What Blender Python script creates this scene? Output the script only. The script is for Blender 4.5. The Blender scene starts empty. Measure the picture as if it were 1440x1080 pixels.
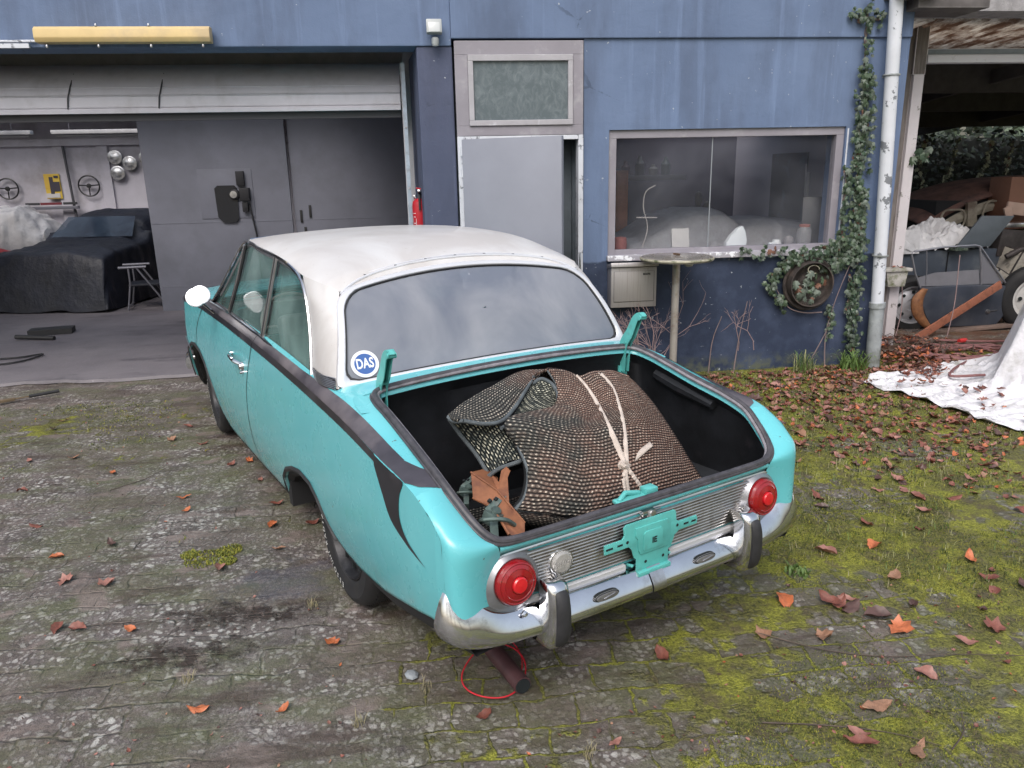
import bpy, bmesh, math, random
import numpy as np
from mathutils import Vector, Matrix, noise as mn
R = math.radians; PI = math.pi
rnd = random.Random(7)
scene = bpy.context.scene
COL = scene.collection

# ------------------------------------------------------------------ helpers
def V3(p): return np.array(p, float)

def cr(P, n, closed=False):
    """Catmull-Rom resample of points P to n points (chord-length parameter)."""
    P = np.asarray(P, float)
    if closed: P = np.vstack([P[-1], P, P[0], P[1]])
    else: P = np.vstack([2*P[0]-P[1], P, 2*P[-1]-P[-2]])
    d = np.linalg.norm(np.diff(P, axis=0), axis=1)**0.5 + 1e-9
    t = np.concatenate([[0], np.cumsum(d)])
    k = len(P)
    us = np.linspace(t[1], t[k-2], n + (1 if closed else 0))
    out = []
    for u in us:
        i = min(max(int(np.searchsorted(t, u, 'right')-1), 1), k-3)
        p0, p1, p2, p3 = P[i-1], P[i], P[i+1], P[i+2]; t0, t1, t2, t3 = t[i-1:i+3]
        a1 = (t1-u)/(t1-t0)*p0+(u-t0)/(t1-t0)*p1; a2 = (t2-u)/(t2-t1)*p1+(u-t1)/(t2-t1)*p2; a3 = (t3-u)/(t3-t2)*p2+(u-t2)/(t3-t2)*p3
        b1 = (t2-u)/(t2-t0)*a1+(u-t0)/(t2-t0)*a2; b2 = (t3-u)/(t3-t1)*a2+(u-t1)/(t3-t1)*a3
        out.append((t2-u)/(t2-t1)*b1+(u-t1)/(t2-t1)*b2)
    out = np.array(out)
    return out[:-1] if closed else out

def lin(P, n):
    P = np.asarray(P, float); d = np.concatenate([[0], np.cumsum(np.linalg.norm(np.diff(P, axis=0), axis=1))])
    u = np.linspace(0, d[-1], n)
    return np.stack([np.interp(u, d, P[:, k]) for k in range(P.shape[1])], 1)

def rotm(rx=0, ry=0, rz=0): return np.array((Matrix.Rotation(rz, 3, 'Z') @ Matrix.Rotation(ry, 3, 'Y') @ Matrix.Rotation(rx, 3, 'X')))

class MB:
    def __init__(s): s.v = []; s.f = []; s.m = []; s.uv = {}
    def add(s, vs, fs, mi=0, M=None, T=None):
        b = len(s.v)
        vs = np.asarray(vs, float)
        if M is not None: vs = vs @ np.asarray(M).T
        if T is not None: vs = vs + np.asarray(T, float)
        s.v.extend(map(tuple, vs)); s.f.extend([tuple(b+i for i in f) for f in fs]); s.m.extend([mi]*len(fs)); return s
    def box(s, c, d, r=(0, 0, 0), mi=0):
        x, y, z = [k/2 for k in d]
        vs = [(-x,-y,-z),(x,-y,-z),(x,y,-z),(-x,y,-z),(-x,-y,z),(x,-y,z),(x,y,z),(-x,y,z)]
        return s.add(vs, [(0,3,2,1),(4,5,6,7),(0,1,5,4),(1,2,6,5),(2,3,7,6),(3,0,4,7)], mi, rotm(*r), c)
    def span(s, a, b, mi=0):
        a = V3(a); b = V3(b); return s.box((a+b)/2, np.abs(b-a), mi=mi)
    def grid(s, G, mi=0, cu=False, cv=False, uv=None, flip=False):
        G = np.asarray(G, float); n, m = G.shape[:2]; fs = []
        for i in range(n if cu else n-1):
            for j in range(m if cv else m-1):
                a, b, c, d = i*m+j, i*m+(j+1) % m, ((i+1) % n)*m+(j+1) % m, ((i+1) % n)*m+j
                fs.append((a, d, c, b) if flip else (a, b, c, d))
        b0 = len(s.v); f0 = len(s.f)
        s.add(G.reshape(-1, 3), fs, mi)
        if uv is not None:
            U = np.asarray(uv).reshape(-1, 2)
            for k, fc in enumerate(fs): s.uv[f0+k] = [tuple(U[i]) for i in fc]
        return s
    def tube(s, P, r, n=8, closed=False, mi=0, caps=True, sx=1.0, up=None):
        P = np.asarray(P, float); k = len(P); rr = np.broadcast_to(np.asarray(r, float), (k,))
        T = (np.roll(P, -1, 0)-np.roll(P, 1, 0)) if closed else np.gradient(P, axis=0)
        T /= np.linalg.norm(T, axis=1)[:, None]+1e-12
        u = np.array(up if up is not None else ((0, 0, 1) if abs(T[0][2]) < .9 else (1, 0, 0)), float)
        rings = []
        for i in range(k):
            if up is not None: u = np.array(up, float)
            u = u-T[i]*(u@T[i]); u /= np.linalg.norm(u)+1e-12; w = np.cross(T[i], u)
            rings.append([P[i]+rr[i]*(math.cos(a)*u+sx*math.sin(a)*w) for a in np.linspace(0, 2*PI, n, endpoint=False)])
        b = len(s.v); s.grid(rings, mi, cu=closed, cv=True)
        if caps and not closed:
            s.f.append(tuple(b+i for i in range(n))); s.m.append(mi)
            s.f.append(tuple(b+(k-1)*n+i for i in reversed(range(n)))); s.m.append(mi)
        return s
    def lathe(s, prof, n=32, M=None, T=None, mi=0, mod=None):
        """prof: list of (radius, height) about local Z"""
        G = []
        for r, z in prof:
            G.append([( (r*(mod(a, r) if mod else 1))*math.cos(a), (r*(mod(a, r) if mod else 1))*math.sin(a), z) for a in np.linspace(0, 2*PI, n, endpoint=False)])
        G = np.array(G)
        if M is not None: G = G @ np.asarray(M).T
        if T is not None: G = G + np.asarray(T, float)
        return s.grid(G, mi, cv=True)
    def prism(s, poly, a, b, axis=1, mi=0, M=None, T=None):
        """polygon in the two other axes, extruded along axis from a to b"""
        n = len(poly); vs = []
        for h in (a, b):
            for p in poly:
                q = [p[0], p[1]]; q.insert(axis, h); vs.append(q)
        fs = [tuple(range(n)), tuple(range(2*n-1, n-1, -1))]+[(i, i+n, (i+1) % n+n, (i+1) % n) for i in range(n)]
        return s.add(vs, fs, mi, M, T)
    def merge(s, o, mi=0):
        b = len(s.v); f0 = len(s.f); s.v.extend(o.v); s.f.extend([tuple(b+i for i in f) for f in o.f]); s.m.extend([m+mi for m in o.m])
        for k, u in o.uv.items(): s.uv[f0+k] = u
        return s
    def build(s, name, mats, parent=None, smooth=True, angle=35, bevel=0, seg=2, solid=0, off=-1, sub=0, weld=0.0, recalc=False, loc=None):
        me = bpy.data.meshes.new(name); me.from_pydata(s.v, [], s.f)
        mats = mats if isinstance(mats, (list, tuple)) else [mats]
        for m in mats: me.materials.append(m)
        me.polygons.foreach_set('material_index', s.m)
        if s.uv:
            L = me.uv_layers.new(name='UVMap')
            for fi, us in s.uv.items():
                for li, u in zip(me.polygons[fi].loop_indices, us): L.data[li].uv = u
        if weld or recalc or bevel:
            bm = bmesh.new(); bm.from_mesh(me)
            if weld: bmesh.ops.remove_doubles(bm, verts=bm.verts, dist=weld)
            if recalc or bevel: bmesh.ops.recalc_face_normals(bm, faces=bm.faces)
            if bevel:
                es = [e for e in bm.edges if len(e.link_faces) == 2 and e.calc_face_angle(0) > R(30)]
                bmesh.ops.bevel(bm, geom=es, offset=bevel, segments=seg, profile=.6, affect='EDGES', clamp_overlap=True)
            bm.to_mesh(me); bm.free()
        if smooth:
            me.polygons.foreach_set('use_smooth', [True]*len(me.polygons)); me.set_sharp_from_angle(angle=R(angle))
        me.update()
        o = bpy.data.objects.new(name, me); COL.objects.link(o)
        if solid:
            md = o.modifiers.new('thick', 'SOLIDIFY'); md.thickness = solid; md.offset = off
        if sub:
            md = o.modifiers.new('sub', 'SUBSURF'); md.levels = md.render_levels = sub
        if parent is not None: o.parent = parent
        if loc is not None: o.location = loc
        return o

def tag(o, label=None, cat=None, group=None, kind=None):
    if label: o['label'] = label
    if cat: o['category'] = cat
    if group: o['group'] = group
    if kind: o['kind'] = kind
    return o

def thing(name, label, cat, loc=(0, 0, 0), rz=0, group=None):
    o = bpy.data.objects.new(name, None); COL.objects.link(o); o.empty_display_size = .1
    o.location = loc; o.rotation_euler = (0, 0, rz)
    return tag(o, label, cat, group)

def copy_tree(o, parent=None):
    c = o.copy(); COL.objects.link(c)
    if parent is not None: c.parent = parent
    for ch in [x for x in list(COL.objects) if x.parent == o]: copy_tree(ch, c)
    return c

def text_mesh(txt, size, bold=.0, ext=.0):
    cu = bpy.data.curves.new('t', 'FONT'); cu.body = txt; cu.size = size; cu.align_x = 'CENTER'; cu.align_y = 'CENTER'
    cu.offset = bold; cu.extrude = ext; cu.resolution_u = 3
    ob = bpy.data.objects.new('t', cu); COL.objects.link(ob)
    dg = bpy.context.evaluated_depsgraph_get(); me = bpy.data.meshes.new_from_object(ob.evaluated_get(dg))
    vs = [tuple(v.co) for v in me.vertices]; fs = [tuple(p.vertices) for p in me.polygons]
    bpy.data.objects.remove(ob); bpy.data.curves.remove(cu); bpy.data.meshes.remove(me)
    return vs, fs

# ------------------------------------------------------------------ materials
def lin3(c):
    return tuple(((x/255)/12.92 if x/255 <= .04045 else ((x/255+.055)/1.055)**2.4) for x in c)

class NT:
    def __init__(s, name):
        s.m = bpy.data.materials.new(name); s.m.use_nodes = True; s.t = s.m.node_tree; s.n = s.t.nodes; s.l = s.t.links
        s.b = s.n['Principled BSDF']; s.out = s.n['Material Output']
    def new(s, t, **k):
        n = s.n.new(t)
        for a, b in k.items(): setattr(n, a, b)
        return n
    def link(s, a, b): s.l.new(a, b)
    def setin(s, node, key, v):
        if hasattr(v, 'is_linked') or isinstance(v, bpy.types.NodeSocket): s.l.new(v, node.inputs[key])
        else: node.inputs[key].default_value = v
    def coord(s, kind='Object', scale=(1, 1, 1), loc=(0, 0, 0), rot=(0, 0, 0)):
        c = s.new('ShaderNodeTexCoord'); m = s.new('ShaderNodeMapping'); s.link(c.outputs[kind], m.inputs[0])
        m.inputs['Scale'].default_value = scale; m.inputs['Location'].default_value = loc; m.inputs['Rotation'].default_value = rot
        return m.outputs[0]
    def noise(s, vec, scale, detail=4, rough=.55, dist=0):
        n = s.new('ShaderNodeTexNoise'); s.link(vec, n.inputs['Vector']); n.inputs['Scale'].default_value = scale
        n.inputs['Detail'].default_value = detail; n.inputs['Roughness'].default_value = rough; n.inputs['Distortion'].default_value = dist
        return n.outputs['Fac']
    def voro(s, vec, scale, feature='F1', rand=1):
        n = s.new('ShaderNodeTexVoronoi', feature=feature); s.link(vec, n.inputs['Vector']); n.inputs['Scale'].default_value = scale
        n.inputs['Randomness'].default_value = rand
        return n
    def ramp(s, f, stops, interp='LINEAR'):
        r = s.new('ShaderNodeValToRGB'); r.color_ramp.interpolation = interp; e = r.color_ramp.elements
        while len(e) < len(stops): e.new(.5)
        for k, (p, c) in enumerate(stops):
            e[k].position = p; e[k].color = (c, c, c, 1) if isinstance(c, (int, float)) else (*c, 1)
        s.link(f, r.inputs[0]); return r.outputs['Color']
    def mix(s, f, a, b, mode='MIX'):
        m = s.new('ShaderNodeMix', data_type='RGBA', blend_type=mode)
        s.setin(m, 0, f)
        for k, v in ((6, a), (7, b)):
            if isinstance(v, bpy.types.NodeSocket): s.l.new(v, m.inputs[k])
            else: m.inputs[k].default_value = (*v, 1) if len(v) == 3 else v
        return m.outputs[2]
    def math(s, op, a, b=None, c=None, clamp=False):
        m = s.new('ShaderNodeMath', operation=op, use_clamp=clamp)
        for k, v in enumerate((a, b, c)):
            if v is not None: s.setin(m, k, v)
        return m.outputs[0]
    def bump(s, h, strength=.3, dist=.01, prev=None):
        b = s.new('ShaderNodeBump'); b.inputs['Strength'].default_value = strength; b.inputs['Distance'].default_value = dist
        s.link(h, b.inputs['Height'])
        if prev is not None: s.link(prev, b.inputs['Normal'])
        return b.outputs[0]
    def col(s, v): s.setin(s.b, 'Base Color', v if isinstance(v, bpy.types.NodeSocket) else (*v, 1))
    def set(s, **k):
        for a, v in k.items(): s.setin(s.b, a.replace('_', ' '), v)
        return s

def M(name, c, rough=.6, metal=0, var=.0, vs=8, bump=0, bs=60, bd=.003, dirt=None, ds=3, dlo=.5, dhi=.7, spec=.5, coat=0, alpha=1, rv=0, stretch=(1, 1, 1)):
    """General worn surface: colour with noise variation, optional dirt colour patches, fine bump."""
    t = NT(name); t.set(Roughness=rough, Metallic=metal, Coat_Weight=coat, Alpha=alpha); t.b.inputs['Specular IOR Level'].default_value = spec
    v = t.coord('Object', stretch)
    col = None
    if var:
        f = t.noise(v, vs, 5, .6); col = t.mix(t.ramp(f, [(.3, 0.0), (.7, 1.0)]), tuple(max(0, x*(1-var)) for x in c), tuple(min(1, x*(1+var)) for x in c))
    if dirt is not None:
        f = t.ramp(t.noise(v, ds, 6, .65), [(dlo, 0.0), (dhi, 1.0)]); col = t.mix(f, col if col is not None else c, dirt)
        if rv: t.set(Roughness=t.math('MULTIPLY_ADD', f, rv, rough))
    t.col(col if col is not None else c)
    if bump: t.link(t.bump(t.noise(v, bs, 4, .6), bump, bd), t.b.inputs['Normal'])
    return t.m

def glass(name, c=(.5, .55, .55), alpha=.25, rough=.03, foggy=None, fog_scale=2, fog_a=.6):
    """Pane: tinted see-through sheet with a glossy face; foggy adds a milky film in patches."""
    t = NT(name); v = t.coord('Object')
    t.set(Roughness=rough); t.b.inputs['IOR'].default_value = 1.5
    t.col(c)
    if foggy is not None:
        f = t.ramp(t.noise(v, fog_scale, 5, .55, .4), [(.35, 0.0), (.65, 1.0)])
        t.col(t.mix(f, c, foggy)); t.set(Alpha=t.math('MULTIPLY_ADD', f, fog_a-alpha, alpha))
    else: t.set(Alpha=alpha)
    return t.m

# paint and metals
def paint_teal():
    t = NT('teal_paint'); v = t.coord('Object')
    base = (.115, .480, .530)
    c = t.mix(t.ramp(t.noise(v, 2.2, 5, .6), [(.35, 0.0), (.7, 1.0)]), base, (.150, .515, .560))
    # faint dull film and grey-brown grime low on the panels
    sep = t.new('ShaderNodeSeparateXYZ'); t.link(v, sep.inputs[0])
    low = t.math('MULTIPLY', t.math('SUBTRACT', 1.0, t.math('MULTIPLY', t.math('SUBTRACT', sep.outputs[2], .18), 4.5), clamp=True), .6, clamp=True)
    g = t.math('MULTIPLY', low, t.ramp(t.noise(v, 5, 7, .7), [(.42, 0.0), (.68, 1.0)]), clamp=True)
    c = t.mix(g, c, (.26, .25, .23))
    ch = t.ramp(t.noise(v, 34, 3, .5), [(.735, 0.0), (.75, 1.0)])
    c = t.mix(ch, c, (.10, .07, .05))
    rust = t.math('MULTIPLY', t.ramp(t.noise(v, 9, 8, .75), [(.64, 0.0), (.72, 1.0)]), low, clamp=True)
    c = t.mix(rust, c, (.16, .08, .045))
    t.col(c); t.set(Roughness=t.math('MULTIPLY_ADD', t.noise(v, 6, 5), .26, .14), Coat_Weight=.55, Coat_Roughness=.10)
    t.link(t.bump(t.noise(v, 420, 2), .04, .0008, t.bump(t.noise(v, 2.4, 0), .14, .02)), t.b.inputs['Normal'])
    return t.m
def paint_cream():
    t = NT('cream_paint'); v = t.coord('Object')
    c = t.mix(t.ramp(t.noise(v, 1.7, 6, .62, .5), [(.42, 0.0), (.60, 1.0)]), (.50, .475, .465), (.60, .59, .59))
    sp = t.ramp(t.noise(v, 60, 3, .6), [(.70, 0.0), (.73, 1.0)]); c = t.mix(t.math('MULTIPLY', sp, .5), c, (.25, .22, .2))
    sc = t.ramp(t.noise(t.coord('Object', (3, 14, 8)), 5, 6, .7), [(.69, 0.0), (.71, 1.0)]); c = t.mix(t.math('MULTIPLY', sc, .6), c, (.2, .15, .14))
    t.col(c); t.set(Roughness=t.math('MULTIPLY_ADD', t.noise(v, 5, 4), .3, .22), Coat_Weight=.2)
    t.link(t.bump(t.noise(v, 300, 2), .05, .0008), t.b.inputs['Normal'])
    return t.m
TEAL = paint_teal(); CREAM = paint_cream()
BLACKP = M('black_trim_paint', (.018, .018, .024), .32, var=.3, dirt=(.09, .08, .09), ds=3, dlo=.5, dhi=.75, rv=.2)
BANDTOP = M('grey_black_band_paint', (.05, .045, .055), .33, var=.3, dirt=(.16, .14, .15), ds=2.5, dlo=.45, dhi=.7, rv=.15)
CHROME = M('aged_chrome', (.62, .63, .66), .10, 1, var=.10, vs=9, dirt=(.30, .28, .27), ds=11, dlo=.55, dhi=.85, rv=.35)
CHROMED = M('dull_chrome', (.50, .50, .52), .30, 1, var=.15, vs=20, dirt=(.2, .18, .16), ds=18, dlo=.5, dhi=.8, rv=.3)
ALU = M('pitted_aluminium', (.58, .56, .54), .32, 1, var=.15, vs=14, dirt=(.27, .23, .19), ds=24, dlo=.5, dhi=.8, rv=.25)
WTRIM = M('white_metal_trim', (.70, .70, .73), .28, .35, var=.05, dirt=(.45, .43, .42), ds=8, dlo=.6, dhi=.8)
RUBBER = M('black_rubber', (.022, .022, .025), .62, var=.3, vs=20, bump=.2, bs=120)
SEAL = M('seal_rubber', (.055, .052, .06), .5, var=.4, vs=30)
SEAL2 = M('seal_grey_lip', (.20, .19, .21), .45, var=.3, vs=30)
DARKIN = M('black_boot_lining', (.010, .011, .014), .55, var=.5, vs=6, bump=.3, bs=14, bd=.01, dirt=(.03, .025, .03), ds=7, dlo=.6, dhi=.8)
UNDER = M('underbody_black', (.012, .012, .014), .8)
# ------------------------------------------------------------------ the turquoise car (car frame: X right, Y forward, Z up)
CAR = thing('vintage_car', 'turquoise two-door vintage saloon with cream roof and its boot standing open', 'car', (.769, 2.216, 0), R(25.61))

PY = [.09, .12, .15, .2, .28, .36, .6, 3.2, 4.2, 4.38, 4.50, 4.58, 4.62]
PX = [.755, .762, .77, .778, .785, .79, .795, .795, .79, .765, .71, .63, .54]
def sideX(y, z): return np.interp(y, PY, PX)-.19*max(0, z-.62)**2-.35*max(0, .6-z)**2
ZSy = [.09, .12, .15, .17, .21, .28, .36, .54, .86, 1.18, 1.59, 2.2, 3.1, 3.7, 4.3, 4.5, 4.62]
ZSz = [.30, .35, .40, .700, .746, .782, .808, .827, .862, .885, .908, .931, .950, .942, .900, .87, .83]
_zs = cr(np.stack([ZSy, ZSz], 1)[3:], 200)
def zs(y): return float(np.interp(y, _zs[:, 0], _zs[:, 1])) if y > .17 else float(np.interp(y, ZSy, ZSz))
ZL = [(.09, .40), (.27, .395), (.46, .345), (.69, .282), (.82, .262), (.96, .242), (1.09, .246), (1.21, .27), (1.28, .32), (1.34, .40), (1.41, .443), (1.55, .452), (1.685, .425),
      (1.834, .37), (1.93, .30), (1.975, .20), (2.1, .185), (2.6, .17), (3.30, .17), (3.40, .24), (3.47, .42), (3.58, .54), (3.72, .60), (3.88, .62), (4.04, .60), (4.20, .54), (4.30, .42), (4.36, .30), (4.42, .27), (4.62, .30)]
def zl(y): return float(np.interp(y, [p[0] for p in ZL], [p[1] for p in ZL]))
def sp(y, z, off=0.0, sg=-1):
    """point on the body side, pushed outward by off"""
    x = sideX(y, z); dz = (sideX(y, z+.01)-sideX(y, z-.01))/.02; dy = (sideX(y+.01, z)-sideX(y-.01, z))/.02
    n = np.array([1, -dy, -dz]); n /= np.linalg.norm(n)
    return np.array([sg*(x+n[0]*off), y+n[1]*off, z+n[2]*off])
def Adeck(y): return float(np.interp(y, [.31, .5, .8, 1.0, 2.0, 3.4, 4.2, 4.6], [0, .018, .045, .058, .055, .045, .03, .02]))
def hdeck(x, y):
    e = sideX(y, zs(y)); a = abs(x)
    return zs(y)+Adeck(y)*(1-math.exp(-max(0, e-a)/.03))+.046*np.interp(y, [.3, .9, 3.3, 4.6], [0, 1, 1.0, 1.5])*max(0, 1-(a/.76)**2)

def both(fn):
    """build the same sub-mesh on both sides into one MB"""
    mb = MB()
    for sg in (-1, 1): fn(mb, sg)
    return mb

# body shell: sides, fender tops, rear corners, boot deck, bonnet, rear face
def sstep0(a, b, x): t = max(0.0, min(1.0, (x-a)/(b-a))); return t*t*(3-2*t)
def body():
    mb = MB()
    ys = np.unique(np.concatenate([np.linspace(.15, .22, 26), np.linspace(.22, .36, 10), np.linspace(.36, 4.3, 170), np.linspace(4.3, 4.62, 12), [p[0] for p in ZL if p[0] > .15]]))
    vv = np.concatenate([[0, .015, .04], np.linspace(.08, .94, 14), [.975, 1]])
    for sg in (-1, 1):
        G = [[sp(y, zs(y)+(zl(y)-zs(y))*v, 0, sg) for v in vv] for y in ys]
        mb.grid(G, 0, flip=sg > 0)
        # rolled lower edge
        G = []
        for y in ys:
            p = sp(y, zl(y), 0, sg); G.append([p, p+[-sg*.012, 0, -.004], p+[-sg*.03, 0, .004]])
        mb.grid(G, 0, flip=sg > 0)
        # top strip from crest to the inner line
        inner = [(.73, 4.62), (.73, 4.3), (.73, 3.4), (.73, 2.0), (.735, 1.3), (.73, 1.12), (.705, 1.04), (.678, .985), (.668, .95), (.664, .88), (.666, .80), (.673, .60), (.684, .42), (.685, .312)]
        rows = []
        for x, y in cr(inner, 120):
            e = sideX(y, zs(y)); 
            if y > 4.3: x = min(x, e-.03)
            rows.append([(sg*(e+(x-e)*t), y, hdeck(e+(x-e)*t, y)) for t in np.linspace(0, 1, 12)])
        mb.grid(rows, 0, flip=sg < 0)
        C = [(zz_y, zs(zz_y)) for zz_y in (.312, .28, .24, .21, .19, .17)]+[(.1663, .645), (.163, .595), (.1567, .50), (.15, .40)]
        Cx = [(sideX(y, z), y, z) for y, z in C]
        I = cr([(.685, .312, .800), (.672, .25, .757), (.655, .19, .715), (.635, .148, .683), (.61, .122, .662), (.597, .128, .63), (.596, .143, .55), (.60, .145, .40)], len(C)*3)
        Cx = cr(Cx, len(C)*3); rows = []
        for k_, (c, i) in enumerate(zip(Cx, I)):
            r_ = []; w_ = k_/(len(Cx)-1); dn = sstep0(.25, .6, w_)
            for t in np.linspace(0, 1, 16):
                p = c+(i-c)*t; b = 4*t*(1-t)*.020; q_ = math.sin(PI*min(1, t)**.55)*.032*dn; p = p+np.array([.5*b+.25*q_*(1-t), -.5*b-q_, .6*b*(1-.5*dn)]); r_.append((sg*p[0], p[1], p[2]))
            rows.append(r_)
        mb.grid(rows, 0, flip=sg < 0)
    # cowl between rear window and boot
    rows = []
    for k, t in enumerate(np.linspace(0, 1, 9)):
        xe = float(np.interp(t, [0, .35, 1], [.676, .703, .73])); ye = float(np.interp(t, [0, .35, 1], [.982, 1.035, 1.12]))
        rows.append([(u*(xe+.006), ye-.02*(1-u*u)*1.0, hdeck(u*xe, ye)-.0012*u**10) for u in np.linspace(-1, 1, 41)])
    mb.grid(rows, 0)
    # panel under the rear window and behind side windows up to the scuttle
    rows = [[(u*.73, y, hdeck(u*.73, y)-.0) for u in np.linspace(-1, 1, 25)] for y in np.linspace(3.40, 4.62, 26)]
    for r_ in rows:
        for k, p in enumerate(r_):
            y = p[1]; e = sideX(y, zs(y))-.03
            if abs(p[0]) > e: r_[k] = (math.copysign(e, p[0]), y, hdeck(e, y))
    mb.grid(rows, 0)
    # front face
    rows = []
    for t in np.linspace(0, 1, 14):
        z0 = .30+(.83-.30)*t
        rows.append([(u*.54, 4.62+.05*(1-u**4), z0+ (.03*(1-u*u) if t > .9 else 0)) for u in np.linspace(-1, 1, 21)])
    mb.grid(rows, 0)
    # rear face
    rows = [[(u*.598, .145+.010*(u*u-1), z) for u in np.linspace(-1, 1, 21)] for z in (.615, .6, .55, .5, .42, .36)]
    mb.grid(rows, 0)
    rows = [[(u*.598, y+.010*(u*u-1), z) for u in np.linspace(-1, 1, 21)] for y, z in ((.145, .615), (.128, .632), (.122, .645), (.128, .652), (.146, .652), (.150, .63))]
    mb.grid(rows, 0)
    # boot opening flange (teal return below the seal)
    O = boot_outline(140); In = O.copy(); cen = np.array([0, .55, 0]); d = O-cen; d[:, 2] = 0; d /= np.linalg.norm(d, axis=1)[:, None]
    mb.grid([O, O-d*.012+[0, 0, -.006], O-d*.016+[0, 0, -.022]], 0, cv=True)
    k = [i for i in range(len(O)) if O[i][1] > .80]; k = [i for i in k]
    for a in range(len(O)):
        b = (a+1) % len(O)
        if O[a][1] > .8 and O[b][1] > .8: mb.grid([[O[a]-[0, 0, .003], O[b]-[0, 0, .003]], [O[a]+d[a]*.075-[0, 0, .004], O[b]+d[b]*.075-[0, 0, .004]]], 0)
    return mb
def boot_outline(n):
    L = [(.664, .88), (.666, .80), (.673, .60), (.684, .42), (.685, .312)]
    half = [(x, y, hdeck(x, y)) for x, y in [(.56, .974), (.615, .972), (.648, .950)]+L]+[(.674, .25, .757), (.658, .19, .715), (.637, .150, .684), (.61, .132, .664), (.575, .126, .655), (.45, .122, .652)]
    left = [(-x, y, z) for x, y, z in half]
    mid_r = [(.2, .120, .652), (0, .120, .652), (-.2, .120, .652)]
    mid_f = [(-.42, .970, hdeck(.42, .970)), (-.2, .964, hdeck(.2, .964)), (0, .962, hdeck(0, .962)), (.2, .964, hdeck(.2, .964)), (.42, .970, hdeck(.42, .970))]
    return cr(half+mid_r+left[::-1]+mid_f, n, closed=True)
body().build('body', TEAL, CAR, weld=.0015, recalc=False, angle=72)

# black lower skirt and arch lips, closed underbody, wheelhouses
def skirt(mb, sg):
    G = []
    for y in np.linspace(.10, 4.6, 220):
        p = sp(y, zl(y), -.012, sg); q = zl(y)
        d = .075 if not (1.25 < y < 1.98 or 3.38 < y < 4.38) else .04
        G.append([p+[0, 0, .012], p+[-sg*.004, 0, -d*.5], p+[-sg*.028, 0, -d], p+[-sg*.20, 0, -d+.02]])
    mb.grid(G, 0)
both(skirt).build('skirt_and_sill_shade', UNDER, CAR)  # black valance skirt; along the sills it stands in for rocker shade
def lips(mb, sg, span_):
    for ya, yb in (span_,):
        G = []
        for y in np.linspace(ya, yb, 70):
            z = zl(y); k = .020*min(1, (y-ya)*12, (yb-y)*25)+.003
            G.append([sp(y, z-.004, .004, sg), sp(y, z+k*.5, .010, sg), sp(y, z+k, .002, sg)])
        mb.grid(G, 0, flip=sg < 0)
for sg in (-1, 1):
    for span_ in ((1.20, 1.97), (3.42, 4.36)): mb = MB(); lips(mb, sg, span_); mb.build('arch_lip', RUBBER, CAR)
mb = MB()
mb.span((-.66, 1.98, .16), (.66, 3.32, .30)); mb.span((-.62, .16, .30), (.62, .82, .36)); mb.span((-.52, 1.0, .25), (.52, 2, .36)); mb.span((-.5, 3.3, .25), (.5, 4.5, .5))
for sg in (-1, 1):
    mb.span((sg*.74, 1.92, .14), (sg*.50, 1.975, .50)); mb.span((sg*.75, 1.02, .5), (sg*.5, 1.95, .56)); mb.span((sg*.50, 1.02, .26), (sg*.48, 1.95, .55))
    mb.span((sg*.74, 3.3, .2), (sg*.46, 3.34, .68)); mb.span((sg*.74, 3.3, .66), (sg*.46, 4.36, .69)); mb.span((sg*.48, 3.3, .25), (sg*.46, 4.36, .68))
mb.build('underbody', UNDER, CAR, smooth=False)

# boot tub
O = boot_outline(90); cen = np.array([0, .55, 0]); d = O-cen; d[:, 2] = 0; d /= np.linalg.norm(d, axis=1)[:, None]
r1 = O-d*.016+[0, 0, -.021]; r2 = O+d*.03+[0, 0, -.075]; r2[:, 1] = np.clip(r2[:, 1], .15, 1.0)
r3 = r2.copy(); r3[:, 2] = .46; r3[:, 0] *= 1.04; r4 = r2.copy()*[.9, 1, 1]; r4[:, 2] = .385
r5 = (r4-[0, .55, 0])*[.5, .5, 1]+[0, .55, 0]; r6 = r5*[.0, 0, 1]+[0, .55, 0]
mb = MB(); mb.grid([r1, r2, (r2+r3)/2, r3, r4, r5, r6], 0, cv=True)
for sg in (-1, 1): mb.tube([(sg*.70, .86, .83), (sg*.705, .72, .80), (sg*.69, .5, .77)], [.03, .035, .02], 10)
mb.build('boot_lining', DARKIN, CAR, weld=.001)

# boot seal
mb = MB(); O = boot_outline(200); d = O-cen; d[:, 2] = 0; d /= np.linalg.norm(d, axis=1)[:, None]
mb.tube(O-d*.006+[0, 0, .010], .0125, 10, closed=True); mb.tube(O-d*.016+[0, 0, .006], .009, 8, closed=True, mi=1); mb.tube(O+d*.008+[0, 0, .003], .0055, 8, closed=True, mi=0)
mb.build('boot_seal', [SEAL, SEAL2], CAR)

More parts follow.
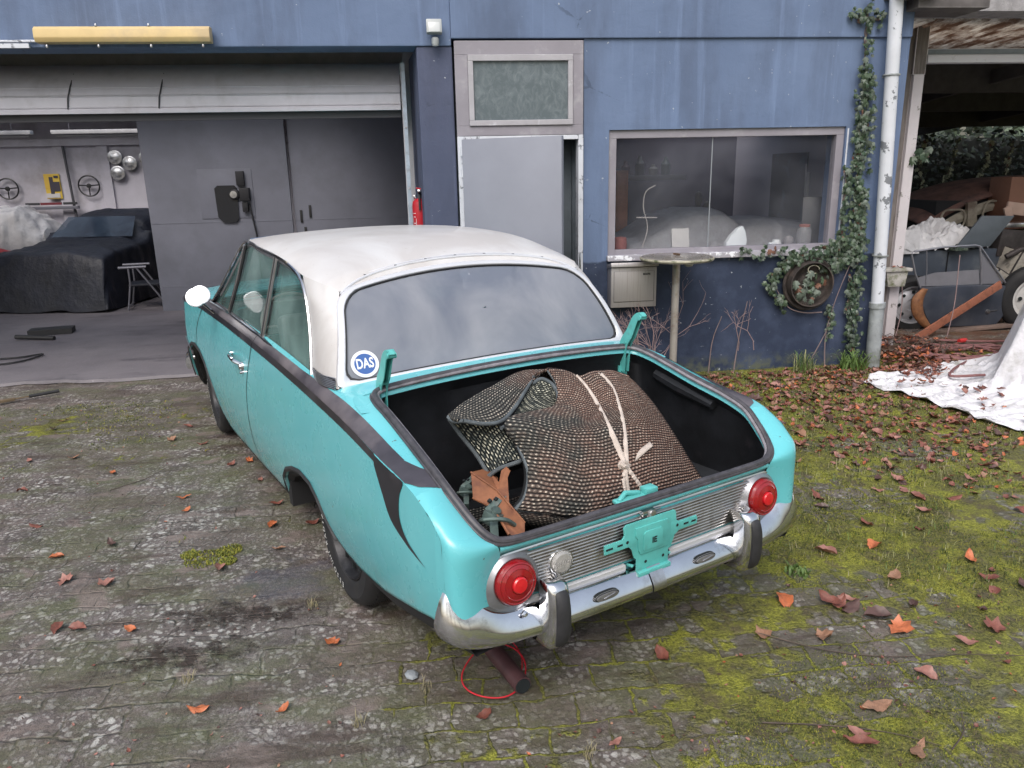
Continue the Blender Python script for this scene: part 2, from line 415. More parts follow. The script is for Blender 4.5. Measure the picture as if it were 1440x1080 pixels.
# boot hinges
def hinge(mb, sg):
    P = [(.985, .835), (.983, .90), (.978, .95), (.962, .985), (.935, 1.02), (.915, 1.06), (.895, 1.095), (.872, 1.112), (.852, 1.104)]
    P = cr(P, 26); w = np.interp(np.linspace(0, 1, 26), [0, .15, .5, .8, .95, 1], [.022, .026, .024, .018, .012, .008])
    T = np.gradient(P, axis=0); T /= np.linalg.norm(T, axis=1)[:, None]; N = np.stack([-T[:, 1], T[:, 0]], 1)
    for x0, x1 in ((.588, .592), (.612, .616)):
        G = []
        for p, n, k in zip(P, N, w):
            a = p+n*k; b = p-n*k; G.append([(sg*x0, *a), (sg*x1, *a), (sg*x1, *b), (sg*x0, *b)])
        mb.grid(G, 0, cv=True)
    G = [[(sg*.590, *(p-n*k)), (sg*.614, *(p-n*k)), (sg*.614, *(p-n*(k-.004))), (sg*.590, *(p-n*(k-.004)))] for p, n, k in zip(P, N, w)]
    mb.grid(G, 0, cv=True)
    mb.tube([(sg*.583, .865, 1.103), (sg*.620, .865, 1.103)], .011, 12); mb.tube([(sg*.583, .958, .975), (sg*.620, .958, .975)], .006, 10)
    mb.box((sg*.60, 1.0, .835), (.05, .03, .05))
TEALB = M('teal_bracket_paint', (.10, .42, .40), .42, var=.15, vs=12, dirt=(.12, .2, .18), ds=20, dlo=.6, dhi=.8)
for sg in (-1, 1):
    mb = MB(); hinge(mb, sg); mb.build('boot_hinge', TEALB, CAR, angle=40, recalc=True)

# side belt band and rear swoosh
def ribbon(mb, lo, hi, off, sg, mi=0, n=60, m=4):
    lo = cr(lo, n); hi = cr(hi, n)
    mb.grid([[sp(*(a+(b-a)*t), off, sg) for t in np.linspace(0, 1, m)] for a, b in zip(lo, hi)], mi, flip=sg < 0)
def band(mb, sg):
    ys = np.linspace(.62, 4.5, 90)
    G = [[sp(y, zs(y)-h, .0022, sg) for h in (float(np.interp(y, [.62, 3.3, 4.5], [.024, .03, .02])), .012, .0)]+
         [(sg*(sideX(y, zs(y))+.002-k*.001), y, hdeck(sideX(y, zs(y))-k, y)+.0022) for k in (.004,)] for y in ys]
    mb.grid(G, 0)
    lo = [(.62, .803), (.559, .729), (.493, .652), (.376, .607), (.256, .577)]
    hi = [(.62, zs(.62)), (.47, zs(.47)-.001), (.424, .74), (.410, .66), (.35, .618), (.256, .577)][0:6]
    lo = cr(lo, 30); hi = cr([(.62, zs(.62)), (.50, zs(.50)-.0005), (.44, zs(.44)-.0005), (.395, zs(.395)-.001), (.42, .761), (.424, .686), (.388, .636), (.311, .597), (.256, .577)], 30)
    mb.grid([[sp(*(a+(b-a)*t), .0022, sg) for t in np.linspace(0, 1, 6)] for a, b in zip(lo, hi)], 0)
both(band).build('side_band', BLACKP, CAR, angle=60)
def topband(mb, sg):
    ys = np.linspace(.50, 4.4, 100); G = []
    for y in ys:
        e = sideX(y, zs(y))-.001; w = float(np.interp(y, [.5, 1.0, 1.5, 2.21, 2.24, 3.4, 4.4], [.055, .040, .028, .026, .040, .05, .03]))
        G.append([(sg*(e-w*t), y, hdeck(e-w*t, y)+.0022) for t in np.linspace(0, 1, 7)])
    mb.grid(G, 0)
    # rear end of the band turning in to the boot seal
    a = cr([(.500, .055), (.44, .062), (.39, .072), (.355, .095)], 20)
    G = []
    for t in np.linspace(0, 1, 22):
        # front edge curve and rear edge curve from crest inwards
        e = sideX(.45, zs(.45))-.001
        yf = .50-.0*t; x_in = e-(e-.690)*t
        yfront = float(np.interp(t, [0, .56, .70, .85, 1], [.50, .50, .462, .43, .41])); yrear = float(np.interp(t, [0, .3, 1], [.385, .345, .318]))
        G.append([(sg*x_in, y, hdeck(x_in, y)+.0024) for y in np.linspace(yfront, yrear, 8)])
    mb.grid(G, 0)
both(topband).build('shoulder_band', BANDTOP, CAR, angle=60)

# panel gaps
GAP = M('panel_gap', (.008, .012, .014), .9)
def gapline(mb, sg, P, w=.0035, n=40):
    P = cr(P, n); T = np.gradient(P, axis=0); T /= np.linalg.norm(T, axis=1)[:, None]; N = np.stack([-T[:, 1], T[:, 0]], 1)
    mb.grid([[sp(*(p-k*w), .0012 if zs(p[0])-p[1] > .05 else .0034, sg), sp(*(p+k*w), .0012 if zs(p[0])-p[1] > .05 else .0034, sg)] for p, k in zip(P, N)], 0)
def gaps(mb, sg, k):
    if k == 0: gapline(mb, sg, [(2.235, .93), (2.262, .90), (2.318, .813), (2.40, .68), (2.445, .56), (2.49, .413), (2.52, .30), (2.53, .18)], .004)
    if k == 1: gapline(mb, sg, [(3.50, .945), (3.53, .926), (3.682, .829), (3.80, .71), (3.86, .547), (3.80, .40)], .004)
    if k == 2: mb.grid([[(sg*(.775-q), y, hdeck(.775-q, y)+.0036) for q in (0, .015, .03, .045)] for y in (2.228, 2.236)], 0)
for sg in (-1, 1):
    for k in range(3): mb = MB(); gaps(mb, sg, k); mb.build('door_gap', GAP, CAR)

# door handle, emblem, mirror
def handle(mb, sg):
    a = sp(2.70, .790, .006, sg); b = sp(2.46, .775, .006, sg); m1 = sp(2.64, .795, .030, sg); m2 = sp(2.50, .788, .032, sg)
    mb.tube(cr([a, m1, m2, b], 16), np.interp(np.linspace(0, 1, 16), [0, .2, .7, 1], [.006, .009, .012, .010]), 8)
    mb.lathe([(0, .012), (.010, .012), (.013, .004), (.014, 0)], 14, rotm(0, sg*PI/2, 0), sp(2.71, .790, 0, sg))
    mb.lathe([(0, .022), (.016, .020), (.022, .006), (.024, 0)], 16, rotm(0, sg*PI/2, 0), sp(2.46, .765, 0, sg))
    mb.lathe([(0, .018), (.007, .018), (.009, 0)], 10, rotm(0, sg*PI/2, 0), sp(2.455, .733, 0, sg))
for sg in (-1, 1):
    mb = MB(); handle(mb, sg); mb.build('door_handle', CHROME, CAR)
    mb = MB()
    P = [sp(4.20, .635, .008, sg), sp(4.12, .60, .010, sg), sp(4.03, .562, .010, sg)]
    mb.tube(P, .0045, 6); mb.box(sp(4.02, .55, .006, sg), (.006, .05, .03)); mb.lathe([(0, .014), (.012, .01), (.016, 0)], 12, rotm(0, sg*PI/2, 0), sp(4.01, .515, 0, sg))
    mb.build('wing_badge', CHROMED, CAR)
MIRC = M('mirror_silver', (.58, .59, .62), .05, 1, var=.06, vs=12, dirt=(.4, .4, .42), ds=30, dlo=.62, dhi=.8)
for sg in (-1, 1):
    mb = MB(); c = np.array([sg*.87, 3.05, 1.075]); Mx = rotm(R(72), 0, R(16*sg))
    el = lambda a, r: .80*(1+.34*abs(math.cos(a)))
    mb.lathe([(.0, -.045), (.035, -.038), (.058, -.015), (.066, .004), (.065, .013), (.060, .0135), (.059, .008)], 28, Mx @ rotm(0, 0, R(-25*sg)), c, 0, el)
    mb.tube([(sg*.775, 3.15, .955), (sg*.81, 3.13, .99), c+[0, .04, -.02]], [.010, .008, .012], 8)
    mo = mb.build('door_mirror', CHROME, CAR)
    mb = MB(); mb.lathe([(0, .0085), (.0595, .0085)], 28, Mx @ rotm(0, 0, R(-25*sg)), c, 0, el); mb.build('mirror_glass', MIRC, mo, smooth=False)

# ---- roof and pillars
E_ = [(.737, 3.38, .978), (.715, 3.06, 1.14), (.690, 2.84, 1.28), (.668, 2.73, 1.362), (.655, 2.64, 1.402), (.660, 2.36, 1.389), (.665, 2.02, 1.372), (.670, 1.78, 1.347), (.676, 1.63, 1.308), (.688, 1.535, 1.235), (.702, 1.475, 1.125), (.720, 1.43, 1.02), (.737, 1.395, .925)]
def roof():
    mb = MB(); n = 44
    e = cr([(.585, 2.86, 1.385), (.655, 2.66, 1.404), (.660, 2.36, 1.392), (.665, 2.02, 1.374), (.668, 1.80, 1.352), (.668, 1.63, 1.324), (.655, 1.50, 1.312), (.640, 1.42, 1.302)], n)
    c = cr([(0, 2.98, 1.395), (0, 2.84, 1.425), (0, 2.45, 1.458), (0, 2.05, 1.466), (0, 1.80, 1.455), (0, 1.62, 1.425), (0, 1.52, 1.397), (0, 1.45, 1.372)], n)
    us = np.concatenate([np.linspace(-1, -.8, 9), np.linspace(-.75, .75, 25), np.linspace(.8, 1, 9)]); rows = []
    for a, b in zip(e, c):
        rows.append([(u*a[0], b[1]+(a[1]-b[1])*u*u, b[2]-(b[2]-a[2])*(.50*u*u+.2*u**4+.30*u**12)) for u in us])
    last = np.array([Sg(u*1.035, 1.055) for u in us]); prev = np.array(rows[-1])
    for q in (.5, 1.0): rows.append(prev+(last-prev)*q+np.array([0, .0, .006*(q < 1)]))
    mb.grid(rows, 0, flip=True)
    k0 = int(np.argmin(abs(e[:, 1]-1.63)))
    tl_ = Sg(1.035, 1.055); top = np.vstack([e[k0:], [e[-1]+(tl_-e[-1])*.5+[0, 0, .006], tl_]]); nt = len(top)
    F = cr([e[k0], (.688, 1.535, 1.235), (.702, 1.475, 1.125), (.720, 1.43, 1.02), (.737, 1.395, .925)], 26)
    Rr = np.array([Sg(1.035+.012*(1-q), -.065+1.12*q) for q in np.linspace(1, 0, 26)])
    for sg in (-1, 1):
        G = []
        for i in range(26):
            row = []
            for j in range(nt):
                t = j/(nt-1); base = F[i]+(Rr[i]-F[i])*t
                w = (1-i/25)**2; corr = top[j]-(top[0]+(top[-1]-top[0])*t)
                s_ = min(1, i/6)
                p = base+corr*w+np.array([.016, -.012, 0])*4*t*(1-t)*s_
                row.append((sg*p[0], p[1], p[2]))
            G.append(row)
        mb.grid(G, 0, flip=sg > 0)
        # A pillar
        A = cr([(.737, 3.38, .975), (.715, 3.06, 1.14), (.690, 2.84, 1.28), (.668, 2.72, 1.365), (.640, 2.67, 1.40)], 14)
        B = cr([(.675, 3.45, .975), (.655, 3.16, 1.14), (.630, 2.97, 1.28), (.605, 2.88, 1.36), (.585, 2.86, 1.388)], 14)
        mb.grid([[(sg*a[0], a[1], a[2]), (sg*((a+b)/2)[0]+sg*.004, ((a+b)/2)[1], ((a+b)/2)[2]), (sg*b[0], b[1], b[2])] for a, b in zip(A, B)], 0)
    return mb


# louvre at the foot of the rear pillar
for sg in (-1, 1):
    mb = MB()
    for k in range(7):
        s_ = k/7; z = .935+.040*s_
        a = np.array([.738-.0, 1.385+.006*s_, z]); b = np.array([.735-.016*s_, 1.125+.03*s_, z+.003]); m_ = (a+b)/2+[.018, -.012, 0]
        P = cr([a, m_, b], 12)*[sg, 1, 1]; mb.tube(P, .0026, 6)
    P = cr([(.733, 1.385, .925), (.745, 1.25, .926), (.730, 1.13, .93)], 12)*[sg, 1, 1]; Q = cr([(.731, 1.398, .972), (.743, 1.26, .975), (.722, 1.145, .97)], 12)*[sg, 1, 1]
    G = [[p+[sg*.003, -.002, 0], q+[sg*.003, -.002, 0]] for p, q in zip(P, Q)]
    mb.grid(G, 1); mb.build('pillar_louvre', [CHROMED, BLACKP], CAR)

# side windows
GL_SIDE = glass('side_glass', (.05, .12, .115), .50, .02, (.22, .36, .34), 2.2, .62)
GL_REAR = glass('rear_glass', (.16, .18, .23), .80, .03, (.27, .28, .31), 2.0, .94)
GREYF = M('window_frame_grey', (.34, .34, .37), .35, .6, var=.1)
Ec = cr(E_, 90)
def belt(y): return np.array([.745-.002, y, float(np.interp(y, [1.39, 1.86, 2.2, 2.9, 3.4], [.903, .940, .966, .985, .982]))])
def side_glass(sg, ya, yb, name):
    mb = MB(); top = [p for p in Ec]; rows = []
    n = 24
    # the sheet: vertical strips between belt and frame curve, leaning with y shift
    for k in range(n+1):
        y = ya+(yb-ya)*k/n; lo = belt(y)
        # find the frame height above y (upper branch)
        best = None
        zsm = []
        for i in range(len(Ec)-1):
            a, b = Ec[i], Ec[i+1]
            if (a[1]-y)*(b[1]-y) <= 0 and abs(a[1]-b[1]) > 1e-9:
                t = (y-a[1])/(b[1]-a[1]); zsm.append(a+(b-a)*t)
        hi = max(zsm, key=lambda p: p[2]) if zsm else lo
        row = []
        for v in np.linspace(0, 1, 8):
            p = lo+(hi-lo)*v; row.append((sg*(p[0]-.012-.004*math.sin(PI*v)), p[1], p[2]-.004))
        rows.append(row)
    mb.grid(rows, 0, flip=sg < 0)
    return mb.build(name, GL_SIDE, CAR)
for sg in (-1, 1):
    side_glass(sg, 1.40, 2.12, 'quarter_window'); side_glass(sg, 2.12, 3.36, 'door_window')
    S = np.array([sg, 1, 1]); mb = MB()
    mb.tube(Ec*S+[sg*.004, 0, 0], .0085, 8, mi=0)
    mb.tube((Ec-[.012, 0, .020])[6:]*S, .0095, 8, mi=1)
    mb.tube([belt(y)*S+[sg*.003, 0, .004] for y in np.linspace(1.40, 3.38, 20)], .0085, 8, mi=0)
    for d_, mi in ((-.022, 0), (.008, 0), (-.008, 2)):
        mb.tube([belt(2.17+d_)*S, np.array([.706, 2.10+d_, 1.17])*S, np.array([.668, 2.035+d_, 1.372])*S], .0085 if mi == 0 else .010, 8, mi=mi)
    mb.tube([belt(2.90)*S, np.array([.700, 2.76, 1.19])*S, np.array([.664, 2.655, 1.385])*S], .0085, 8)
    mb.tube([belt(2.87)*S, np.array([.698, 2.735, 1.19])*S, np.array([.662, 2.63, 1.385])*S], .006, 8, mi=2)
    mb.build('window_trim', [CHROME, GREYF, RUBBER], CAR)

# rear window
def Sg(u, v):
    xh = .683+(.590-.683)*v
    y0 = 1.13+(1.349-1.13)*v; z0 = .957+(1.262-.957)*v
    yc = 1.075+(1.395-1.075)*v; zc = .990+(1.322-.990)*v
    k = max(0, 1-u*u)
    # bowed outwards across and up
    return np.array([u*xh, y0+(yc-y0)*k-.02*math.sin(PI*min(1, max(0, v)))*1, z0+(zc-z0)*k+.012*math.sin(PI*min(1, max(0, v)))])
def outline(ou, ov, ru, rv, n=96, lo=.62):
    pts = []
    for cx_, cy_, a0, k in ((1-ru, 1-rv, 0, 1), (-(1-ru), 1-rv, 90, 1), (-(1-ru*lo), rv*lo, 180, lo), (1-ru*lo, rv*lo, 270, lo)):
        for a in np.linspace(a0, a0+90, 9): pts.append((cx_+k*ru*math.cos(R(a)), cy_+k*rv*math.sin(R(a))))
    pts = np.array(pts); c = np.array([0, .5]); q = (pts-c)*[1+ou, 1+2*ov]+c
    return lin(np.vstack([q, q[:1]]), n+1)[:-1]
def ringG(ou, ov, lift=0):
    q = outline(ou, ov, .13-ou*.4, .24-ov*.6, lo=.62-ou*3.5)
    return np.array([Sg(*p)+np.array([0, -.75, .55])*lift for p in q])
roof().build('roof', CREAM, CAR, weld=.002, angle=75)
mb = MB(); q = outline(0, 0, .12, .22)
mb.grid([[Sg(*( (p-[0, .5])*k+[0, .5])) for p in q] for k in (1.0, .9, .75, .55, .35, .15, .01)], 0, cv=True)
mb.build('rear_window', GL_REAR, CAR, recalc=True)
mb = MB()
mb.grid([ringG(.000, .0, -.002), ringG(.004, .008, .008), ringG(.012, .018, .008)], 2, cv=True)
mb.grid([ringG(.012, .018, .006), ringG(.016, .026, .011), ringG(.045, .058, .012), ringG(.058, .080, .004), ringG(.060, .085, -.02)], 0, cv=True)
mb.build('rear_window_surround', [WTRIM, CHROME, RUBBER], CAR, recalc=True, angle=50)
# chrome rain channel above the rear window with its clips
P = [Sg(u, 1.105+.01*(1-u*u)-.10*u**12)+[0, .012, .012] for u in np.linspace(-1.02, 1.02, 40)]
mb = MB(); mb.tube(P, .006, 8); mb.tube(np.array(P)+[0, .014, .006], .004, 6)
for k in range(4, 38, 5): mb.box(P[k]+np.array([0, .006, .004]), (.008, .012, .008), mi=1)
mb.build('rain_channel', [WTRIM, BLACKP], CAR)
# windscreen
mb = MB(); rows = []
for v in np.linspace(0, 1, 8):
    rows.append([(u*(.675+(.585-.675)*v), 3.45+(2.86-3.45)*v+.13*(1-u*u), .975+(1.388-.975)*v+.01*(1-u*u)) for u in np.linspace(-1, 1, 17)])
mb.grid(rows, 0); mb.build('windscreen', GL_SIDE, CAR)
mb = MB(); rows = np.array(rows); mb.tube(rows[-1]+[0, .01, .004], .011, 8); mb.tube(rows[0], .01, 8); mb.tube(rows[:, 0], .01, 8); mb.tube(rows[:, -1], .01, 8)
mb.build('windscreen_trim', CHROME, CAR)

# cabin inside: seats, shelf, floor
SEATM = M('seat_vinyl', (.20, .21, .21), .5, var=.2, vs=6, bump=.2, bs=40)
SHELF = M('parcel_shelf_felt', (.17, .16, .17), .9, var=.2, vs=9)
mb = MB()
mb.span((-.68, 1.4, .32), (.68, 3.5, .36)); mb.span((-.66, 1.06, .905), (.66, 1.5, .92), 1); mb.box((0, 1.46, .68), (1.22, .16, .55), (R(-14), 0, 0)); mb.box((0, 1.78, .50), (1.2, .5, .2))
mb.span((-.66, 3.3, .75), (.66, 3.5, .96), 1)
mb.build('cabin_lining', [SEATM, SHELF], CAR, bevel=.02)
for sx in (-.33, .33):
    mb = MB(); mb.box((sx, 2.35, .72), (.52, .13, .62), (R(-12), 0, 0)); mb.box((sx, 2.62, .46), (.52, .5, .16)); mb.build('front_seat', SEATM, CAR, bevel=.04, seg=3)
mb = MB(); th = np.linspace(0, 2*PI, 40, endpoint=False); Mx = rotm(R(62), 0, 0)
mb.tube(np.array([(.2*math.cos(a), .2*math.sin(a), 0) for a in th]) @ Mx.T+[-.34, 2.98, .86], .011, 8, closed=True)
for a in (0, PI): mb.tube(np.array([(0, 0, -.02), (.2*math.cos(a), .2*math.sin(a), 0)]) @ Mx.T+[-.34, 2.98, .86], .008, 6)
mb.build('steering_wheel', M('steering_white', (.5, .48, .45), .4), CAR)

# ---- rear: grille panel, lights, bracket, bumper
def YR(x): return .145+.010*((x/.598)**2-1)
mb = MB(); nrib = 13; zz = np.linspace(.452, .602, nrib*8+1)
prof = [(z, -.006-.009*abs(math.sin(PI*nrib*(z-.452)/.150))) for z in zz]
xs = np.linspace(-.50, .50, 25)
mb.grid([[(x, YR(x)+o, z) for x in xs] for z, o in prof], 0)
mb.build('rear_grille', ALU, CAR, angle=60)
def stadium(a, zc, h, rr, n=20):
    pts = []
    for s_, a0 in ((1, -90), (-1, 90)):
        for t in np.linspace(a0, a0+180, n): pts.append((s_*a+rr*math.cos(R(t)), zc+h*math.sin(R(t))))
    return pts
mb = MB(); P = np.array([(x, (YR(min(abs(x), .6)) if abs(x) < .6 else .145)-.008, z) for x, z in stadium(.565, .524, .092, .106)])
mb.tube(P, .007, 8, closed=True); mb.build('grille_frame', CHROME, CAR)
for s0, s1 in ((-.545, -.105), (.095, .545)):
    mb = MB(); mb.grid([[(x, YR(x)-o, z) for x in np.linspace(s0, s1, 14)] for z, o in ((.410, .002), (.412, .014), (.438, .016), (.442, .002))], 0); mb.build('trim_strip', WTRIM, CAR, angle=30)
LENS = NT('red_lens'); LENS.col((.26, .006, .010)); LENS.set(Roughness=.12, Coat_Weight=.5, Subsurface_Weight=.25); LENS.b.inputs['Subsurface Radius'].default_value = (.02, .002, .002); LENS = LENS.m
LENS2 = NT('bright_red_lens'); LENS2.col((.55, .012, .02)); LENS2.set(Roughness=.15, Coat_Weight=.5); LENS2 = LENS2.m
CLEAR = M('clear_ribbed_lens', (.36, .35, .34), .22, .2, var=.15, vs=50, bump=.5, bs=90, bd=.002)
BEZ = M('grey_bezel', (.30, .30, .32), .38, .7, var=.2, vs=16)
for sg in (-1, 1):
    c = np.array([sg*.556, .146, .524]); Mx = rotm(R(84), 0, 0)
    mb = MB(); mb.lathe([(.104, .0), (.104, .012), (.098, .018), (.080, .032), (.0775, .036), (.073, .034), (.07, .01)], 72, Mx, c, 0, lambda a, r: 1+(.008*math.sin(36*a) if .08 < r < .1 else 0))
    tl = mb.build('tail_light', BEZ, CAR, angle=30)
    mb = MB(); mb.lathe([(.072, .02), (.072, .044), (.068, .052), (.064, .055), (.061, .0535), (.050, .060), (.048, .0585), (.030, .063), (.028, .060), (.0, .060)], 48, Mx, c)
    lo_ = mb.build('lens', LENS, tl, angle=25)
    mb = MB(); mb.lathe([(.026, .058), (.026, .068), (.022, .072), (0, .074)], 28, Mx, c); mb.build('reflector', LENS2, tl)
c = np.array([-.372, .140, .532]); Mx = rotm(R(85), 0, 0)
mb = MB(); mb.lathe([(.050, .0), (.050, .012), (.045, .018), (.042, .018), (.039, .012)], 36, Mx, c); rl = mb.build('reversing_light', CHROMED, CAR, angle=30)
mb = MB(); mb.lathe([(.041, .010), (.038, .022), (.030, .027), (0, .029)], 30, Mx, c)
for k in range(-5, 6):
    x = k*.0068; h = math.sqrt(max(0, .038**2-x*x)); 
    if h > .008: mb.tube(np.array([(x, -h, .022), (x, 0, .030), (x, h, .022)]) @ Mx.T+c, .0012, 4)
mb.build('lens', CLEAR, rl, angle=25)
# plate bracket
mb = MB()
top = [(-.125, .602), (.092, .602), (.100, .595), (.104, .560), (.118, .552), (.200, .552), (.205, .545), (.205, .520), (.118, .518), (.098, .505), (.084, .470), (.080, .462), (.070, .462), (.070, .405), (-.075, .405), (-.075, .462), (-.086, .470), (-.098, .505), (-.112, .518), (-.215, .518), (-.215, .552), (-.140, .552), (-.130, .565), (-.135, .590)]
mb.prism(top, .100, .106, 1)
mb.prism([(-.085, .580), (-.02, .580), (.06, .580), (.070, .57), (.070, .50), (.062, .478), (-.062, .478), (-.072, .50), (-.072, .535), (-.085, .55)], .095, .101, 1)
mb.prism([(-.045, .560), (.028, .560), (.036, .55), (.036, .49), (-.052, .49), (-.052, .55)], .0915, .096, 1)
mb.prism([(-.075, .415), (.070, .415), (.070, .40), (-.075, .40)], .085, .106, 1)
mb.tube([(.0, .102, .59), (.0, .14, .59)], .008, 8); mb.tube([(-.09, .104, .44), (-.09, .14, .43)], .006, 6); mb.tube([(.08, .104, .44), (.08, .14, .43)], .006, 6)
br = mb.build('plate_bracket', TEALB, CAR, bevel=.0015, seg=2)
mb = MB()
for x, z, w in ((-.195, .535, .028), (-.15, .536, .022), (.150, .536, .022), (.186, .536, .020)): mb.box((x, .0992, z), (w, .002, .006))
for x, z in ((-.118, .538), (.108, .540), (-.035, .443), (.045, .443)): mb.lathe([(0, 0), (.006, 0)], 10, rotm(R(90), 0, 0), (x, .0988, z))
vs, fs = text_mesh('IE', .030, .0012); mb.add(vs, fs, 0, rotm(R(90), 0, 0), (0-.004, .0905, .520))
mb.build('slots_and_mark', GAP, br, smooth=False)
# boot lock and lid catch
mb = MB(); mb.box((-.01, .125, .612), (.055, .02, .018)); mb.tube([(-.045, .122, .614), (.045, .122, .614)], .005, 8); mb.lathe([(0, .026), (.012, .026), (.016, .016), (.018, 0)], 16, rotm(R(80), 0, 0), (0, .13, .606)); mb.build('boot_lock', CHROMED, CAR, bevel=.002)
mb = MB(); mb.box((-.03, .165, .652), (.17, .045, .012), (R(8), 0, 0)); mb.box((.035, .170, .668), (.05, .04, .022)); mb.tube([(-.1, .17, .655), (-.06, .185, .672), (0, .18, .66)], .010, 8); mb.build('lock_plate', TEALB, CAR, bevel=.004)
# bumper
PB = cr([(0, .072, .420, .335), (.3, .074, .421, .335), (.45, .078, .424, .336), (.56, .084, .434, .338), (.62, .088, .452, .340), (.68, .094, .490, .345), (.73, .103, .520, .355), (.77, .122, .538, .372), (.793, .150, .550, .392), (.797, .172, .550, .405)], 64)
def bumper_side(mb, sg):
    T = np.gradient(PB[:, :2], axis=0); T /= np.linalg.norm(T, axis=1)[:, None]; G = []
    for (x, y, zt, zb), t in zip(PB, T):
        n = np.array([t[1], -t[0]]); h = zt-zb; r_ = []; dip = .018*max(0, 1-abs(x-.735)/.05)
        for o, w in ((-.060, .98), (-.050, 1.01), (-.040, 1.0), (-.026, .90), (-.010, .70), (.004, .45), (.012, .24), (.010, .08), (-.010, .0), (-.05, .02)):
            r_.append((sg*(x+n[0]*o), y+n[1]*o, zb+h*w-dip*max(0, w-.5)*2))
        G.append(r_)
    mb.grid(G, 0, flip=sg < 0)
bm_ = both(bumper_side)
b0 = bm_.build('rear_bumper', CHROME, CAR, weld=.001, angle=60)
mb = MB(); mb.grid([[(x, y-.0025, z) for x in (-.030, -.012, .012, .030)] for y, z in ((.135, .4225), (.112, .4235), (.097, .414), (.081, .396), (.067, .375), (.059, .357), (.061, .342), (.08, .334))], 0)
mb.build('centre_joint', CHROMED, b0, angle=60)
for sx in (-.225, .225):
    mb = MB(); mb.prism([(sx+.034*math.cos(a)+(.012 if math.cos(a) > 0 else -.012), .388+.012*math.sin(a)) for a in np.linspace(0, 2*PI, 20, endpoint=False)], .066, .085, 1); mb.prism([(sx+.040*math.cos(a)+(.012 if math.cos(a) > 0 else -.012), .388+.0165*math.sin(a)) for a in np.linspace(0, 2*PI, 20, endpoint=False)], .0705, .085, 1, mi=1)
    mb.tube([(sx-.018, .0655, .385), (sx+.03, .0655, .393)], .003, 6); mb.build('bumper_cap', [BEZ, GAP], b0, bevel=.0015)
mb = MB(); mb.lathe([(0, .008), (.009, .006), (.011, 0)], 12, rotm(R(60), 0, 0), (-.535, .092, .420)); mb.build('bumper_bolt', CHROME, b0)
for sg in (-1, 1):
    x0 = sg*.436
    S_ = cr([(.130, .455, .012), (.100, .500, .026), (.065, .515, .034), (.040, .503, .037), (.026, .460, .038), (.022, .40, .040), (.026, .34, .042), (.042, .295, .040), (.070, .278, .034), (.12, .290, .026)], 26)
    mb = MB(); G = []
    for y, z, w in S_:
        G.append([(x0+w*a, y+b, z+c_) for a, b, c_ in ((-1.0, .075, 0), (-1.0, .03, 0), (-.8, .006, 0), (-.3, 0, 0), (.3, 0, 0), (.8, .006, 0), (1.0, .03, 0), (1.0, .075, 0))])
    mb.grid(G, 0, flip=True)
    og = mb.build('overrider', CHROME, CAR, angle=70)
    mb = MB(); G = []
    for y, z, w in cr([(.050, .500, .013), (.028, .488, .022), (.014, .45, .025), (.010, .40, .026), (.014, .34, .026), (.030, .305, .022), (.050, .292, .012)], 20):
        G.append([(x0+sg*0+w*a, y+b, z) for a, b in ((-1, .03), (-.95, .006), (-.5, -.002), (.5, -.002), (.95, .006), (1, .03))])
    mb.grid(G, 0, flip=True); mb.build('rubber_buffer', RUBBER, og)

# glass sticker
c = Sg(-.895, .13); Tu = Sg(-.86, .13)-Sg(-.93, .13); Tv = Sg(-.895, .2)-Sg(-.895, .06); Tu /= np.linalg.norm(Tu); Tv -= Tu*(Tu@Tv); Tv /= np.linalg.norm(Tv); Nn = np.cross(Tu, Tv); Fm = np.stack([Tu, Tv, Nn], 1)
STW = M('sticker_white', (.75, .76, .80), .4); STB = M('sticker_blue', (.03, .10, .32), .4)
mb = MB(); c = Sg(-.895, .145)
mb.lathe([(.042, 0), (.056, 0)], 40, Fm, c+Nn*.006, 0); mb.lathe([(0, .0), (.0425, 0)], 40, Fm, c+Nn*.0065, 1)
vs, fs = text_mesh('DAS', .046, .0012); vs = [(x*.82, y*1.25, z) for x, y, z in vs]; mb.add(vs, fs, 0, Fm @ rotm(0, 0, R(-4)), c+Nn*.0078)
for k in range(34):
    a = R(200+k*4.2+ (k//3)*1.3)
    mb.box(np.array([.049*math.cos(a), .049*math.sin(a), 0]) @ Fm.T+c+Nn*.0072, (.0022, .0022, .0002), mi=1)
mb.build('window_sticker', [STW, STB], CAR, smooth=False)

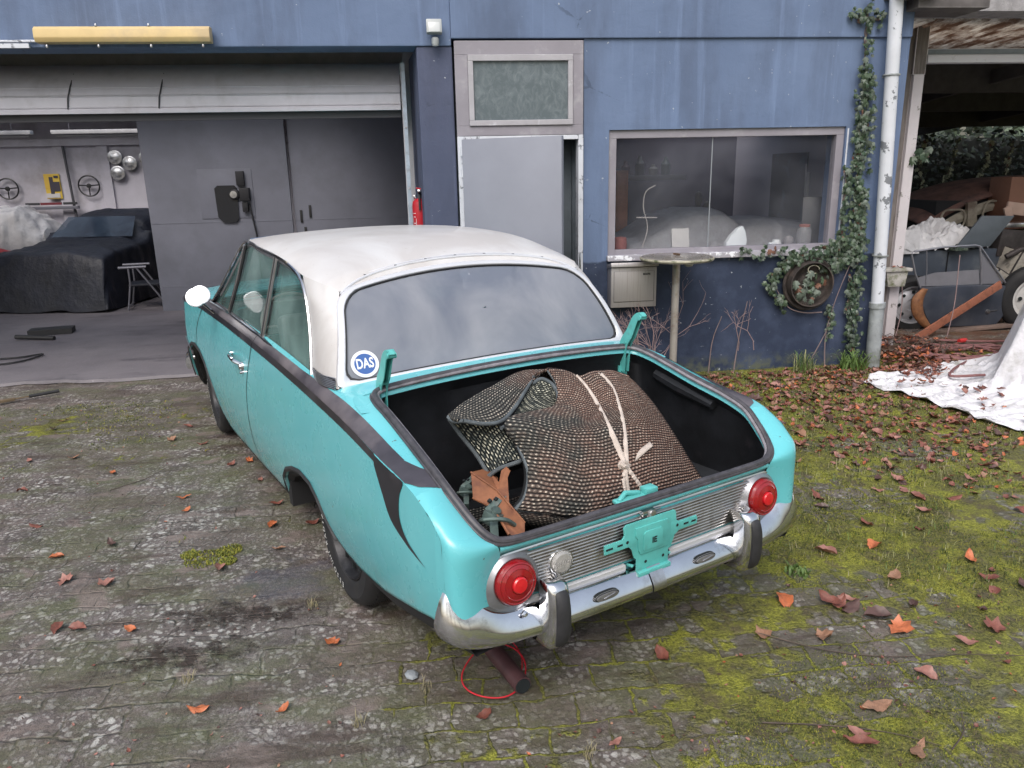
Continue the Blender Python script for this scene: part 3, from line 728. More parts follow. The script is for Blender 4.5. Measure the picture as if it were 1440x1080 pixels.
# wheels
TYRE = M('tyre_rubber', (.012, .012, .014), .75, var=.3, vs=10, bump=.3, bs=90, dirt=(.028, .025, .023), ds=9, dlo=.5, dhi=.8)
RIMD = M('dark_steel_rim', (.025, .025, .028), .45, .5, var=.4, vs=14, dirt=(.06, .06, .065), ds=12, dlo=.5, dhi=.7)
LETT = M('tyre_letter_white', (.55, .55, .53), .7)
def make_wheel(x, y, sg, steer=0):
    w = MB(); Mx = rotm(0, sg*PI/2, 0); Rt = rotm(0, 0, steer); Mx = Rt @ Mx; c = np.array([x, y, .305])
    w.lathe([(.185, -.03), (.20, -.065), (.25, -.078), (.285, -.068), (.300, -.05), (.305, -.02), (.305, .02), (.300, .05), (.285, .068), (.262, .077), (.258, .075), (.225, .076), (.20, .066), (.19, .05), (.185, .03)], 64, Mx, c)
    for k in range(72):
        a = 2*PI*k/72
        for zz_ in (-.035, 0, .035): w.box(np.array([.3045*math.cos(a), .3045*math.sin(a), zz_]) @ Mx.T+c, (.004, .004, .004))
    tw = thing_part('wheel'); t = w.build('tyre', TYRE, tw)
    r_ = MB(); r_.lathe([(.188, .05), (.192, .062), (.186, .064), (.178, .045), (.172, .03), (.16, .028), (.15, .034), (.13, .036), (.115, .030), (.09, .034), (.075, .04), (.07, .052), (.055, .058), (0, .060)], 48, Mx, c)
    for k in range(10):
        a = 2*PI*k/10; r_.box(np.array([.145*math.cos(a), .145*math.sin(a), .039]) @ Mx.T+c, (.004, .004, .004))
    for k in range(12):
        a = 2*PI*k/12; p0 = np.array([.118*math.cos(a), .118*math.sin(a), .037]); p1 = np.array([.160*math.cos(a), .160*math.sin(a), .034]); r_.tube(np.array([p0, p1]) @ Mx.T+c, .010, 6, mi=1)
    r_.build('rim', [RIMD, GAP], tw)
    if sg < 0:
        l = MB()
        def arc(word, a0, a1, size):
            for k, ch in enumerate(word):
                a = R(a0+(a1-a0)*(k/(max(1, len(word)-1)))); vs, fs = text_mesh(ch, size, .0006)
                # letter frame on wheel plane: radial outwards is the letter's up
                er = np.array([math.cos(a), math.sin(a), 0]); et = np.array([math.sin(a), -math.cos(a), 0])
                F = np.stack([et, er, np.cross(et, er)], 1)
                vv = np.array(vs) @ F.T+er*.243+[0, 0, .0785]
                l.add(vv @ Mx.T+c, fs)
        return tw, arc, l
    return tw, None, None
ARC0 = (172, 150, 141, 130, 120, 84)
def thing_part(name):
    o = bpy.data.objects.new(name, None); COL.objects.link(o); o.parent = CAR; o.empty_display_size = .05; return o
tw, arc, l = make_wheel(-.676, 1.15, -1)
arc('ESSO', ARC0[0], ARC0[1], .034); arc('UNI', ARC0[2], ARC0[3], .026); arc('RADIAL', ARC0[4], ARC0[5], .034)
l.build('sidewall_lettering', LETT, tw, smooth=False)
tw, arc, l = make_wheel(-.655, 3.79, -1, R(-3)); arc('ESSO', ARC0[0], ARC0[1], .034); arc('UNI', ARC0[2], ARC0[3], .026); arc('RADIAL', ARC0[4], ARC0[5], .034); l.build('sidewall_lettering', LETT, tw, smooth=False)
make_wheel(.676, 1.15, 1); make_wheel(.655, 3.79, 1)
# nose fittings, mostly out of view
mb = MB()
for k in range(7): mb.box((0, 4.685, .50+.035*k), (.8, .012, .012))
mb.span((-.42, 4.66, .47), (.42, 4.675, .75), 1); mb.build('front_grille', [CHROME, GAP], CAR, bevel=.002)
for sg in (-1, 1):
    mb = MB(); mb.lathe([(.10, 0), (.10, .03), (.092, .035)], 30, rotm(R(-90), 0, 0), (sg*.53, 4.63, .62)); h = mb.build('headlight', CHROME, CAR); mb = MB(); mb.lathe([(.092, .03), (.06, .05), (0, .06)], 30, rotm(R(-90), 0, 0), (sg*.53, 4.63, .62)); mb.build('lens', CLEAR, h)
mb = MB(); mb.tube(cr([(-.78, 4.35, .40), (-.7, 4.62, .40), (0, 4.78, .40), (.7, 4.62, .40), (.78, 4.35, .40)], 30), .05, 12, sx=.5, up=(0, 0, 1)); mb.build('front_bumper', CHROME, CAR)
CARP = {'main': {'T': [(0.004, 0.74, 0.979), (0.08, 0.74, 0.958), (0.132, 0.7, 0.935), (0.212, 0.71, 0.938), (0.297, 0.7, 0.93), (0.347, 0.66, 0.912)], 'R': [(0.347, 0.66, 0.912), (0.407, 0.58, 0.808), (0.446, 0.49, 0.689), (0.485, 0.43, 0.582), (0.521, 0.38, 0.491)], 'B': [(-0.431, 0.3, 0.663), (-0.324, 0.27, 0.633), (-0.205, 0.25, 0.601), (-0.032, 0.25, 0.579), (0.209, 0.29, 0.558), (0.521, 0.38, 0.491)], 'L': [(0.004, 0.74, 0.979), (0.003, 0.67, 0.925), (-0.068, 0.58, 0.883), (-0.356, 0.47, 0.899), (-0.343, 0.42, 0.838), (-0.346, 0.35, 0.758), (-0.388, 0.31, 0.692), (-0.431, 0.3, 0.663)]}, 'tri': {'T': [(-0.097, 0.7, 0.95), (-0.044, 0.71, 0.959), (-0.01, 0.69, 0.937), (-0.005, 0.66, 0.909)], 'R': [(-0.005, 0.66, 0.909), (-0.047, 0.6, 0.874)], 'B': [(-0.359, 0.5, 0.878), (-0.207, 0.55, 0.88), (-0.047, 0.6, 0.874)], 'L': [(-0.097, 0.7, 0.95), (-0.227, 0.6, 0.899), (-0.359, 0.5, 0.878)]}, 'flap': {'T': [(-0.514, 0.6, 0.923), (-0.41, 0.66, 0.941), (-0.27, 0.72, 0.957), (-0.094, 0.78, 0.977), (0.032, 0.78, 0.966)], 'R': [(0.032, 0.78, 0.966), (-0.077, 0.72, 0.97)], 'B': [(-0.485, 0.54, 0.918), (-0.418, 0.52, 0.9), (-0.352, 0.52, 0.895), (-0.264, 0.57, 0.913), (-0.162, 0.65, 0.944), (-0.077, 0.72, 0.97)], 'L': [(-0.514, 0.6, 0.923), (-0.508, 0.57, 0.914), (-0.485, 0.54, 0.918)]}, 'under': {'T': [(-0.509, 0.6, 0.912), (-0.466, 0.56, 0.904), (-0.393, 0.54, 0.887), (-0.338, 0.52, 0.879)], 'R': [(-0.338, 0.52, 0.879), (-0.323, 0.48, 0.829), (-0.311, 0.44, 0.773)], 'B': [(-0.396, 0.52, 0.693), (-0.378, 0.5, 0.728), (-0.348, 0.47, 0.763), (-0.311, 0.44, 0.773)], 'L': [(-0.509, 0.6, 0.912), (-0.467, 0.6, 0.845), (-0.423, 0.57, 0.77), (-0.396, 0.52, 0.693)]}}
STRAP = {'b1': [(0.109, 0.701, 0.945), (0.118, 0.666, 0.921), (0.098, 0.568, 0.884), (0.059, 0.449, 0.837), (0.038, 0.359, 0.779), (0.033, 0.307, 0.719)], 'b2': [(0.234, 0.701, 0.934), (0.216, 0.608, 0.904), (0.179, 0.52, 0.858), (0.117, 0.415, 0.813), (0.077, 0.353, 0.755), (0.043, 0.307, 0.717)], 'd1': [(0.036, 0.307, 0.71), (0.022, 0.281, 0.667), (0.013, 0.258, 0.631), (0.038, 0.254, 0.587)], 'd2': [(0.046, 0.307, 0.699), (0.058, 0.281, 0.667), (0.08, 0.273, 0.631), (0.1, 0.264, 0.593)], 'd3': [(0.039, 0.307, 0.709), (0.001, 0.268, 0.663), (-0.003, 0.254, 0.622)]}
TAIL = [(0.043, 0.307, 0.714), (0.096, 0.327, 0.718), (0.154, 0.342, 0.731), (0.238, 0.377, 0.736)]
RUST1 = [(-0.476, 0.52, 0.734), (-0.355, 0.6, 0.701), (-0.342, 0.5, 0.72), (-0.418, 0.36, 0.707), (-0.463, 0.36, 0.68), (-0.508, 0.46, 0.693)]
RUST = {'face': [(-0.486, 0.5, 0.743), (-0.525, 0.42, 0.686), (-0.491, 0.36, 0.669), (-0.505, 0.27, 0.654), (-0.507, 0.22, 0.628), (-0.448, 0.22, 0.601), (-0.415, 0.27, 0.624), (-0.44, 0.3, 0.668), (-0.451, 0.38, 0.708)], 'top': [(-0.486, 0.5, 0.743), (-0.378, 0.56, 0.716), (-0.39, 0.48, 0.706), (-0.451, 0.38, 0.708)], 'web': [(-0.401, 0.52, 0.722), (-0.451, 0.38, 0.708), (-0.437, 0.33, 0.677), (-0.398, 0.4, 0.735), (-0.374, 0.42, 0.749), (-0.378, 0.44, 0.759), (-0.399, 0.44, 0.748), (-0.415, 0.43, 0.713), (-0.42, 0.46, 0.688)]}
# ------------------------------------------------------------------ load in the boot (same frame as the car)
def coons(T, Rr, B, L, nu, nv):
    T = cr(T, nu); B = cr(B, nu); L = cr(L, nv); Rr = cr(Rr, nv); G = np.zeros((nv, nu, 3))
    for j in range(nv):
        v = j/(nv-1)
        for i in range(nu):
            u = i/(nu-1)
            G[j, i] = (1-v)*T[i]+v*B[i]+(1-u)*L[j]+u*Rr[j]-((1-u)*(1-v)*T[0]+u*(1-v)*T[-1]+(1-u)*v*B[0]+u*v*B[-1])
    return G
def weave(name, base, brown, speck, amt, sx, sy, thr):
    t = NT(name); v = t.coord('UV'); vo = t.coord('Object')
    m = t.new('ShaderNodeMapping'); t.link(v, m.inputs[0]); m.inputs['Scale'].default_value = (sx, sy, 1)
    m.inputs['Rotation'].default_value = (0, 0, .0)
    # staggered cords: shift every other row
    sep = t.new('ShaderNodeSeparateXYZ'); t.link(m.outputs[0], sep.inputs[0])
    wob = t.math('MULTIPLY_ADD', t.noise(vo, 9, 4), 2.2, -1.1)
    row = t.math('FLOOR', t.math('ADD', sep.outputs[1], wob)); sh = t.math('MULTIPLY', t.math('MODULO', row, 2.0), .5)
    fx = t.math('FRACT', t.math('ADD', t.math('ADD', sep.outputs[0], sh), 100.0)); fy = t.math('FRACT', t.math('ADD', t.math('ADD', sep.outputs[1], wob), 100.0))
    dx = t.math('ABSOLUTE', t.math('SUBTRACT', fx, .5)); dy = t.math('ABSOLUTE', t.math('SUBTRACT', fy, .5))
    cord = t.math('SINE', t.math('MULTIPLY', fy, PI)); cx_ = t.math('SINE', t.math('MULTIPLY', fx, PI))
    h = t.math('MULTIPLY', cord, t.math('MULTIPLY_ADD', cx_, .6, .4))
    d = t.math('ADD', t.math('POWER', t.math('MULTIPLY', dx, 2.2), 2.0), t.math('POWER', t.math('MULTIPLY', dy, 2.6), 2.0))
    s = t.math('MULTIPLY', t.ramp(d, [(thr*.5, 1.0), (thr, 0.0)]), t.ramp(t.noise(vo, 55, 3), [(.42, .05), (.6, 1.0)]))
    sx_ = t.new('ShaderNodeSeparateXYZ'); t.link(vo, sx_.inputs[0])
    c = t.mix(t.ramp(t.math('MULTIPLY_ADD', sx_.outputs[0], .55, t.noise(vo, 6, 5, .6)), [(.32, 0.0), (.58, 1.0)]), base, brown)
    c = t.mix(t.ramp(h, [(.15, 0.0), (.7, 1.0)]), (.012, .011, .012), c)
    c = t.mix(t.math('MULTIPLY', s, amt), c, speck)
    t.col(c); t.set(Roughness=.85); t.b.inputs['Specular IOR Level'].default_value = .25
    t.link(t.bump(t.noise(vo, 500, 2), .3, .001, t.bump(h, .9, .006)), t.b.inputs['Normal'])
    return t.m
WEAVE = weave('woven_mat_top', (.078, .078, .070), (.215, .128, .098), (.62, .54, .45), .85, 66, 80, .30)
WEAVEU = weave('woven_mat_underside', (.045, .06, .06), (.07, .075, .06), (.72, .70, .56), .95, 42, 88, .62)
BIND = M('binding_tape', (.085, .10, .11), .8, var=.3, vs=30, bump=.3, bs=200)
def uvg(G):
    G = np.asarray(G); n, m = G.shape[:2]
    du = np.linalg.norm(np.diff(G, axis=1), axis=2).mean(0); dv = np.linalg.norm(np.diff(G, axis=0), axis=2).mean(1)
    u = np.concatenate([[0], np.cumsum(du)]); v = np.concatenate([[0], np.cumsum(dv)])
    return np.stack(np.meshgrid(u, v), -1)
CAMC = np.array([-1.651, -1.666, 1.744])   # side the folds bulge towards (up and rearwards)
def bulge(G, amt, fn):
    nv, nu = G.shape[:2]
    for j in range(nv):
        for i in range(nu):
            d = CAMC-G[j, i]; G[j, i] += d/np.linalg.norm(d)*amt*fn(i/(nu-1), j/(nv-1))
    return G
RUG = thing('rolled_mat', 'brown and black woven mat rolled up and tied with beige tape in the open boot', 'mat', (.769, 2.216, 0), R(25.61))
pt = CARP['main']; G = coons(pt['T'], pt['R'], pt['B'], pt['L'], 70, 56)
G = bulge(G, .07, lambda u, v: 4*v*(1-v)*min(1, 4*u*(1-u)*1.6)**.7)
G = bulge(G, .022, lambda u, v: mn.noise(Vector((u*3.2, v*2.6, 2.5)))*min(1, 6*u)*min(1, 6*v))
G = bulge(G, .007, lambda u, v: mn.noise(Vector((u*9, v*7, 5.5))))
G = bulge(G, -.030, lambda u, v: math.exp(-((u-.36-.16*v)/.07)**2)*max(0, 1-1.2*v))
# pinched in by the tape
G = bulge(G, -.012, lambda u, v: math.exp(-((u-.50-.05*v)/.06)**2)*(1-v)+math.exp(-((u-.70)/.05)**2)*(1-v)**2*.7)
MAIN = G
back = G[0].copy(); tail = [G[0]+[0, .05, -.03], G[0]+[0, .12, -.12], G[0]+[0, .16, -.25], G[0]*[1, 0, 0]+[0, .80, .50]]
GB = np.concatenate([np.array(tail[::-1]), G]); mb = MB(); mb.grid(GB, 0, uv=uvg(GB)); 
mb.build('mat_top', WEAVE, RUG, solid=.013, angle=80)
# underneath: the roll continues under and behind so it is a full round bundle
b = G[-1]; und = [b, b+[0, .05, -.05], b+[0, .14, -.10], b*[1, 0, 0]+[0, .55, .45], b*[1, 0, 0]+[0, .70, .50]]
mb = MB(); mb.grid(und, 0, uv=uvg(und)); mb.build('mat_lower_layer', WEAVE, RUG, solid=.012, angle=80)
# right end of the roll, spiralled layers
e = G[:, -1]; cen_ = e.mean(0)+[-.02, .16, -.06]; rings = [e+(cen_-e)*k+np.array([-.03*k, 0, 0]) for k in (0.0, .15, .3, .45, .6, .8)]
mb = MB(); mb.grid(rings, 0, uv=uvg(rings)); mb.build('mat_end', WEAVE, RUG, angle=80)
mb = MB()
g2 = coons(*[CARP['tri'][k] for k in 'TRBL'], 26, 20); mb.grid(g2, 0, uv=uvg(g2))
g4 = coons(*[CARP['under'][k] for k in 'TRBL'], 34, 26); g4 = bulge(g4, -.02, lambda u, v: 4*v*(1-v)); mb.grid(g4, 0, uv=uvg(g4)[..., ::-1])
mb.build('mat_underside', WEAVEU, RUG, angle=80)
mb = MB(); g3 = coons(*[CARP['flap'][k] for k in 'TRBL'], 44, 24); g3 = bulge(g3, .02, lambda u, v: 4*v*(1-v)); mb.grid(g3, 0, uv=uvg(g3))
mb.build('folded_corner', WEAVE, RUG, solid=.008, angle=80)
# dark mouth of the roll on its near side
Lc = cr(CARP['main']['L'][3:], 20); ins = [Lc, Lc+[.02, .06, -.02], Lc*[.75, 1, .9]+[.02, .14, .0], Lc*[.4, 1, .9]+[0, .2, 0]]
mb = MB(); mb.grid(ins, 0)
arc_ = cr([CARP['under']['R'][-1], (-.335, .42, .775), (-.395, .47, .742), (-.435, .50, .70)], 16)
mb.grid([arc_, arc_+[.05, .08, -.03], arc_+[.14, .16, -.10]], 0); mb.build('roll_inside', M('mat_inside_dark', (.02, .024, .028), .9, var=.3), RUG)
# binding tape edges
def dense(*L): return cr(np.vstack(L), 60)
mb = MB()
for path in (CARP['flap']['L'], CARP['flap']['B'], CARP['under']['L'], CARP['main']['L'][1:], CARP['tri']['T'], CARP['tri']['B']):
    P = cr(path, 40); d = CAMC-P; d /= np.linalg.norm(d, axis=1)[:, None]
    mb.tube(P+d*.006, .0075, 8)
mb.tube(cr([tuple(x) for x in G[0:, 0][::6]], 30), .004, 6); mb.tube(arc_, .008, 8); mb.tube(MAIN[:, -1][4:]+[0, 0, .003], .007, 8); mb.tube(MAIN[-1][::4]+[0, -.002, .002], .005, 6)
mb.build('binding', BIND, RUG)
# tape
TAPE = M('beige_cotton_tape', (.50, .43, .38), .85, var=.15, vs=30, bump=.3, bs=300)
def strip(mb, P, w, n=40, tw=0.0):
    P = cr(P, n); T = np.gradient(P, axis=0); T /= np.linalg.norm(T, axis=1)[:, None]; G_ = []
    for i, (p, t) in enumerate(zip(P, T)):
        d = CAMC-p; d /= np.linalg.norm(d); s_ = np.cross(t, d); s_ /= np.linalg.norm(s_); a = tw*i/n; s2 = s_*math.cos(a)+d*math.sin(a)
        G_.append([p-s2*w, p-s2*w*.3+d*.0015, p+s2*w*.3+d*.0015, p+s2*w])
    mb.grid(G_, 0)
def snap(P, off=.020, n=26):
    P = cr(P, n); D = MAIN.reshape(-1, 3)-CAMC; dist = np.linalg.norm(D, axis=1); U = D/dist[:, None]; out = []
    for p in P:
        d = p-CAMC; u = d/np.linalg.norm(d); k = int(np.argmax(U@u)); near = np.argsort(-(U@u))[:4]; out.append(CAMC+u*(dist[near].mean()-off))
    return np.array(out)
TAIL = [snap([STRAP['d1'][0]]*2, .022, 2)[0]+np.array(p)-np.array(TAIL[0]) for p in TAIL]
STRAP = {k: snap(v) for k, v in STRAP.items()}
mb = MB()
for k, w_ in (('b1', .0105), ('b2', .010), ('d1', .009), ('d2', .009), ('d3', .007)): strip(mb, STRAP[k], w_*1.35)
strip(mb, TAIL, .013, 30, .7)
b0_ = np.array(STRAP['b1'][0]); strip(mb, [b0_, b0_+[0.01, .05, -.02], b0_+[.02, .12, -.12]], .0105); b0_ = np.array(STRAP['b2'][0]); strip(mb, [b0_, b0_+[0.01, .05, -.02], b0_+[.02, .12, -.12]], .010)
kn = np.array(STRAP['d1'][0]); d = CAMC-kn; d /= np.linalg.norm(d)
th = np.linspace(0, 2*PI, 14)
mb.tube(np.array([kn+d*.006+np.array([.016*math.cos(a), .004, .013*math.sin(a)]) for a in th[:-1]]), .0085, 8, closed=True); mb.tube([kn+d*.004+[-.016, 0, .012], kn+d*.016, kn+d*.006+[.018, 0, -.012]], .010, 8)
mb.build('tying_tape', TAPE, RUG, solid=.0015)

RUSTY = M('rust_orange_paint', (.24, .095, .045), .72, var=.3, vs=14, bump=.25, bs=60, dirt=(.12, .045, .028), ds=16, dlo=.45, dhi=.7)
BRK = thing('rusty_bracket', 'orange-brown rusty sheet metal bracket standing on the boot floor beside the mat', 'bracket', (.769, 2.216, 0), R(25.61))
mb = MB()
def plate(P, off): 
    P = np.array(P, float); n = len(P); c = P.mean(0); mb.add(np.vstack([P, P+off]), [tuple(range(n)), tuple(range(2*n-1, n-1, -1))]+[(i, (i+1) % n, (i+1) % n+n, i+n) for i in range(n)])
plate(RUST['face'], np.array([.004, .006, -.002])); plate(RUST['top'], np.array([.002, .003, -.006])); plate(RUST['web'], np.array([.003, .006, -.002]))
mb.build('bracket_plate', RUSTY, BRK, bevel=.0012)
mb = MB(); a = np.array(RUST['face']); mb.tube([a[1], a[2], a[3], a[4]], .005, 6); mb.tube([a[0], a[8], a[7], a[6]], .004, 6); mb.build('folded_lip', RUSTY, BRK)
GUN = M('grey_green_metal', (.09, .13, .12), .55, .3, var=.4, vs=25, dirt=(.2, .2, .18), ds=30, dlo=.55, dhi=.75)
def catch(c, s, lab):
    t = thing('latch_mechanism', lab, 'latch', (.769, 2.216, 0), R(25.61)); c = np.array(c); mb = MB()
    mb.box(c, (.06*s, .035*s, .03*s), (.2, .3, .4)); mb.box(c+[.02*s, .02*s, .028*s], (.075*s, .02*s, .012*s), (.3, -.35, .3)); mb.box(c+[-.02*s, -.03*s, -.012*s], (.02*s, .08*s, .03*s), (.4, 0, -.5)); mb.tube(cr([c+[-.04*s, 0, 0], c+[-.05*s, -.03*s, .02*s], c+[0, -.05*s, .015*s], c+[.05*s, -.04*s, -.03*s]], 14), .006*s, 6)
    mb.lathe([(0, .01), (.012*s, .01), (.014*s, 0)], 12, rotm(.5, .3, 0), c+[0, -.01, .02*s])
    mb.build('mechanism', GUN, t, bevel=.002)
    mb = MB()
    for k in range(3): mb.box(c+np.array([.0+.018*k*s, .022*s, .037*s]), (.009*s, .008*s, .006*s), (.3, -.35, .3))
    mb.build('slots', GAP, t, smooth=False)
catch((-.480, .545, .652), .95, 'smaller grey-green metal latch lying behind the rusty bracket in the boot')
catch((-.495, .330, .640), 1.35, 'larger grey-green metal latch with a bent lever at the rear corner of the boot')
# ------------------------------------------------------------------ workshop building
def wall_mat(name, c, c2, dark, zone=None):
    t = NT(name); v = t.coord('Object')
    col = t.mix(t.ramp(t.noise(v, 1.1, 6, .6), [(.3, 0.0), (.7, 1.0)]), c, c2)
    col = t.mix(t.math('MULTIPLY', t.ramp(t.noise(t.coord('Object', (1, 1, .25)), 2.4, 6, .65), [(.46, 0.0), (.66, 1.0)]), .60), col, dark)
    col = t.mix(t.math('MULTIPLY', t.ramp(t.noise(t.coord('Object', (6, 6, .35)), 2.0, 5, .6), [(.55, 0.0), (.70, 1.0)]), .35), col, tuple(min(1, x*1.45) for x in c2))
    ck = t.voro(t.coord('Object', (1, 1, 1)), 1.3, 'DISTANCE_TO_EDGE')
    ckm = t.math('MULTIPLY', t.ramp(t.math('ADD', ck.outputs['Distance'], t.math('MULTIPLY_ADD', t.noise(v, 6, 5, .7), .10, -.05)), [(.0, 1.0), (.006, 0.0)]), t.ramp(t.noise(v, 1.2, 3), [(.55, 0.0), (.6, .7)]))
    col = t.mix(ckm, col, tuple(x*.45 for x in c))
    if zone:
        sep = t.new('ShaderNodeSeparateXYZ'); t.link(v, sep.inputs[0])
        z = t.math('ADD', sep.outputs[2], t.math('MULTIPLY_ADD', t.noise(v, 5, 4), .10, -.05))
        f = t.ramp(t.math('SUBTRACT', z, 0.0), [(zone, 1.0), (min(1, zone+.05), 0.0)])
        low = t.mix(t.ramp(t.noise(v, 2.6, 5, .6), [(.45, 0.0), (.72, 1.0)]), (.018, .029, .062), (.055, .075, .135))
        low = t.mix(t.math('MULTIPLY', t.ramp(t.noise(t.coord('Object', (1, 1, 3)), 9, 4, .6), [(.70, 0.0), (.73, 1.0)]), .8), low, (.30, .32, .38))
        col = t.mix(f, col, low)
        g = t.math('MULTIPLY', t.ramp(sep.outputs[2], [(.02, 1.0), (.16, 0.0)]), t.ramp(t.noise(v, 14, 4), [(.4, 0.0), (.6, 1.0)]), clamp=True)
        col = t.mix(g, col, (.09, .10, .07))
    sp = t.ramp(t.noise(v, 26, 3, .6), [(.715, 0.0), (.73, 1.0)]); col = t.mix(t.math('MULTIPLY', sp, .8), col, (.42, .45, .5))
    t.col(col); t.set(Roughness=.72)
    t.link(t.bump(t.noise(v, 90, 4, .6), .35, .004, t.bump(t.noise(v, 7, 4), .3, .02)), t.b.inputs['Normal'])
    return t.m
SLATE = wall_mat('slate_blue_render', (.100, .145, .250), (.132, .185, .305), (.068, .092, .155))
SLATEW = wall_mat('slate_blue_render_dark_plinth', (.100, .145, .250), (.132, .185, .305), (.075, .100, .165), .985)
PIER = wall_mat('dark_slate_pier', (.050, .062, .112), (.072, .086, .148), (.045, .052, .085))
WHITEW = M('whitewashed_wall', (.50, .48, .54), .8, var=.12, vs=2, bump=.3, bs=12, bd=.01, dirt=(.28, .26, .27), ds=1.5, dlo=.5, dhi=.8)
GARW = M('grey_garage_wall', (.40, .39, .42), .85, var=.15, vs=2, bump=.3, bs=20)
GREYD = M('grey_painted_sheet_door', (.165, .172, .215), .55, var=.12, vs=1.4, dirt=(.115, .12, .15), ds=1.2, dlo=.5, dhi=.8, bump=.15, bs=6, bd=.01)
DOORL = M('door_grey_paint', (.24, .25, .30), .42, var=.08, vs=2, bump=.08, bs=8, bd=.01)
LILAC = M('lilac_grey_frame_paint', (.25, .235, .27), .55, var=.1, vs=3, dirt=(.36, .35, .38), ds=5, dlo=.55, dhi=.75, bump=.15, bs=60)
PEEL = M('peeling_white_paint', (.58, .60, .66), .6, var=.08, vs=10, dirt=(.20, .21, .24), ds=22, dlo=.60, dhi=.64, bump=.3, bs=40)
ROLLM = M('overhead_door_aluminium', (.60, .59, .66), .48, .15, var=.10, vs=3, dirt=(.38, .37, .40), ds=3, dlo=.5, dhi=.8)
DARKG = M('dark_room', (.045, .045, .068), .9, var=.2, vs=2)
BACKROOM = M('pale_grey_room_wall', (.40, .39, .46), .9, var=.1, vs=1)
GLW = glass('shop_window_glass', (.05, .055, .07), .10, .02, (.20, .21, .25), 1.4, .15)
B = thing('workshop_building', 'long single-storey slate blue workshop with an open garage bay, grey door and shop window', 'building', (0, 0, 0))
Wy = 6.28
mb = MB()
mb.span((1.292, Wy, 0), (3.98, Wy+.30, 1.02)); mb.span((1.292, Wy, 1.02), (1.50, Wy+.30, 2.04)); mb.span((3.50, Wy, 1.02), (3.98, Wy+.30, 2.04)); mb.span((1.292, Wy, 2.04), (3.98, Wy+.30, 2.715))
mb.build('facade_wall', SLATEW, B, smooth=False)
mb = MB(); mb.span((.265, Wy-.022, 2.715), (3.98, Wy+.30, 3.7)); mb.span((-10, Wy-.012, 2.665), (.265, Wy+.30, 3.7))
mb.build('lintel', SLATE, B, smooth=False, bevel=.008)
mb = MB(); mb.add([(0, Wy, 0), (.27, Wy, 0), (.27, Wy+.72, 0), (-.07, Wy+.72, 0), (0, Wy, 2.665), (.27, Wy, 2.665), (.27, Wy+.72, 2.665), (-.07, Wy+.72, 2.665)], [(0,3,2,1),(4,5,6,7),(0,1,5,4),(1,2,6,5),(2,3,7,6),(3,0,4,7)])
mb.build('pier', PIER, B, bevel=.012, seg=2, smooth=False)
# returns and shell of the bay
for a_, b_ in (((-.12, 7.0, 0), (.0, 14.4, 2.9)), ((-10, 6.6, 0), (-9.9, 14.4, 2.9)), ((3.88, 6.58, 0), (3.98, 9.4, 3.0))):
    mb = MB(); mb.span(a_, b_); mb.build('side_wall', GARW, B, smooth=False)
mb = MB(); mb.span((-10, 14.35, 0), (0, 14.5, 2.9))
for x in (-6.13, -8.2, -5.42, -4.4): mb.span((x-.09, 14.30, 0), (x+.09, 14.36, 2.42))
mb.span((-10, 14.26, 2.30), (0, 14.35, 2.42)); mb.build('back_wall', WHITEW, B, smooth=False, bevel=.01)
mb = MB(); mb.span((-10, 6.58, 2.86), (0, 8.0, 3.0)); mb.span((-10, 9.7, 2.86), (0, 10.9, 3.0)); mb.span((-10, 8.0, 2.86), (-6.0, 9.7, 3.0)); mb.span((-1.2, 8.0, 2.86), (0, 9.7, 3.0)); mb.span((-10, 13.6, 2.86), (0, 14.5, 3.0)); mb.span((-3.4, 10.9, 2.86), (0, 13.6, 3.0)); mb.span((-10, 10.9, 2.86), (-8.2, 13.6, 3.0)); mb.span((-5.95, 10.9, 2.861), (-5.75, 13.6, 3.0))  # gaps in the ceiling are added openings that let sky light into the bay
for y in (10.9, 13.6): mb.span((-10, y-.08, 2.66), (-.12, y+.08, 2.858))
mb.span((-10, 7.30, 2.60), (-.12, 7.36, 2.858))
mb.build('ceiling', M('grey_boards', (.42, .41, .43), .85, var=.15), B, smooth=False)
mb = MB(); mb.span((.0, 6.6, 2.75), (3.9, 8.3, 2.8)); mb.span((.0, 8.3, 2.75), (2.3, 9.5, 2.8)); mb.span((.0, 9.4, 0), (3.9, 9.5, 2.75)); mb.span((.0, 6.6, 0), (.02, 9.4, 2.75)); mb.build('room_lining', DARKG, B, smooth=False)  # ceiling left open at the back right, added to light the side wall
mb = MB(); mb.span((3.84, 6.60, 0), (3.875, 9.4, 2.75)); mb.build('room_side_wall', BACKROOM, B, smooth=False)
# overhead door, tilted up under the lintel
mb = MB(); pr = cr([(6.72, 2.265), (6.73, 2.36), (6.76, 2.45), (6.86, 2.56), (7.05, 2.64), (7.4, 2.67), (8.2, 2.69)], 40); rows = []
for x in np.linspace(-9.8, -.15, 3): rows.append([(x, y, z) for y, z in pr])
mb.grid(rows, 0)
for z in (2.29, 2.375, 2.385, 2.44): mb.tube([(-9.8, float(np.interp(z, pr[:, 1], pr[:, 0]))-.004, z), (-.15, float(np.interp(z, pr[:, 1], pr[:, 0]))-.004, z)], .004, 6)
mb.span((-9.8, 6.70, 2.245), (-.15, 6.75, 2.27)); mb.build('overhead_door', ROLLM, B, angle=40)
mb = MB()
for x in (-2.06, -2.75, -4.2): mb.tube([(x, 6.715, 2.28), (x+.01, 6.72, 2.36), (x+.03, 6.75, 2.45), (x+.03, 6.86, 2.555)], .006, 6)
mb.span((-9.8, 6.76, 2.19), (-.15, 6.80, 2.25)); mb.build('door_brackets', M('door_dark_strip', (.05, .05, .06), .6), B)  # dark brackets and a dark strip below the door's bottom edge
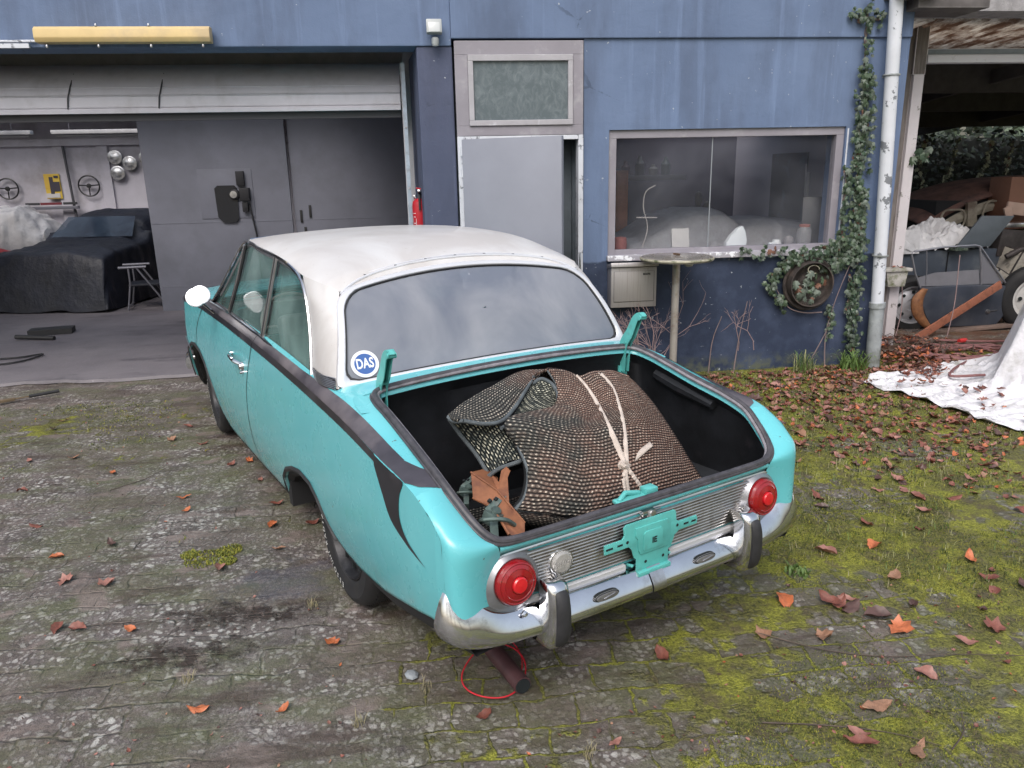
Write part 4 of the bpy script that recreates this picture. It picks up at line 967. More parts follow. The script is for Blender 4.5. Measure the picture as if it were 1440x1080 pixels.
mb = MB(); mb.box((-.115, 6.62, 1.28), (.03, .035, 2.62)); mb.box((-.128, 6.66, 1.28), (.02, .06, 2.62), mi=1)
for z in (.6, 1.1, 1.62, 2.1): mb.lathe([(0, .006), (.008, .004), (.009, 0)], 10, rotm(R(90), 0, 0), (-.115, 6.60, z), 1)
mb.build('door_rail', [M('pale_blue_rail', (.36, .42, .50), .45, .3, var=.15, dirt=(.2, .2, .22), ds=10), GARW], B)
# grey sliding doors deep in the bay
for i, (xa, xb, y) in enumerate(((-3.52, -1.73, 10.50), (-1.70, -.13, 10.56))):
    mb = MB(); mb.span((xa, y, .02), (xb, y+.05, 2.47))
    for z in (1.17, .35): mb.span((xa+.01, y-.004, z), (xb-.01, y, z+.012))
    dr = mb.build('sliding_door', GREYD, B, bevel=.006)
    if i == 0:
        mb = MB(); mb.box((-2.53, 10.50, 1.53), (.68, .02, .62)); mb.build('hatch_panel', GREYD, dr, bevel=.008)
        mb = MB(); G_ = [(-2.67+.0, 1.60), (-2.63, 1.635), (-2.42, 1.635), (-2.39, 1.60), (-2.40, 1.22), (-2.44, 1.17), (-2.60, 1.17), (-2.66, 1.24)]
        mb.prism(G_, 10.47, 10.50, 1); mb.build('hatch_window', M('dark_pane', (.010, .012, .018), .25), dr)
        mb = MB(); mb.box((-2.33, 10.46, 1.72), (.10, .06, .18)); mb.box((-2.29, 10.45, 1.52), (.12, .09, .16)); mb.lathe([(0, .03), (.06, .02), (.07, 0)], 18, rotm(R(90), 0, 0), (-2.42, 10.46, 1.52)); mb.box((-2.30, 10.46, 1.36), (.07, .06, .12)); mb.tube([(-2.25, 10.47, 1.4), (-2.20, 10.47, 1.0), (-2.2, 10.47, .4)], .012, 6)
        mb.build('door_lock', M('dark_lock_metal', (.03, .03, .035), .5, .5), dr, bevel=.008)
        mb = MB(); mb.lathe([(0, .004), (.045, .0)], 18, rotm(R(90), 0, 0), (-2.43, 10.43, 1.52)); mb.build('lock_disc', CHROMED, dr)
    else:
        mb = MB()
        for x, z in ((-1.62, 1.22), (-1.5, 1.28), (-1.58, 1.0)): mb.box((x, y-.008, z), (.03, .02, .16))
        mb.build('handle', M('black_iron', (.02, .02, .022), .6), dr, bevel=.004)
# transom window above the door
mb = MB(); mb.span((.285, Wy-.02, 2.60), (1.285, Wy+.06, 2.70)); mb.span((.285, Wy-.02, 2.01), (1.285, Wy+.06, 2.085)); mb.span((.285, Wy-.02, 2.085), (.385, Wy+.06, 2.60)); mb.span((1.20, Wy-.02, 2.085), (1.285, Wy+.06, 2.60))
tw = mb.build('transom_panel', LILAC, B, smooth=False, bevel=.004)
mb = MB(); F = M('pale_frame', (.36, .35, .38), .5, var=.1, dirt=(.5, .5, .54), ds=9, dlo=.6, dhi=.7)
mb.span((.385, Wy-.035, 2.555), (1.20, Wy-.0, 2.60)); mb.span((.385, Wy-.035, 2.085), (1.20, Wy, 2.125)); mb.span((.385, Wy-.034, 2.125), (.425, Wy, 2.555)); mb.span((1.163, Wy-.034, 2.125), (1.20, Wy, 2.555))
mb.build('transom_frame', F, tw, smooth=False, bevel=.004)
tg = NT('mottled_glass'); v = tg.coord('Object'); tg.col(tg.mix(tg.ramp(tg.noise(tg.coord('Object', (1, 1, .7)), 14, 7, .75, 1.2), [(.44, 0.0), (.68, 1.0)]), (.10, .125, .14), (.17, .20, .22))); tg.set(Roughness=.22); tg.link(tg.bump(tg.noise(v, 40, 4), .3, .004), tg.b.inputs['Normal'])  # pane colour mottled by noise between two blue-grey tones
mb = MB(); mb.span((.424, Wy-.012, 2.124), (1.164, Wy-.006, 2.556)); mb.build('transom_pane', tg.m, tw, smooth=False)
# door frame and leaf (hinged at its left edge, standing open towards the yard)
mb = MB(); mb.span((.285, Wy-.03, 0), (.335, Wy+.08, 2.008)); mb.span((1.245, Wy-.03, 0), (1.285, Wy+.08, 2.008)); mb.span((.335, Wy-.02, 1.975), (1.245, Wy+.08, 2.008))
for z in (1.86, 1.70, .4): mb.tube([(.318, Wy-.045, z), (.318, Wy-.045, z+.075)], .014, 10)
mb.build('door_frame', PEEL, B, smooth=False, bevel=.003)
mb = MB(); mb.span((1.245, Wy+.22, 0), (1.285, Wy+.30, 2.0)); mb.span((.27, Wy+.28, 0), (1.29, Wy+.32, 2.7)); mb.build('doorway_inside', M('door_inside_grey', (.10, .12, .14), .7, var=.2), B, smooth=False)  # blue-grey jamb and back panel closing the doorway
lf = bpy.data.objects.new('door_leaf', None); COL.objects.link(lf); lf.parent = B; lf.location = (.325, Wy-.045, 0); lf.rotation_euler = (0, 0, R(-32.5))
mb = MB(); mb.span((.0, -.02, .02), (.84, .022, 1.985)); dl = mb.build('leaf_panel', DOORL, lf, bevel=.004)
mb = MB(); mb.tube(cr([(.795, .022, 1.02), (.795, .06, 1.03), (.70, .062, 1.03)], 10), .009, 8); mb.box((.795, .024, 1.0), (.04, .01, .20)); mb.build('handle', CHROMED, lf)
mb = MB(); mb.tube(cr([(1.262, Wy-.03, 1.08), (1.255, Wy-.06, 1.06), (1.255, Wy-.06, .96), (1.262, Wy-.03, .94)], 12), .006, 8); mb.build('pull_handle', CHROMED, B)
# shop window
wn = bpy.data.objects.new('shop_window', None); COL.objects.link(wn); wn.parent = B
mb = MB(); mb.span((1.50, Wy+.02, 1.975), (3.50, Wy+.10, 2.04)); mb.span((1.50, Wy+.02, 1.02), (1.567, Wy+.10, 1.975)); mb.span((3.435, Wy+.02, 1.02), (3.50, Wy+.10, 1.975)); mb.span((1.567, Wy+.02, 1.02), (3.435, Wy+.10, 1.085))
mb.build('frame', LILAC, wn, smooth=False, bevel=.004)
mb = MB(); mb.span((1.56, Wy+.055, 1.08), (3.44, Wy+.061, 1.98)); mb.build('pane', GLW, wn, smooth=False)
mb = MB(); mb.box((2.38, Wy+.052, 1.53), (.008, .006, .90)); mb.build('pane_joint', M('clear_joint', (.25, .27, .3), .3), wn, smooth=False)
mb = MB(); mb.span((1.49, Wy-.055, 1.0), (3.47, Wy+.03, 1.045)); mb.build('sill', M('sill_flaking_white', (.33, .32, .36), .6, var=.1, dirt=(.75, .76, .80), ds=14, dlo=.53, dhi=.58, bump=.4, bs=40), wn, smooth=False, bevel=.006)
mb = MB(); mb.box((3.52, Wy+.004, 1.55), (.012, .012, .95)); mb.build('silver_edge', PEEL, wn)

# floor of the bay
t = NT('oily_concrete'); v = t.coord('Object')
c = t.mix(t.ramp(t.noise(v, .9, 6, .6), [(.3, 0.0), (.7, 1.0)]), (.115, .105, .12), (.18, .165, .18)); c = t.mix(t.math('MULTIPLY', t.ramp(t.noise(t.coord('Object', (.5, 1.6, 1)), 1.6, 6, .7), [(.53, 0.0), (.68, 1.0)]), .8), c, (.05, .045, .055))
sp = t.ramp(t.noise(v, 30, 4, .6), [(.66, 0.0), (.70, 1.0)]); c = t.mix(t.math('MULTIPLY', sp, .5), c, (.3, .28, .3))
t.col(c); t.set(Roughness=t.math('MULTIPLY_ADD', t.noise(v, 3, 4), .5, .35)); t.link(t.bump(t.noise(v, 25, 5), .25, .01), t.b.inputs['Normal']); CONC = t.m
mb = MB(); G_ = []
for x in np.linspace(-10, -.07, 60):
    e = 6.93+.03*math.sin(x*5)+.02*math.sin(x*17)
    G_.append([(x, e, .004), (x, e+.01, .030), (x, e+.06, .036), (x, 14.4, .036)])
mb.grid(G_, 0, flip=False); fl = mb.build('garage_floor', CONC, angle=30); tag(fl, kind='structure')

# ------------------------------------------------------------------ things on and in the facade
# long fluorescent lamp with yellowed cover
t = thing('wall_lamp', 'long yellowed plastic strip light on the lintel above the garage bay', 'lamp', (-2.07, Wy-.03, 2.735))
YEL = M('yellowed_plastic', (.62, .46, .22), .45, var=.12, vs=3, dirt=(.50, .38, .22), ds=2.5)
mb = MB(); pr = [(-.01, -.055), (-.085, -.050), (-.10, -.02), (-.095, .035), (-.07, .055), (-.01, .055)]
mb.prism([(a, b) for a, b in pr], -.60, .60, 0); mb.build('cover', YEL, t, bevel=.006)
mb = MB(); mb.box((0, -.0, 0), (1.12, .03, .09)); mb.build('housing', PEEL, t)
for x, z in ((-.53, -.075), (-.18, -.075), (.18, -.075), (.54, -.075), (-.18, .062), (.18, .062)):
    mb = MB(); mb.lathe([(0, -.012), (.008, -.01), (.010, 0), (.007, .01), (0, .012)], 10, None, (x, -.07, z)); mb.tube([(x, -.07, z), (x, -.05, z*.7)], .003, 6); mb.build('clip', CHROMED, t)
mb = MB(); mb.span((-7, Wy-.035, 2.66), (-2.75, Wy-.012, 2.69)); mb.tube([(-7, Wy-.03, 2.70), (-2.70, Wy-.03, 2.705)], .009, 6); tag(mb.build('cable_conduit', PEEL), 'thin pale conduit running along the lintel up to the yellowed strip light', 'conduit')
t = thing('floodlight', 'small white floodlight with motion sensor on the slate wall between bay and door', 'lamp', (.14, Wy, 2.74))
WP = M('white_plastic', (.34, .36, .37), .4, var=.05)
mb = MB(); mb.box((0, -.09, .045), (.115, .05, .10), (R(-12), 0, 0)); mb.box((0, -.04, .04), (.05, .08, .04)); mb.build('housing', WP, t, bevel=.008)
mb = MB(); mb.box((0, -.118, .039), (.084, .006, .070), (R(-12), 0, 0)); mb.build('lamp_glass', M('frosted_lamp_glass', (.50, .52, .53), .15), t, bevel=.003)
mb = MB(); mb.lathe([(0, -.035), (.022, -.03), (.028, -.01), (.028, .02), (.02, .03), (0, .03)], 18, None, (0.005, -.075, -.055)); mb.box((0, -.04, -.04), (.03, .07, .03)); mb.build('sensor', WP, t)
# fire extinguisher
t = thing('fire_extinguisher', 'red fire extinguisher hanging at the right end of the garage bay', 'extinguisher', (-.035, 6.50, 1.14))
REDP = M('red_enamel', (.40, .015, .025), .35, var=.1)
mb = MB(); mb.lathe([(0, 0), (.055, .0), (.062, .012), (.062, .345), (.056, .375), (.035, .395), (.02, .40)], 32); mb.build('cylinder', REDP, t)
mb = MB(); mb.tube([(0, 0, .39), (0, 0, .44)], .014, 10); mb.box((0, -.03, .45), (.022, .11, .016), (R(-14), 0, 0)); mb.lathe([(0, .012), (.02, .012), (.02, 0)], 14, rotm(0, PI/2, 0), (.035, 0, .415)); mb.lathe([(0, .012), (.02, .012), (.02, 0)], 14, rotm(0, -PI/2, 0), (-.035, 0, .415)); mb.build('valve', CHROMED, t, bevel=.002)
mb = MB(); mb.tube(cr([(0, -.02, .44), (0, -.055, .42), (.0, -.066, .36), (.0, -.068, .31)], 14), .009, 8); mb.build('hose', RUBBER, t)
mb = MB(); mb.box((0.0, -.01, .478), (.05, .035, .012), (0, .2, 0)); mb.build('lever', REDP, t, bevel=.003)
mb = MB()
for a0, a1, z0, z1 in ((200, 212, .10, .26), (214, 232, .25, .255), (214, 232, .20, .205), (214, 232, .15, .155), (236, 244, .08, .24), (205, 235, .28, .284)):
    G_ = [[(.0628*math.cos(R(a)), .0628*math.sin(R(a)), z) for z in (z0, z1)] for a in np.linspace(a0, a0+min(a1-a0, 2.5) if z1-z0 > .1 else a1, 6)]
    mb.grid(G_, 0)
mb.build('label_print', STW, t, smooth=False)
t_ = MB(); t_.box((-.035, 6.57, 1.42), (.05, .08, .10)); tag(t_.build('wall_bracket', CHROMED), 'small metal hook plate behind the red fire extinguisher', 'bracket')
# mailbox
t = thing('mailbox', 'brushed steel mailbox mounted on the wall under the left end of the shop window', 'mailbox', (1.695, Wy, .80))
STEEL = M('brushed_steel', (.42, .40, .41), .38, .6, var=.08, vs=2, stretch=(40, 40, 1), dirt=(.3, .28, .27), ds=2)
mb = MB(); mb.box((0, -.065, -.01), (.385, .13, .33)); bx_ = mb.build('box', STEEL, t, bevel=.004)
mb = MB(); mb.box((0, -.078, .168), (.40, .160, .035), (R(-10), 0, 0)); mb.build('flap', STEEL, t, bevel=.004)
mb = MB(); mb.box((-.0, -.133, -.0), (.335, .006, .25)); mb.build('door', STEEL, t, bevel=.002)
mb = MB()
for a, b in (((-.168, -.134, -.128), (.168, -.1335, -.125)), ((-.168, -.134, .123), (.168, -.1335, .126)), ((-.170, -.134, -.128), (-.167, -.1335, .126)), ((.167, -.134, -.128), (.170, -.1335, .126))): mb.span(a, b)
vs, fs = text_mesh('BRIEFE', .022, .0009); mb.add(vs, fs, 0, rotm(R(90), 0, 0), (.105, -.1372, .098)); mb.build('seam_and_lettering', GAP, t, smooth=False)
# downpipe with brackets
t = thing('downpipe', 'white downpipe with flaking paint at the right corner of the blue facade', 'drainpipe', (0, 0, 0))
PIPEM = M('flaking_white_pipe', (.56, .58, .63), .5, var=.08, vs=4, dirt=(.17, .18, .20), ds=6, dlo=.575, dhi=.585, bump=.3, bs=30)
PIPEL = M('mossy_cast_pipe', (.26, .28, .29), .7, var=.25, vs=8, dirt=(.11, .12, .10), ds=6, dlo=.45, dhi=.65, bump=.4, bs=30)
mb = MB(); mb.tube([(3.735, 6.16, 3.3), (3.875, 6.17, .50)], .052, 20); mb.build('upper_pipe', PIPEM, t)
mb = MB(); mb.tube([(3.875, 6.17, .56), (3.888, 6.17, .0)], [.060, .060], 20); mb.tube([(3.874, 6.17, .575), (3.876, 6.17, .53)], .068, 20); mb.build('lower_pipe', PIPEL, t)
for z in (2.42, .98):
    x = 3.735+(3.3-z)/2.8*.14; mb = MB(); mb.tube([(x+.058*math.cos(a), 6.165+.058*math.sin(a), z) for a in np.linspace(0, 2*PI, 20, endpoint=False)], .008, 6, closed=True); mb.box((x, 6.25, z), (.02, .10, .02)); mb.build('clamp', PIPEL, t)
mb = MB(); mb.span((3.70, 6.02, 2.98), (4.02, 6.30, 3.08)); mb.span((3.9, 6.1, 2.90), (4.5, 6.5, 2.99), 1); tag(mb.build('eaves_board', [M('weathered_board', (.14, .13, .13), .85, var=.3), M('weathered_board_dark', (.10, .09, .09), .85, var=.3)], bevel=.01), 'weathered grey board end sticking out above the downpipe', 'board')

# bistro table
t = thing('bistro_table', 'tall round bistro table with mossy rim in front of the shop window', 'table', (1.98, 5.93, 0))
mb = MB(); mb.lathe([(0, 1.06), (.26, 1.062), (.278, 1.060), (.285, 1.048), (.280, 1.036), (.285, 1.030), (0, 1.028)], 64)
mb.build('table_top', [M('wet_table_top', (.20, .185, .17), .18, var=.3, vs=3, dirt=(.12, .10, .07), ds=5, rv=.3)], t, angle=50)
mb = MB(); mb.tube([(.283*math.cos(a), .283*math.sin(a), 1.045) for a in np.linspace(0, 2*PI, 80, endpoint=False)], .010, 8, closed=True); mb.build('rim', M('mossy_rim', (.36, .34, .26), .6, var=.25, vs=18, dirt=(.07, .08, .035), ds=16, dlo=.5, dhi=.62), t)
mb = MB(); mb.tube([(0, 0, .02), (0, 0, 1.03)], .030, 20); mb.lathe([(0, .0), (.24, .0), (.24, .012), (.06, .03), (.03, .06)], 40); mb.box((0, 0, 1.02), (.2, .05, .015)); mb.build('pedestal', M('stained_steel_post', (.42, .385, .36), .40, .4, var=.15, vs=3, dirt=(.2, .14, .09), ds=4), t)
# things resting on table
mb = MB(); mb.box((2.00, 6.0, 1.070), (.05, .035, .012), (.1, .1, .5)); tag(mb.build('wet_leaf', M('dead_leaf_dark', (.10, .06, .035), .7)), 'crumpled dark dead leaf lying on the bistro table top', 'leaf')
mb = MB(); mb.lathe([(0, -.03), (.03, -.02), (.04, 0), (.028, .018), (0, .022)], 14, None, (2.08, 5.93, 1.0)); tag(mb.build('hanging_fungus', M('pale_fungus', (.45, .45, .47), .8)), 'pale lump hanging under the bistro table top beside its pedestal', 'lump')

# rusty wheel rim planter hung on the wall
t = thing('wheel_rim', 'rusty old wheel rim hung on the dark wall and overgrown by ivy', 'wheel rim', (3.255, Wy-.03, .755))
RR = M('old_rusty_rim', (.055, .045, .042), .7, .3, var=.4, vs=9, dirt=(.15, .11, .09), ds=9, dlo=.5, dhi=.75, bump=.3, bs=60)
mb = MB(); Mx = rotm(R(90), 0, 0)
mb.lathe([(.195, .0), (.225, .01), (.232, .03), (.222, .045), (.205, .04), (.198, .03), (.19, .10), (.182, .10), (.185, .02), (.17, .0), (.09, -.005), (.07, .02), (.03, .03), (.028, .0)], 60, Mx, (0, 0, 0)); mb.build('rim', RR, t, angle=50)
mb = MB()
for k in range(5): a = 2*PI*k/5+.3; mb.lathe([(0, .012), (.008, .01), (.009, 0)], 8, Mx, (.055*math.cos(a), -.02, .055*math.sin(a)))
mb.build('hub_bolts', RR, t)

# ------------------------------------------------------------------ inside the shop window
def sillthing(name, lab, cat, mb, m, **k): return tag(mb.build(name, m, **k), lab, cat)
mb = MB(); mb.span((1.58, Wy+.12, 1.02), (3.42, Wy+.42, 1.05)); tag(mb.build('inner_sill', BACKROOM), 'pale inner window board behind the shop window glass', 'window board')
mb = MB(); mb.box((2.20, 6.52, 1.14), (.155, .02, .18), (R(-12), 0, 0)); sillthing('white_card', 'blank white card standing on the window board behind the bistro table', 'card', mb, M('card_white', (.50, .49, .49), .7), bevel=.002)
mb = MB(); P = [(2.60, 1.05), (2.78, 1.05), (2.785, 1.12), (2.77, 1.19), (2.745, 1.24), (2.70, 1.22), (2.64, 1.16), (2.60, 1.10)]; mb.prism(P, 6.47, 6.53, 1); sillthing('white_wedge', 'white curved wedge-shaped case in the middle of the window board', 'case', mb, M('gloss_white', (.72, .76, .80), .3), bevel=.006)
mb = MB(); mb.lathe([(0, 0), (.05, 0), (.062, .02), (.062, .13), (.045, .16), (.04, .17), (.042, .18), (0, .182)], 24, None, (3.32, 6.50, 1.05)); sillthing('glass_jar', 'clear storage jar with reddish lid at the right end of the window board', 'jar', mb, glass('jar_glass', (.4, .4, .42), .45, .05))
mb = MB(); mb.lathe([(.045, .165), (.048, .185), (0, .19)], 20, None, (3.32, 6.50, 1.05)); mb.build('lid', M('reddish_lid', (.35, .15, .13), .5), bpy.data.objects['glass_jar'])
mb = MB(); mb.lathe([(0, 0), (.035, 0), (.04, .03), (.035, .06), (.02, .065), (0, .065)], 20, None, (3.06, 6.48, 1.05)); mb.box((3.02, 6.48, 1.075), (.06, .03, .03)); sillthing('white_figurine', 'small white ornament on the window board near the ivy', 'ornament', mb, M('porcelain', (.7, .72, .74), .3), bevel=.004)
mb = MB(); mb.lathe([(0, 0), (.04, 0), (.05, .03), (.04, .07), (.02, .09), (0, .095)], 16, None, (3.18, 6.50, 1.05)); sillthing('grey_pot', 'little grey pot between the white ornament and the storage jar', 'pot', mb, M('grey_pottery', (.2, .19, .2), .6))
mb = MB(); mb.box((2.93, 6.46, 1.06), (.16, .05, .018), (0, 0, .1)); sillthing('blue_box', 'flat bright blue packet lying on the window board', 'packet', mb, M('cyan_card', (.05, .32, .55), .5), bevel=.002)
mb = MB(); mb.box((2.72, 6.41, 1.06), (.07, .05, .015)); sillthing('white_packet', 'tiny white packet in front of the white curved case', 'packet', mb, M('white_card2', (.6, .6, .6), .6))
mb = MB(); mb.lathe([(0, 0), (.055, 0), (.06, .06), (.055, .12), (0, .13)], 18, None, (1.66, 6.50, 1.05)); sillthing('red_tin', 'faded red tin at the left end of the window board', 'tin', mb, M('faded_red', (.28, .09, .08), .6))
mb = MB(); mb.tube(cr([(1.85, 6.50, 1.05), (1.90, 6.50, 1.25), (1.86, 6.50, 1.42), (1.88, 6.5, 1.55), (1.96, 6.50, 1.60)], 26), .005, 6); mb.tube([(1.80, 6.5, 1.335), (1.98, 6.5, 1.33)], .006, 6); sillthing('dry_twig', 'bent bare twig on a thin cross stick standing behind the left part of the glass', 'twig', mb, M('pale_twig', (.35, .33, .32), .7))
mb = MB(); mb.span((2.07, 8.3, 0), (2.20, 8.42, 1.72)); sillthing('orange_post', 'orange wooden post at the left inside the shop window', 'post', mb, M('orange_wood', (.75, .28, .12), .6, var=.15), bevel=.006)
mb = MB(); mb.span((2.2, 8.9, 1.60), (3.05, 9.1, 1.66)); sh = sillthing('wall_shelf', 'pale shelf on the dark back wall inside the shop', 'shelf', mb, M('shelf_grey', (.16, .17, .19), .6), bevel=.004)
for k, (x, h_, c_) in enumerate(((2.35, .16, (.10, .05, .06)), (2.52, .22, (.12, .13, .14)), (2.68, .12, (.2, .2, .19)), (2.83, .2, (.05, .08, .08)))):
    mb = MB(); mb.lathe([(0, 0), (.05, 0), (.055, h_*.6), (.025, h_*.8), (.02, h_), (0, h_)], 14, None, (x, 9.0, 1.66)); tag(mb.build('shelf_vase', M('vase%d' % k, c_, .5)), ['squat dark red vase on the shelf inside the shop', 'tallest grey vase on the shelf inside the shop', 'short pale pot on the shelf inside the shop', 'dark green vase at the right end of the shelf inside the shop'][k], 'vase', 'vases on the shop shelf')
# poster on the side wall, framed board leaning, curtain
mb = MB(); mb.span((3.828, 7.55, 1.19), (3.838, 8.35, 1.86)); ps = MB()
pm = NT('dark_poster'); v = pm.coord('Object'); pm.col(pm.mix(pm.ramp(pm.noise(v, 4, 5, .6), [(.55, 0.0), (.7, 1.0)]), (.008, .014, .03), (.03, .09, .13))); pm.set(Roughness=.4)
sillthing('wall_poster', 'dark blue-black poster on the pale right wall inside the shop', 'poster', mb, pm.m)
mb = MB(); mb.add([(3.80, 7.40, 1.20), (3.80, 7.50, 1.20), (3.80, 7.52, 1.75), (3.80, 7.50, 1.75)], [(0, 1, 2, 3)]); mb.box((3.80, 7.46, 1.42), (.02, .05, .5), (0, 0, 0)); sillthing('hanging_cloth', 'narrow white cloth hanging beside the dark poster', 'cloth', mb, M('cloth_white', (.45, .45, .48), .8))
mb = MB(); mb.box((3.55, 6.75, 1.25), (.24, .02, .42), (R(-12), 0, R(-20))); sillthing('leaning_frame', 'dark framed board leaning in the right corner of the shop window', 'frame', mb, M('frame_dark', (.03, .032, .04), .4), bevel=.003)
for k, (x, y) in enumerate(((3.10, 8.6), (3.28, 8.8))):
    mb = MB(); mb.lathe([(0, 0), (.09, 0), (.05, .05), (.03, .3), (.05, .45), (.06, .55), (.03, .62), (.045, .70), (.03, .76), (0, .78)], 16, None, (x, y, .7-.12*k)); sillthing('bust_figure', ['pale slender figurine at the back of the shop, the left of two', 'pale slender figurine at the back of the shop, the right of two'][k], 'figurine', mb, M('plaster%d' % k, (.22, .21, .2), .7))
mb = MB(); mb.span((2.9, 8.45, 0), (3.6, 8.95, .58+.1)); sillthing('shop_counter', 'dark low counter carrying the two figurines inside the shop', 'counter', mb, M('counter_dark', (.03, .028, .035), .6), bevel=.01)

# cars under covers: heightfield sheets over a car shape
def covered_car(name, label, loc, rz, L, Wd, prof, mat, wr=.02, seed=1, roofw=.72, group=None):
    """prof: (distance along the car, height) ; a draped sheet with folds reaching the floor"""
    t = thing(name, label, 'covered car', loc, rz, group); mb = MB(); n, m = 90, 60; G_ = []
    rnd_ = random.Random(seed)
    for i in range(n):
        x = -L/2-.02+ (L+.04)*i/(n-1); h = float(np.interp(x, [p[0] for p in prof], [p[1] for p in prof])); row = []
        endk = min(1, (1-abs(x)/(L/2+.02))*9); 
        for j in range(m):
            s_ = -1+2*j/(m-1); a = abs(s_)
            # cross-section: flat top, shoulder, sides to the floor
            wtop = Wd/2*(roofw if h > 1.0 else .96)
            sh_ = min(h, .82)
            pts = [(0, h+.03), (wtop*.6, h+.02), (wtop, h-.04), (Wd/2, sh_-.06), (Wd/2+.02, .45), (Wd/2+.05, .02)]
            d = np.concatenate([[0], np.cumsum([math.dist(pts[k], pts[k+1]) for k in range(5)])]); q = a*d[-1]
            y = float(np.interp(q, d, [p[0] for p in pts])); z = float(np.interp(q, d, [p[1] for p in pts]))
            z = .02+(z-.02)*(1 if endk >= 1 else max(0, math.sin(endk*PI/2)))
            nz = mn.noise(Vector((x*2.2+seed*7, s_*4, 0)))*wr+mn.noise(Vector((x*7, s_*9+seed, 3)))*wr*.5+abs(mn.noise(Vector((x*9+seed, q*1.1, 7))))*wr*1.4
            row.append((x+nz*.6, math.copysign(y+nz, s_) if a > .01 else 0, max(.015, z+nz)))
        G_.append(row)
    mb.grid(G_, 0); mb.build('cover', mat, t, angle=70); return t
TARPD = M('dark_tarpaulin', (.007, .009, .018), .55, var=.4, vs=4, dirt=(.022, .025, .04), ds=2.5, dlo=.5, dhi=.75, bump=.5, bs=5, bd=.05)
cc = covered_car('tarped_car', 'low old car under a dark blue-black tarpaulin inside the garage bay', (-4.75, 12.6, .036), R(80), 3.9, 1.62, [(-1.95, .70), (-1.5, .80), (-.75, .84), (-.55, .88), (-.25, 1.14), (.1, 1.22), (.8, 1.20), (1.2, 1.05), (1.6, .85), (1.95, .7)], TARPD, .030, 2)
mb = MB(); G_ = []
for v_ in np.linspace(0, 1, 8): G_.append([(-.66+.32*v_+.02*v_, u*(.62-.10*v_), .89+.27*v_+.012) for u in np.linspace(-1, 1, 14)])
mb.grid(G_, 0, flip=True); mb.build('windscreen', glass('dusty_screen', (.012, .02, .04), .85, .12, (.04, .06, .09), 3, .9), cc)
TARPW = M('white_dust_sheet', (.50, .49, .50), .8, var=.1, vs=5, dirt=(.25, .25, .27), ds=4, dlo=.5, dhi=.75, bump=.5, bs=7, bd=.04)
cw = covered_car('sheeted_car', 'car under a crumpled white dust sheet at the left of the garage bay', (-7.2, 12.8, .036), R(12), 3.3, 1.55, [(-1.65, .72), (-.9, .85), (-.5, 1.22), (.3, 1.30), (1.0, 1.27), (1.35, 1.0), (1.65, .68)], TARPW, .05, 5)
mb = MB(); mb.box((-6.42, 11.93, .50), (.9, .05, .55)); mb.tube(cr([(-6.9, 11.95, .78), (-6.4, 11.90, .82), (-5.98, 11.95, .70)], 14), .06, 10); rp = mb.build('red_bodywork', M('red_car_paint', (.38, .02, .03), .3), bevel=.02); bpy.context.view_layer.update(); rp.parent = cw; rp.matrix_parent_inverse = cw.matrix_world.inverted()
GHOST = M('reflection_stand_in_grey', (.50, .50, .54), .5, var=.12, vs=9, dirt=(.44, .44, .46), ds=12, dlo=.5, dhi=.7, bump=.5, bs=9, bd=.03)  # pale grey in place of the reflected cars' brightness
covered_car('reflected_car_stand_in', 'pale car shape added inside the shop, standing in for cars reflected in the window', (3.15, 7.75, .0), R(2), 2.75, 1.3, [(-1.38, 1.02), (-1.1, 1.08), (-.80, 1.26), (-.55, 1.32), (-.25, 1.30), (-.1, 1.20), (.3, 1.20), (.6, 1.16), (.95, 1.0), (1.38, .80)], GHOST, .012, 8, .8)  # car form added indoors to stand in for a reflection in the pane
# chair in the bay
t = thing('folding_chair', 'grey tube-framed folding chair standing in front of the tarped car', 'chair', (-3.80, 10.92, .036), R(12))
TUB = M('grey_tube', (.16, .16, .19), .5, .4)
for sy in (-.2, .2):
    mb = MB(); mb.tube([(-.27, sy, 0), (-.20, sy, .36), (-.20, sy, .56)], .013, 8); mb.build('leg', TUB, t); mb = MB(); mb.tube([(.24, sy, 0), (-.10, sy, .56)], .013, 8); mb.build('leg', TUB, t)
    mb = MB(); mb.tube([(-.32, sy, .57), (.02, sy, .57)], .018, 8); mb.build('armrest', TUB, t)
mb = MB(); mb.box((-.02, 0, .33), (.42, .42, .03)); mb.build('seat', TARPD, t, bevel=.01)
mb = MB(); mb.box((.22, 0, .58), (.03, .42, .5), (0, R(10), 0)); mb.build('backrest', M('chair_back', (.07, .075, .10), .8), t, bevel=.01)
mb = MB(); mb.tube([(-.25, -.2, .05), (-.25, .2, .05)], .011, 8); mb.tube([(.22, -.2, .04), (.22, .2, .04)], .011, 8); mb.build('stretcher', TUB, t)
mb = MB(); mb.add([(-3.50, 10.6, .05), (-3.30, 10.55, .16), (-3.22, 10.62, .06), (-3.28, 10.75, .05), (-3.42, 10.78, .14)], [(0, 1, 4), (1, 2, 3), (1, 3, 4), (0, 4, 3), (0, 3, 2), (0, 2, 1)]); tag(mb.build('turquoise_rag', TEALB), 'turquoise cloth scrap on the garage floor beside the sliding door', 'rag')
mb = MB(); mb.box((-4.45, 11.25, .08), (.42, .2, .09)); tag(mb.build('wooden_beam', M('old_beam', (.10, .09, .09), .8), bevel=.01), 'short grey timber block on the garage floor behind the folding chair', 'timber block')
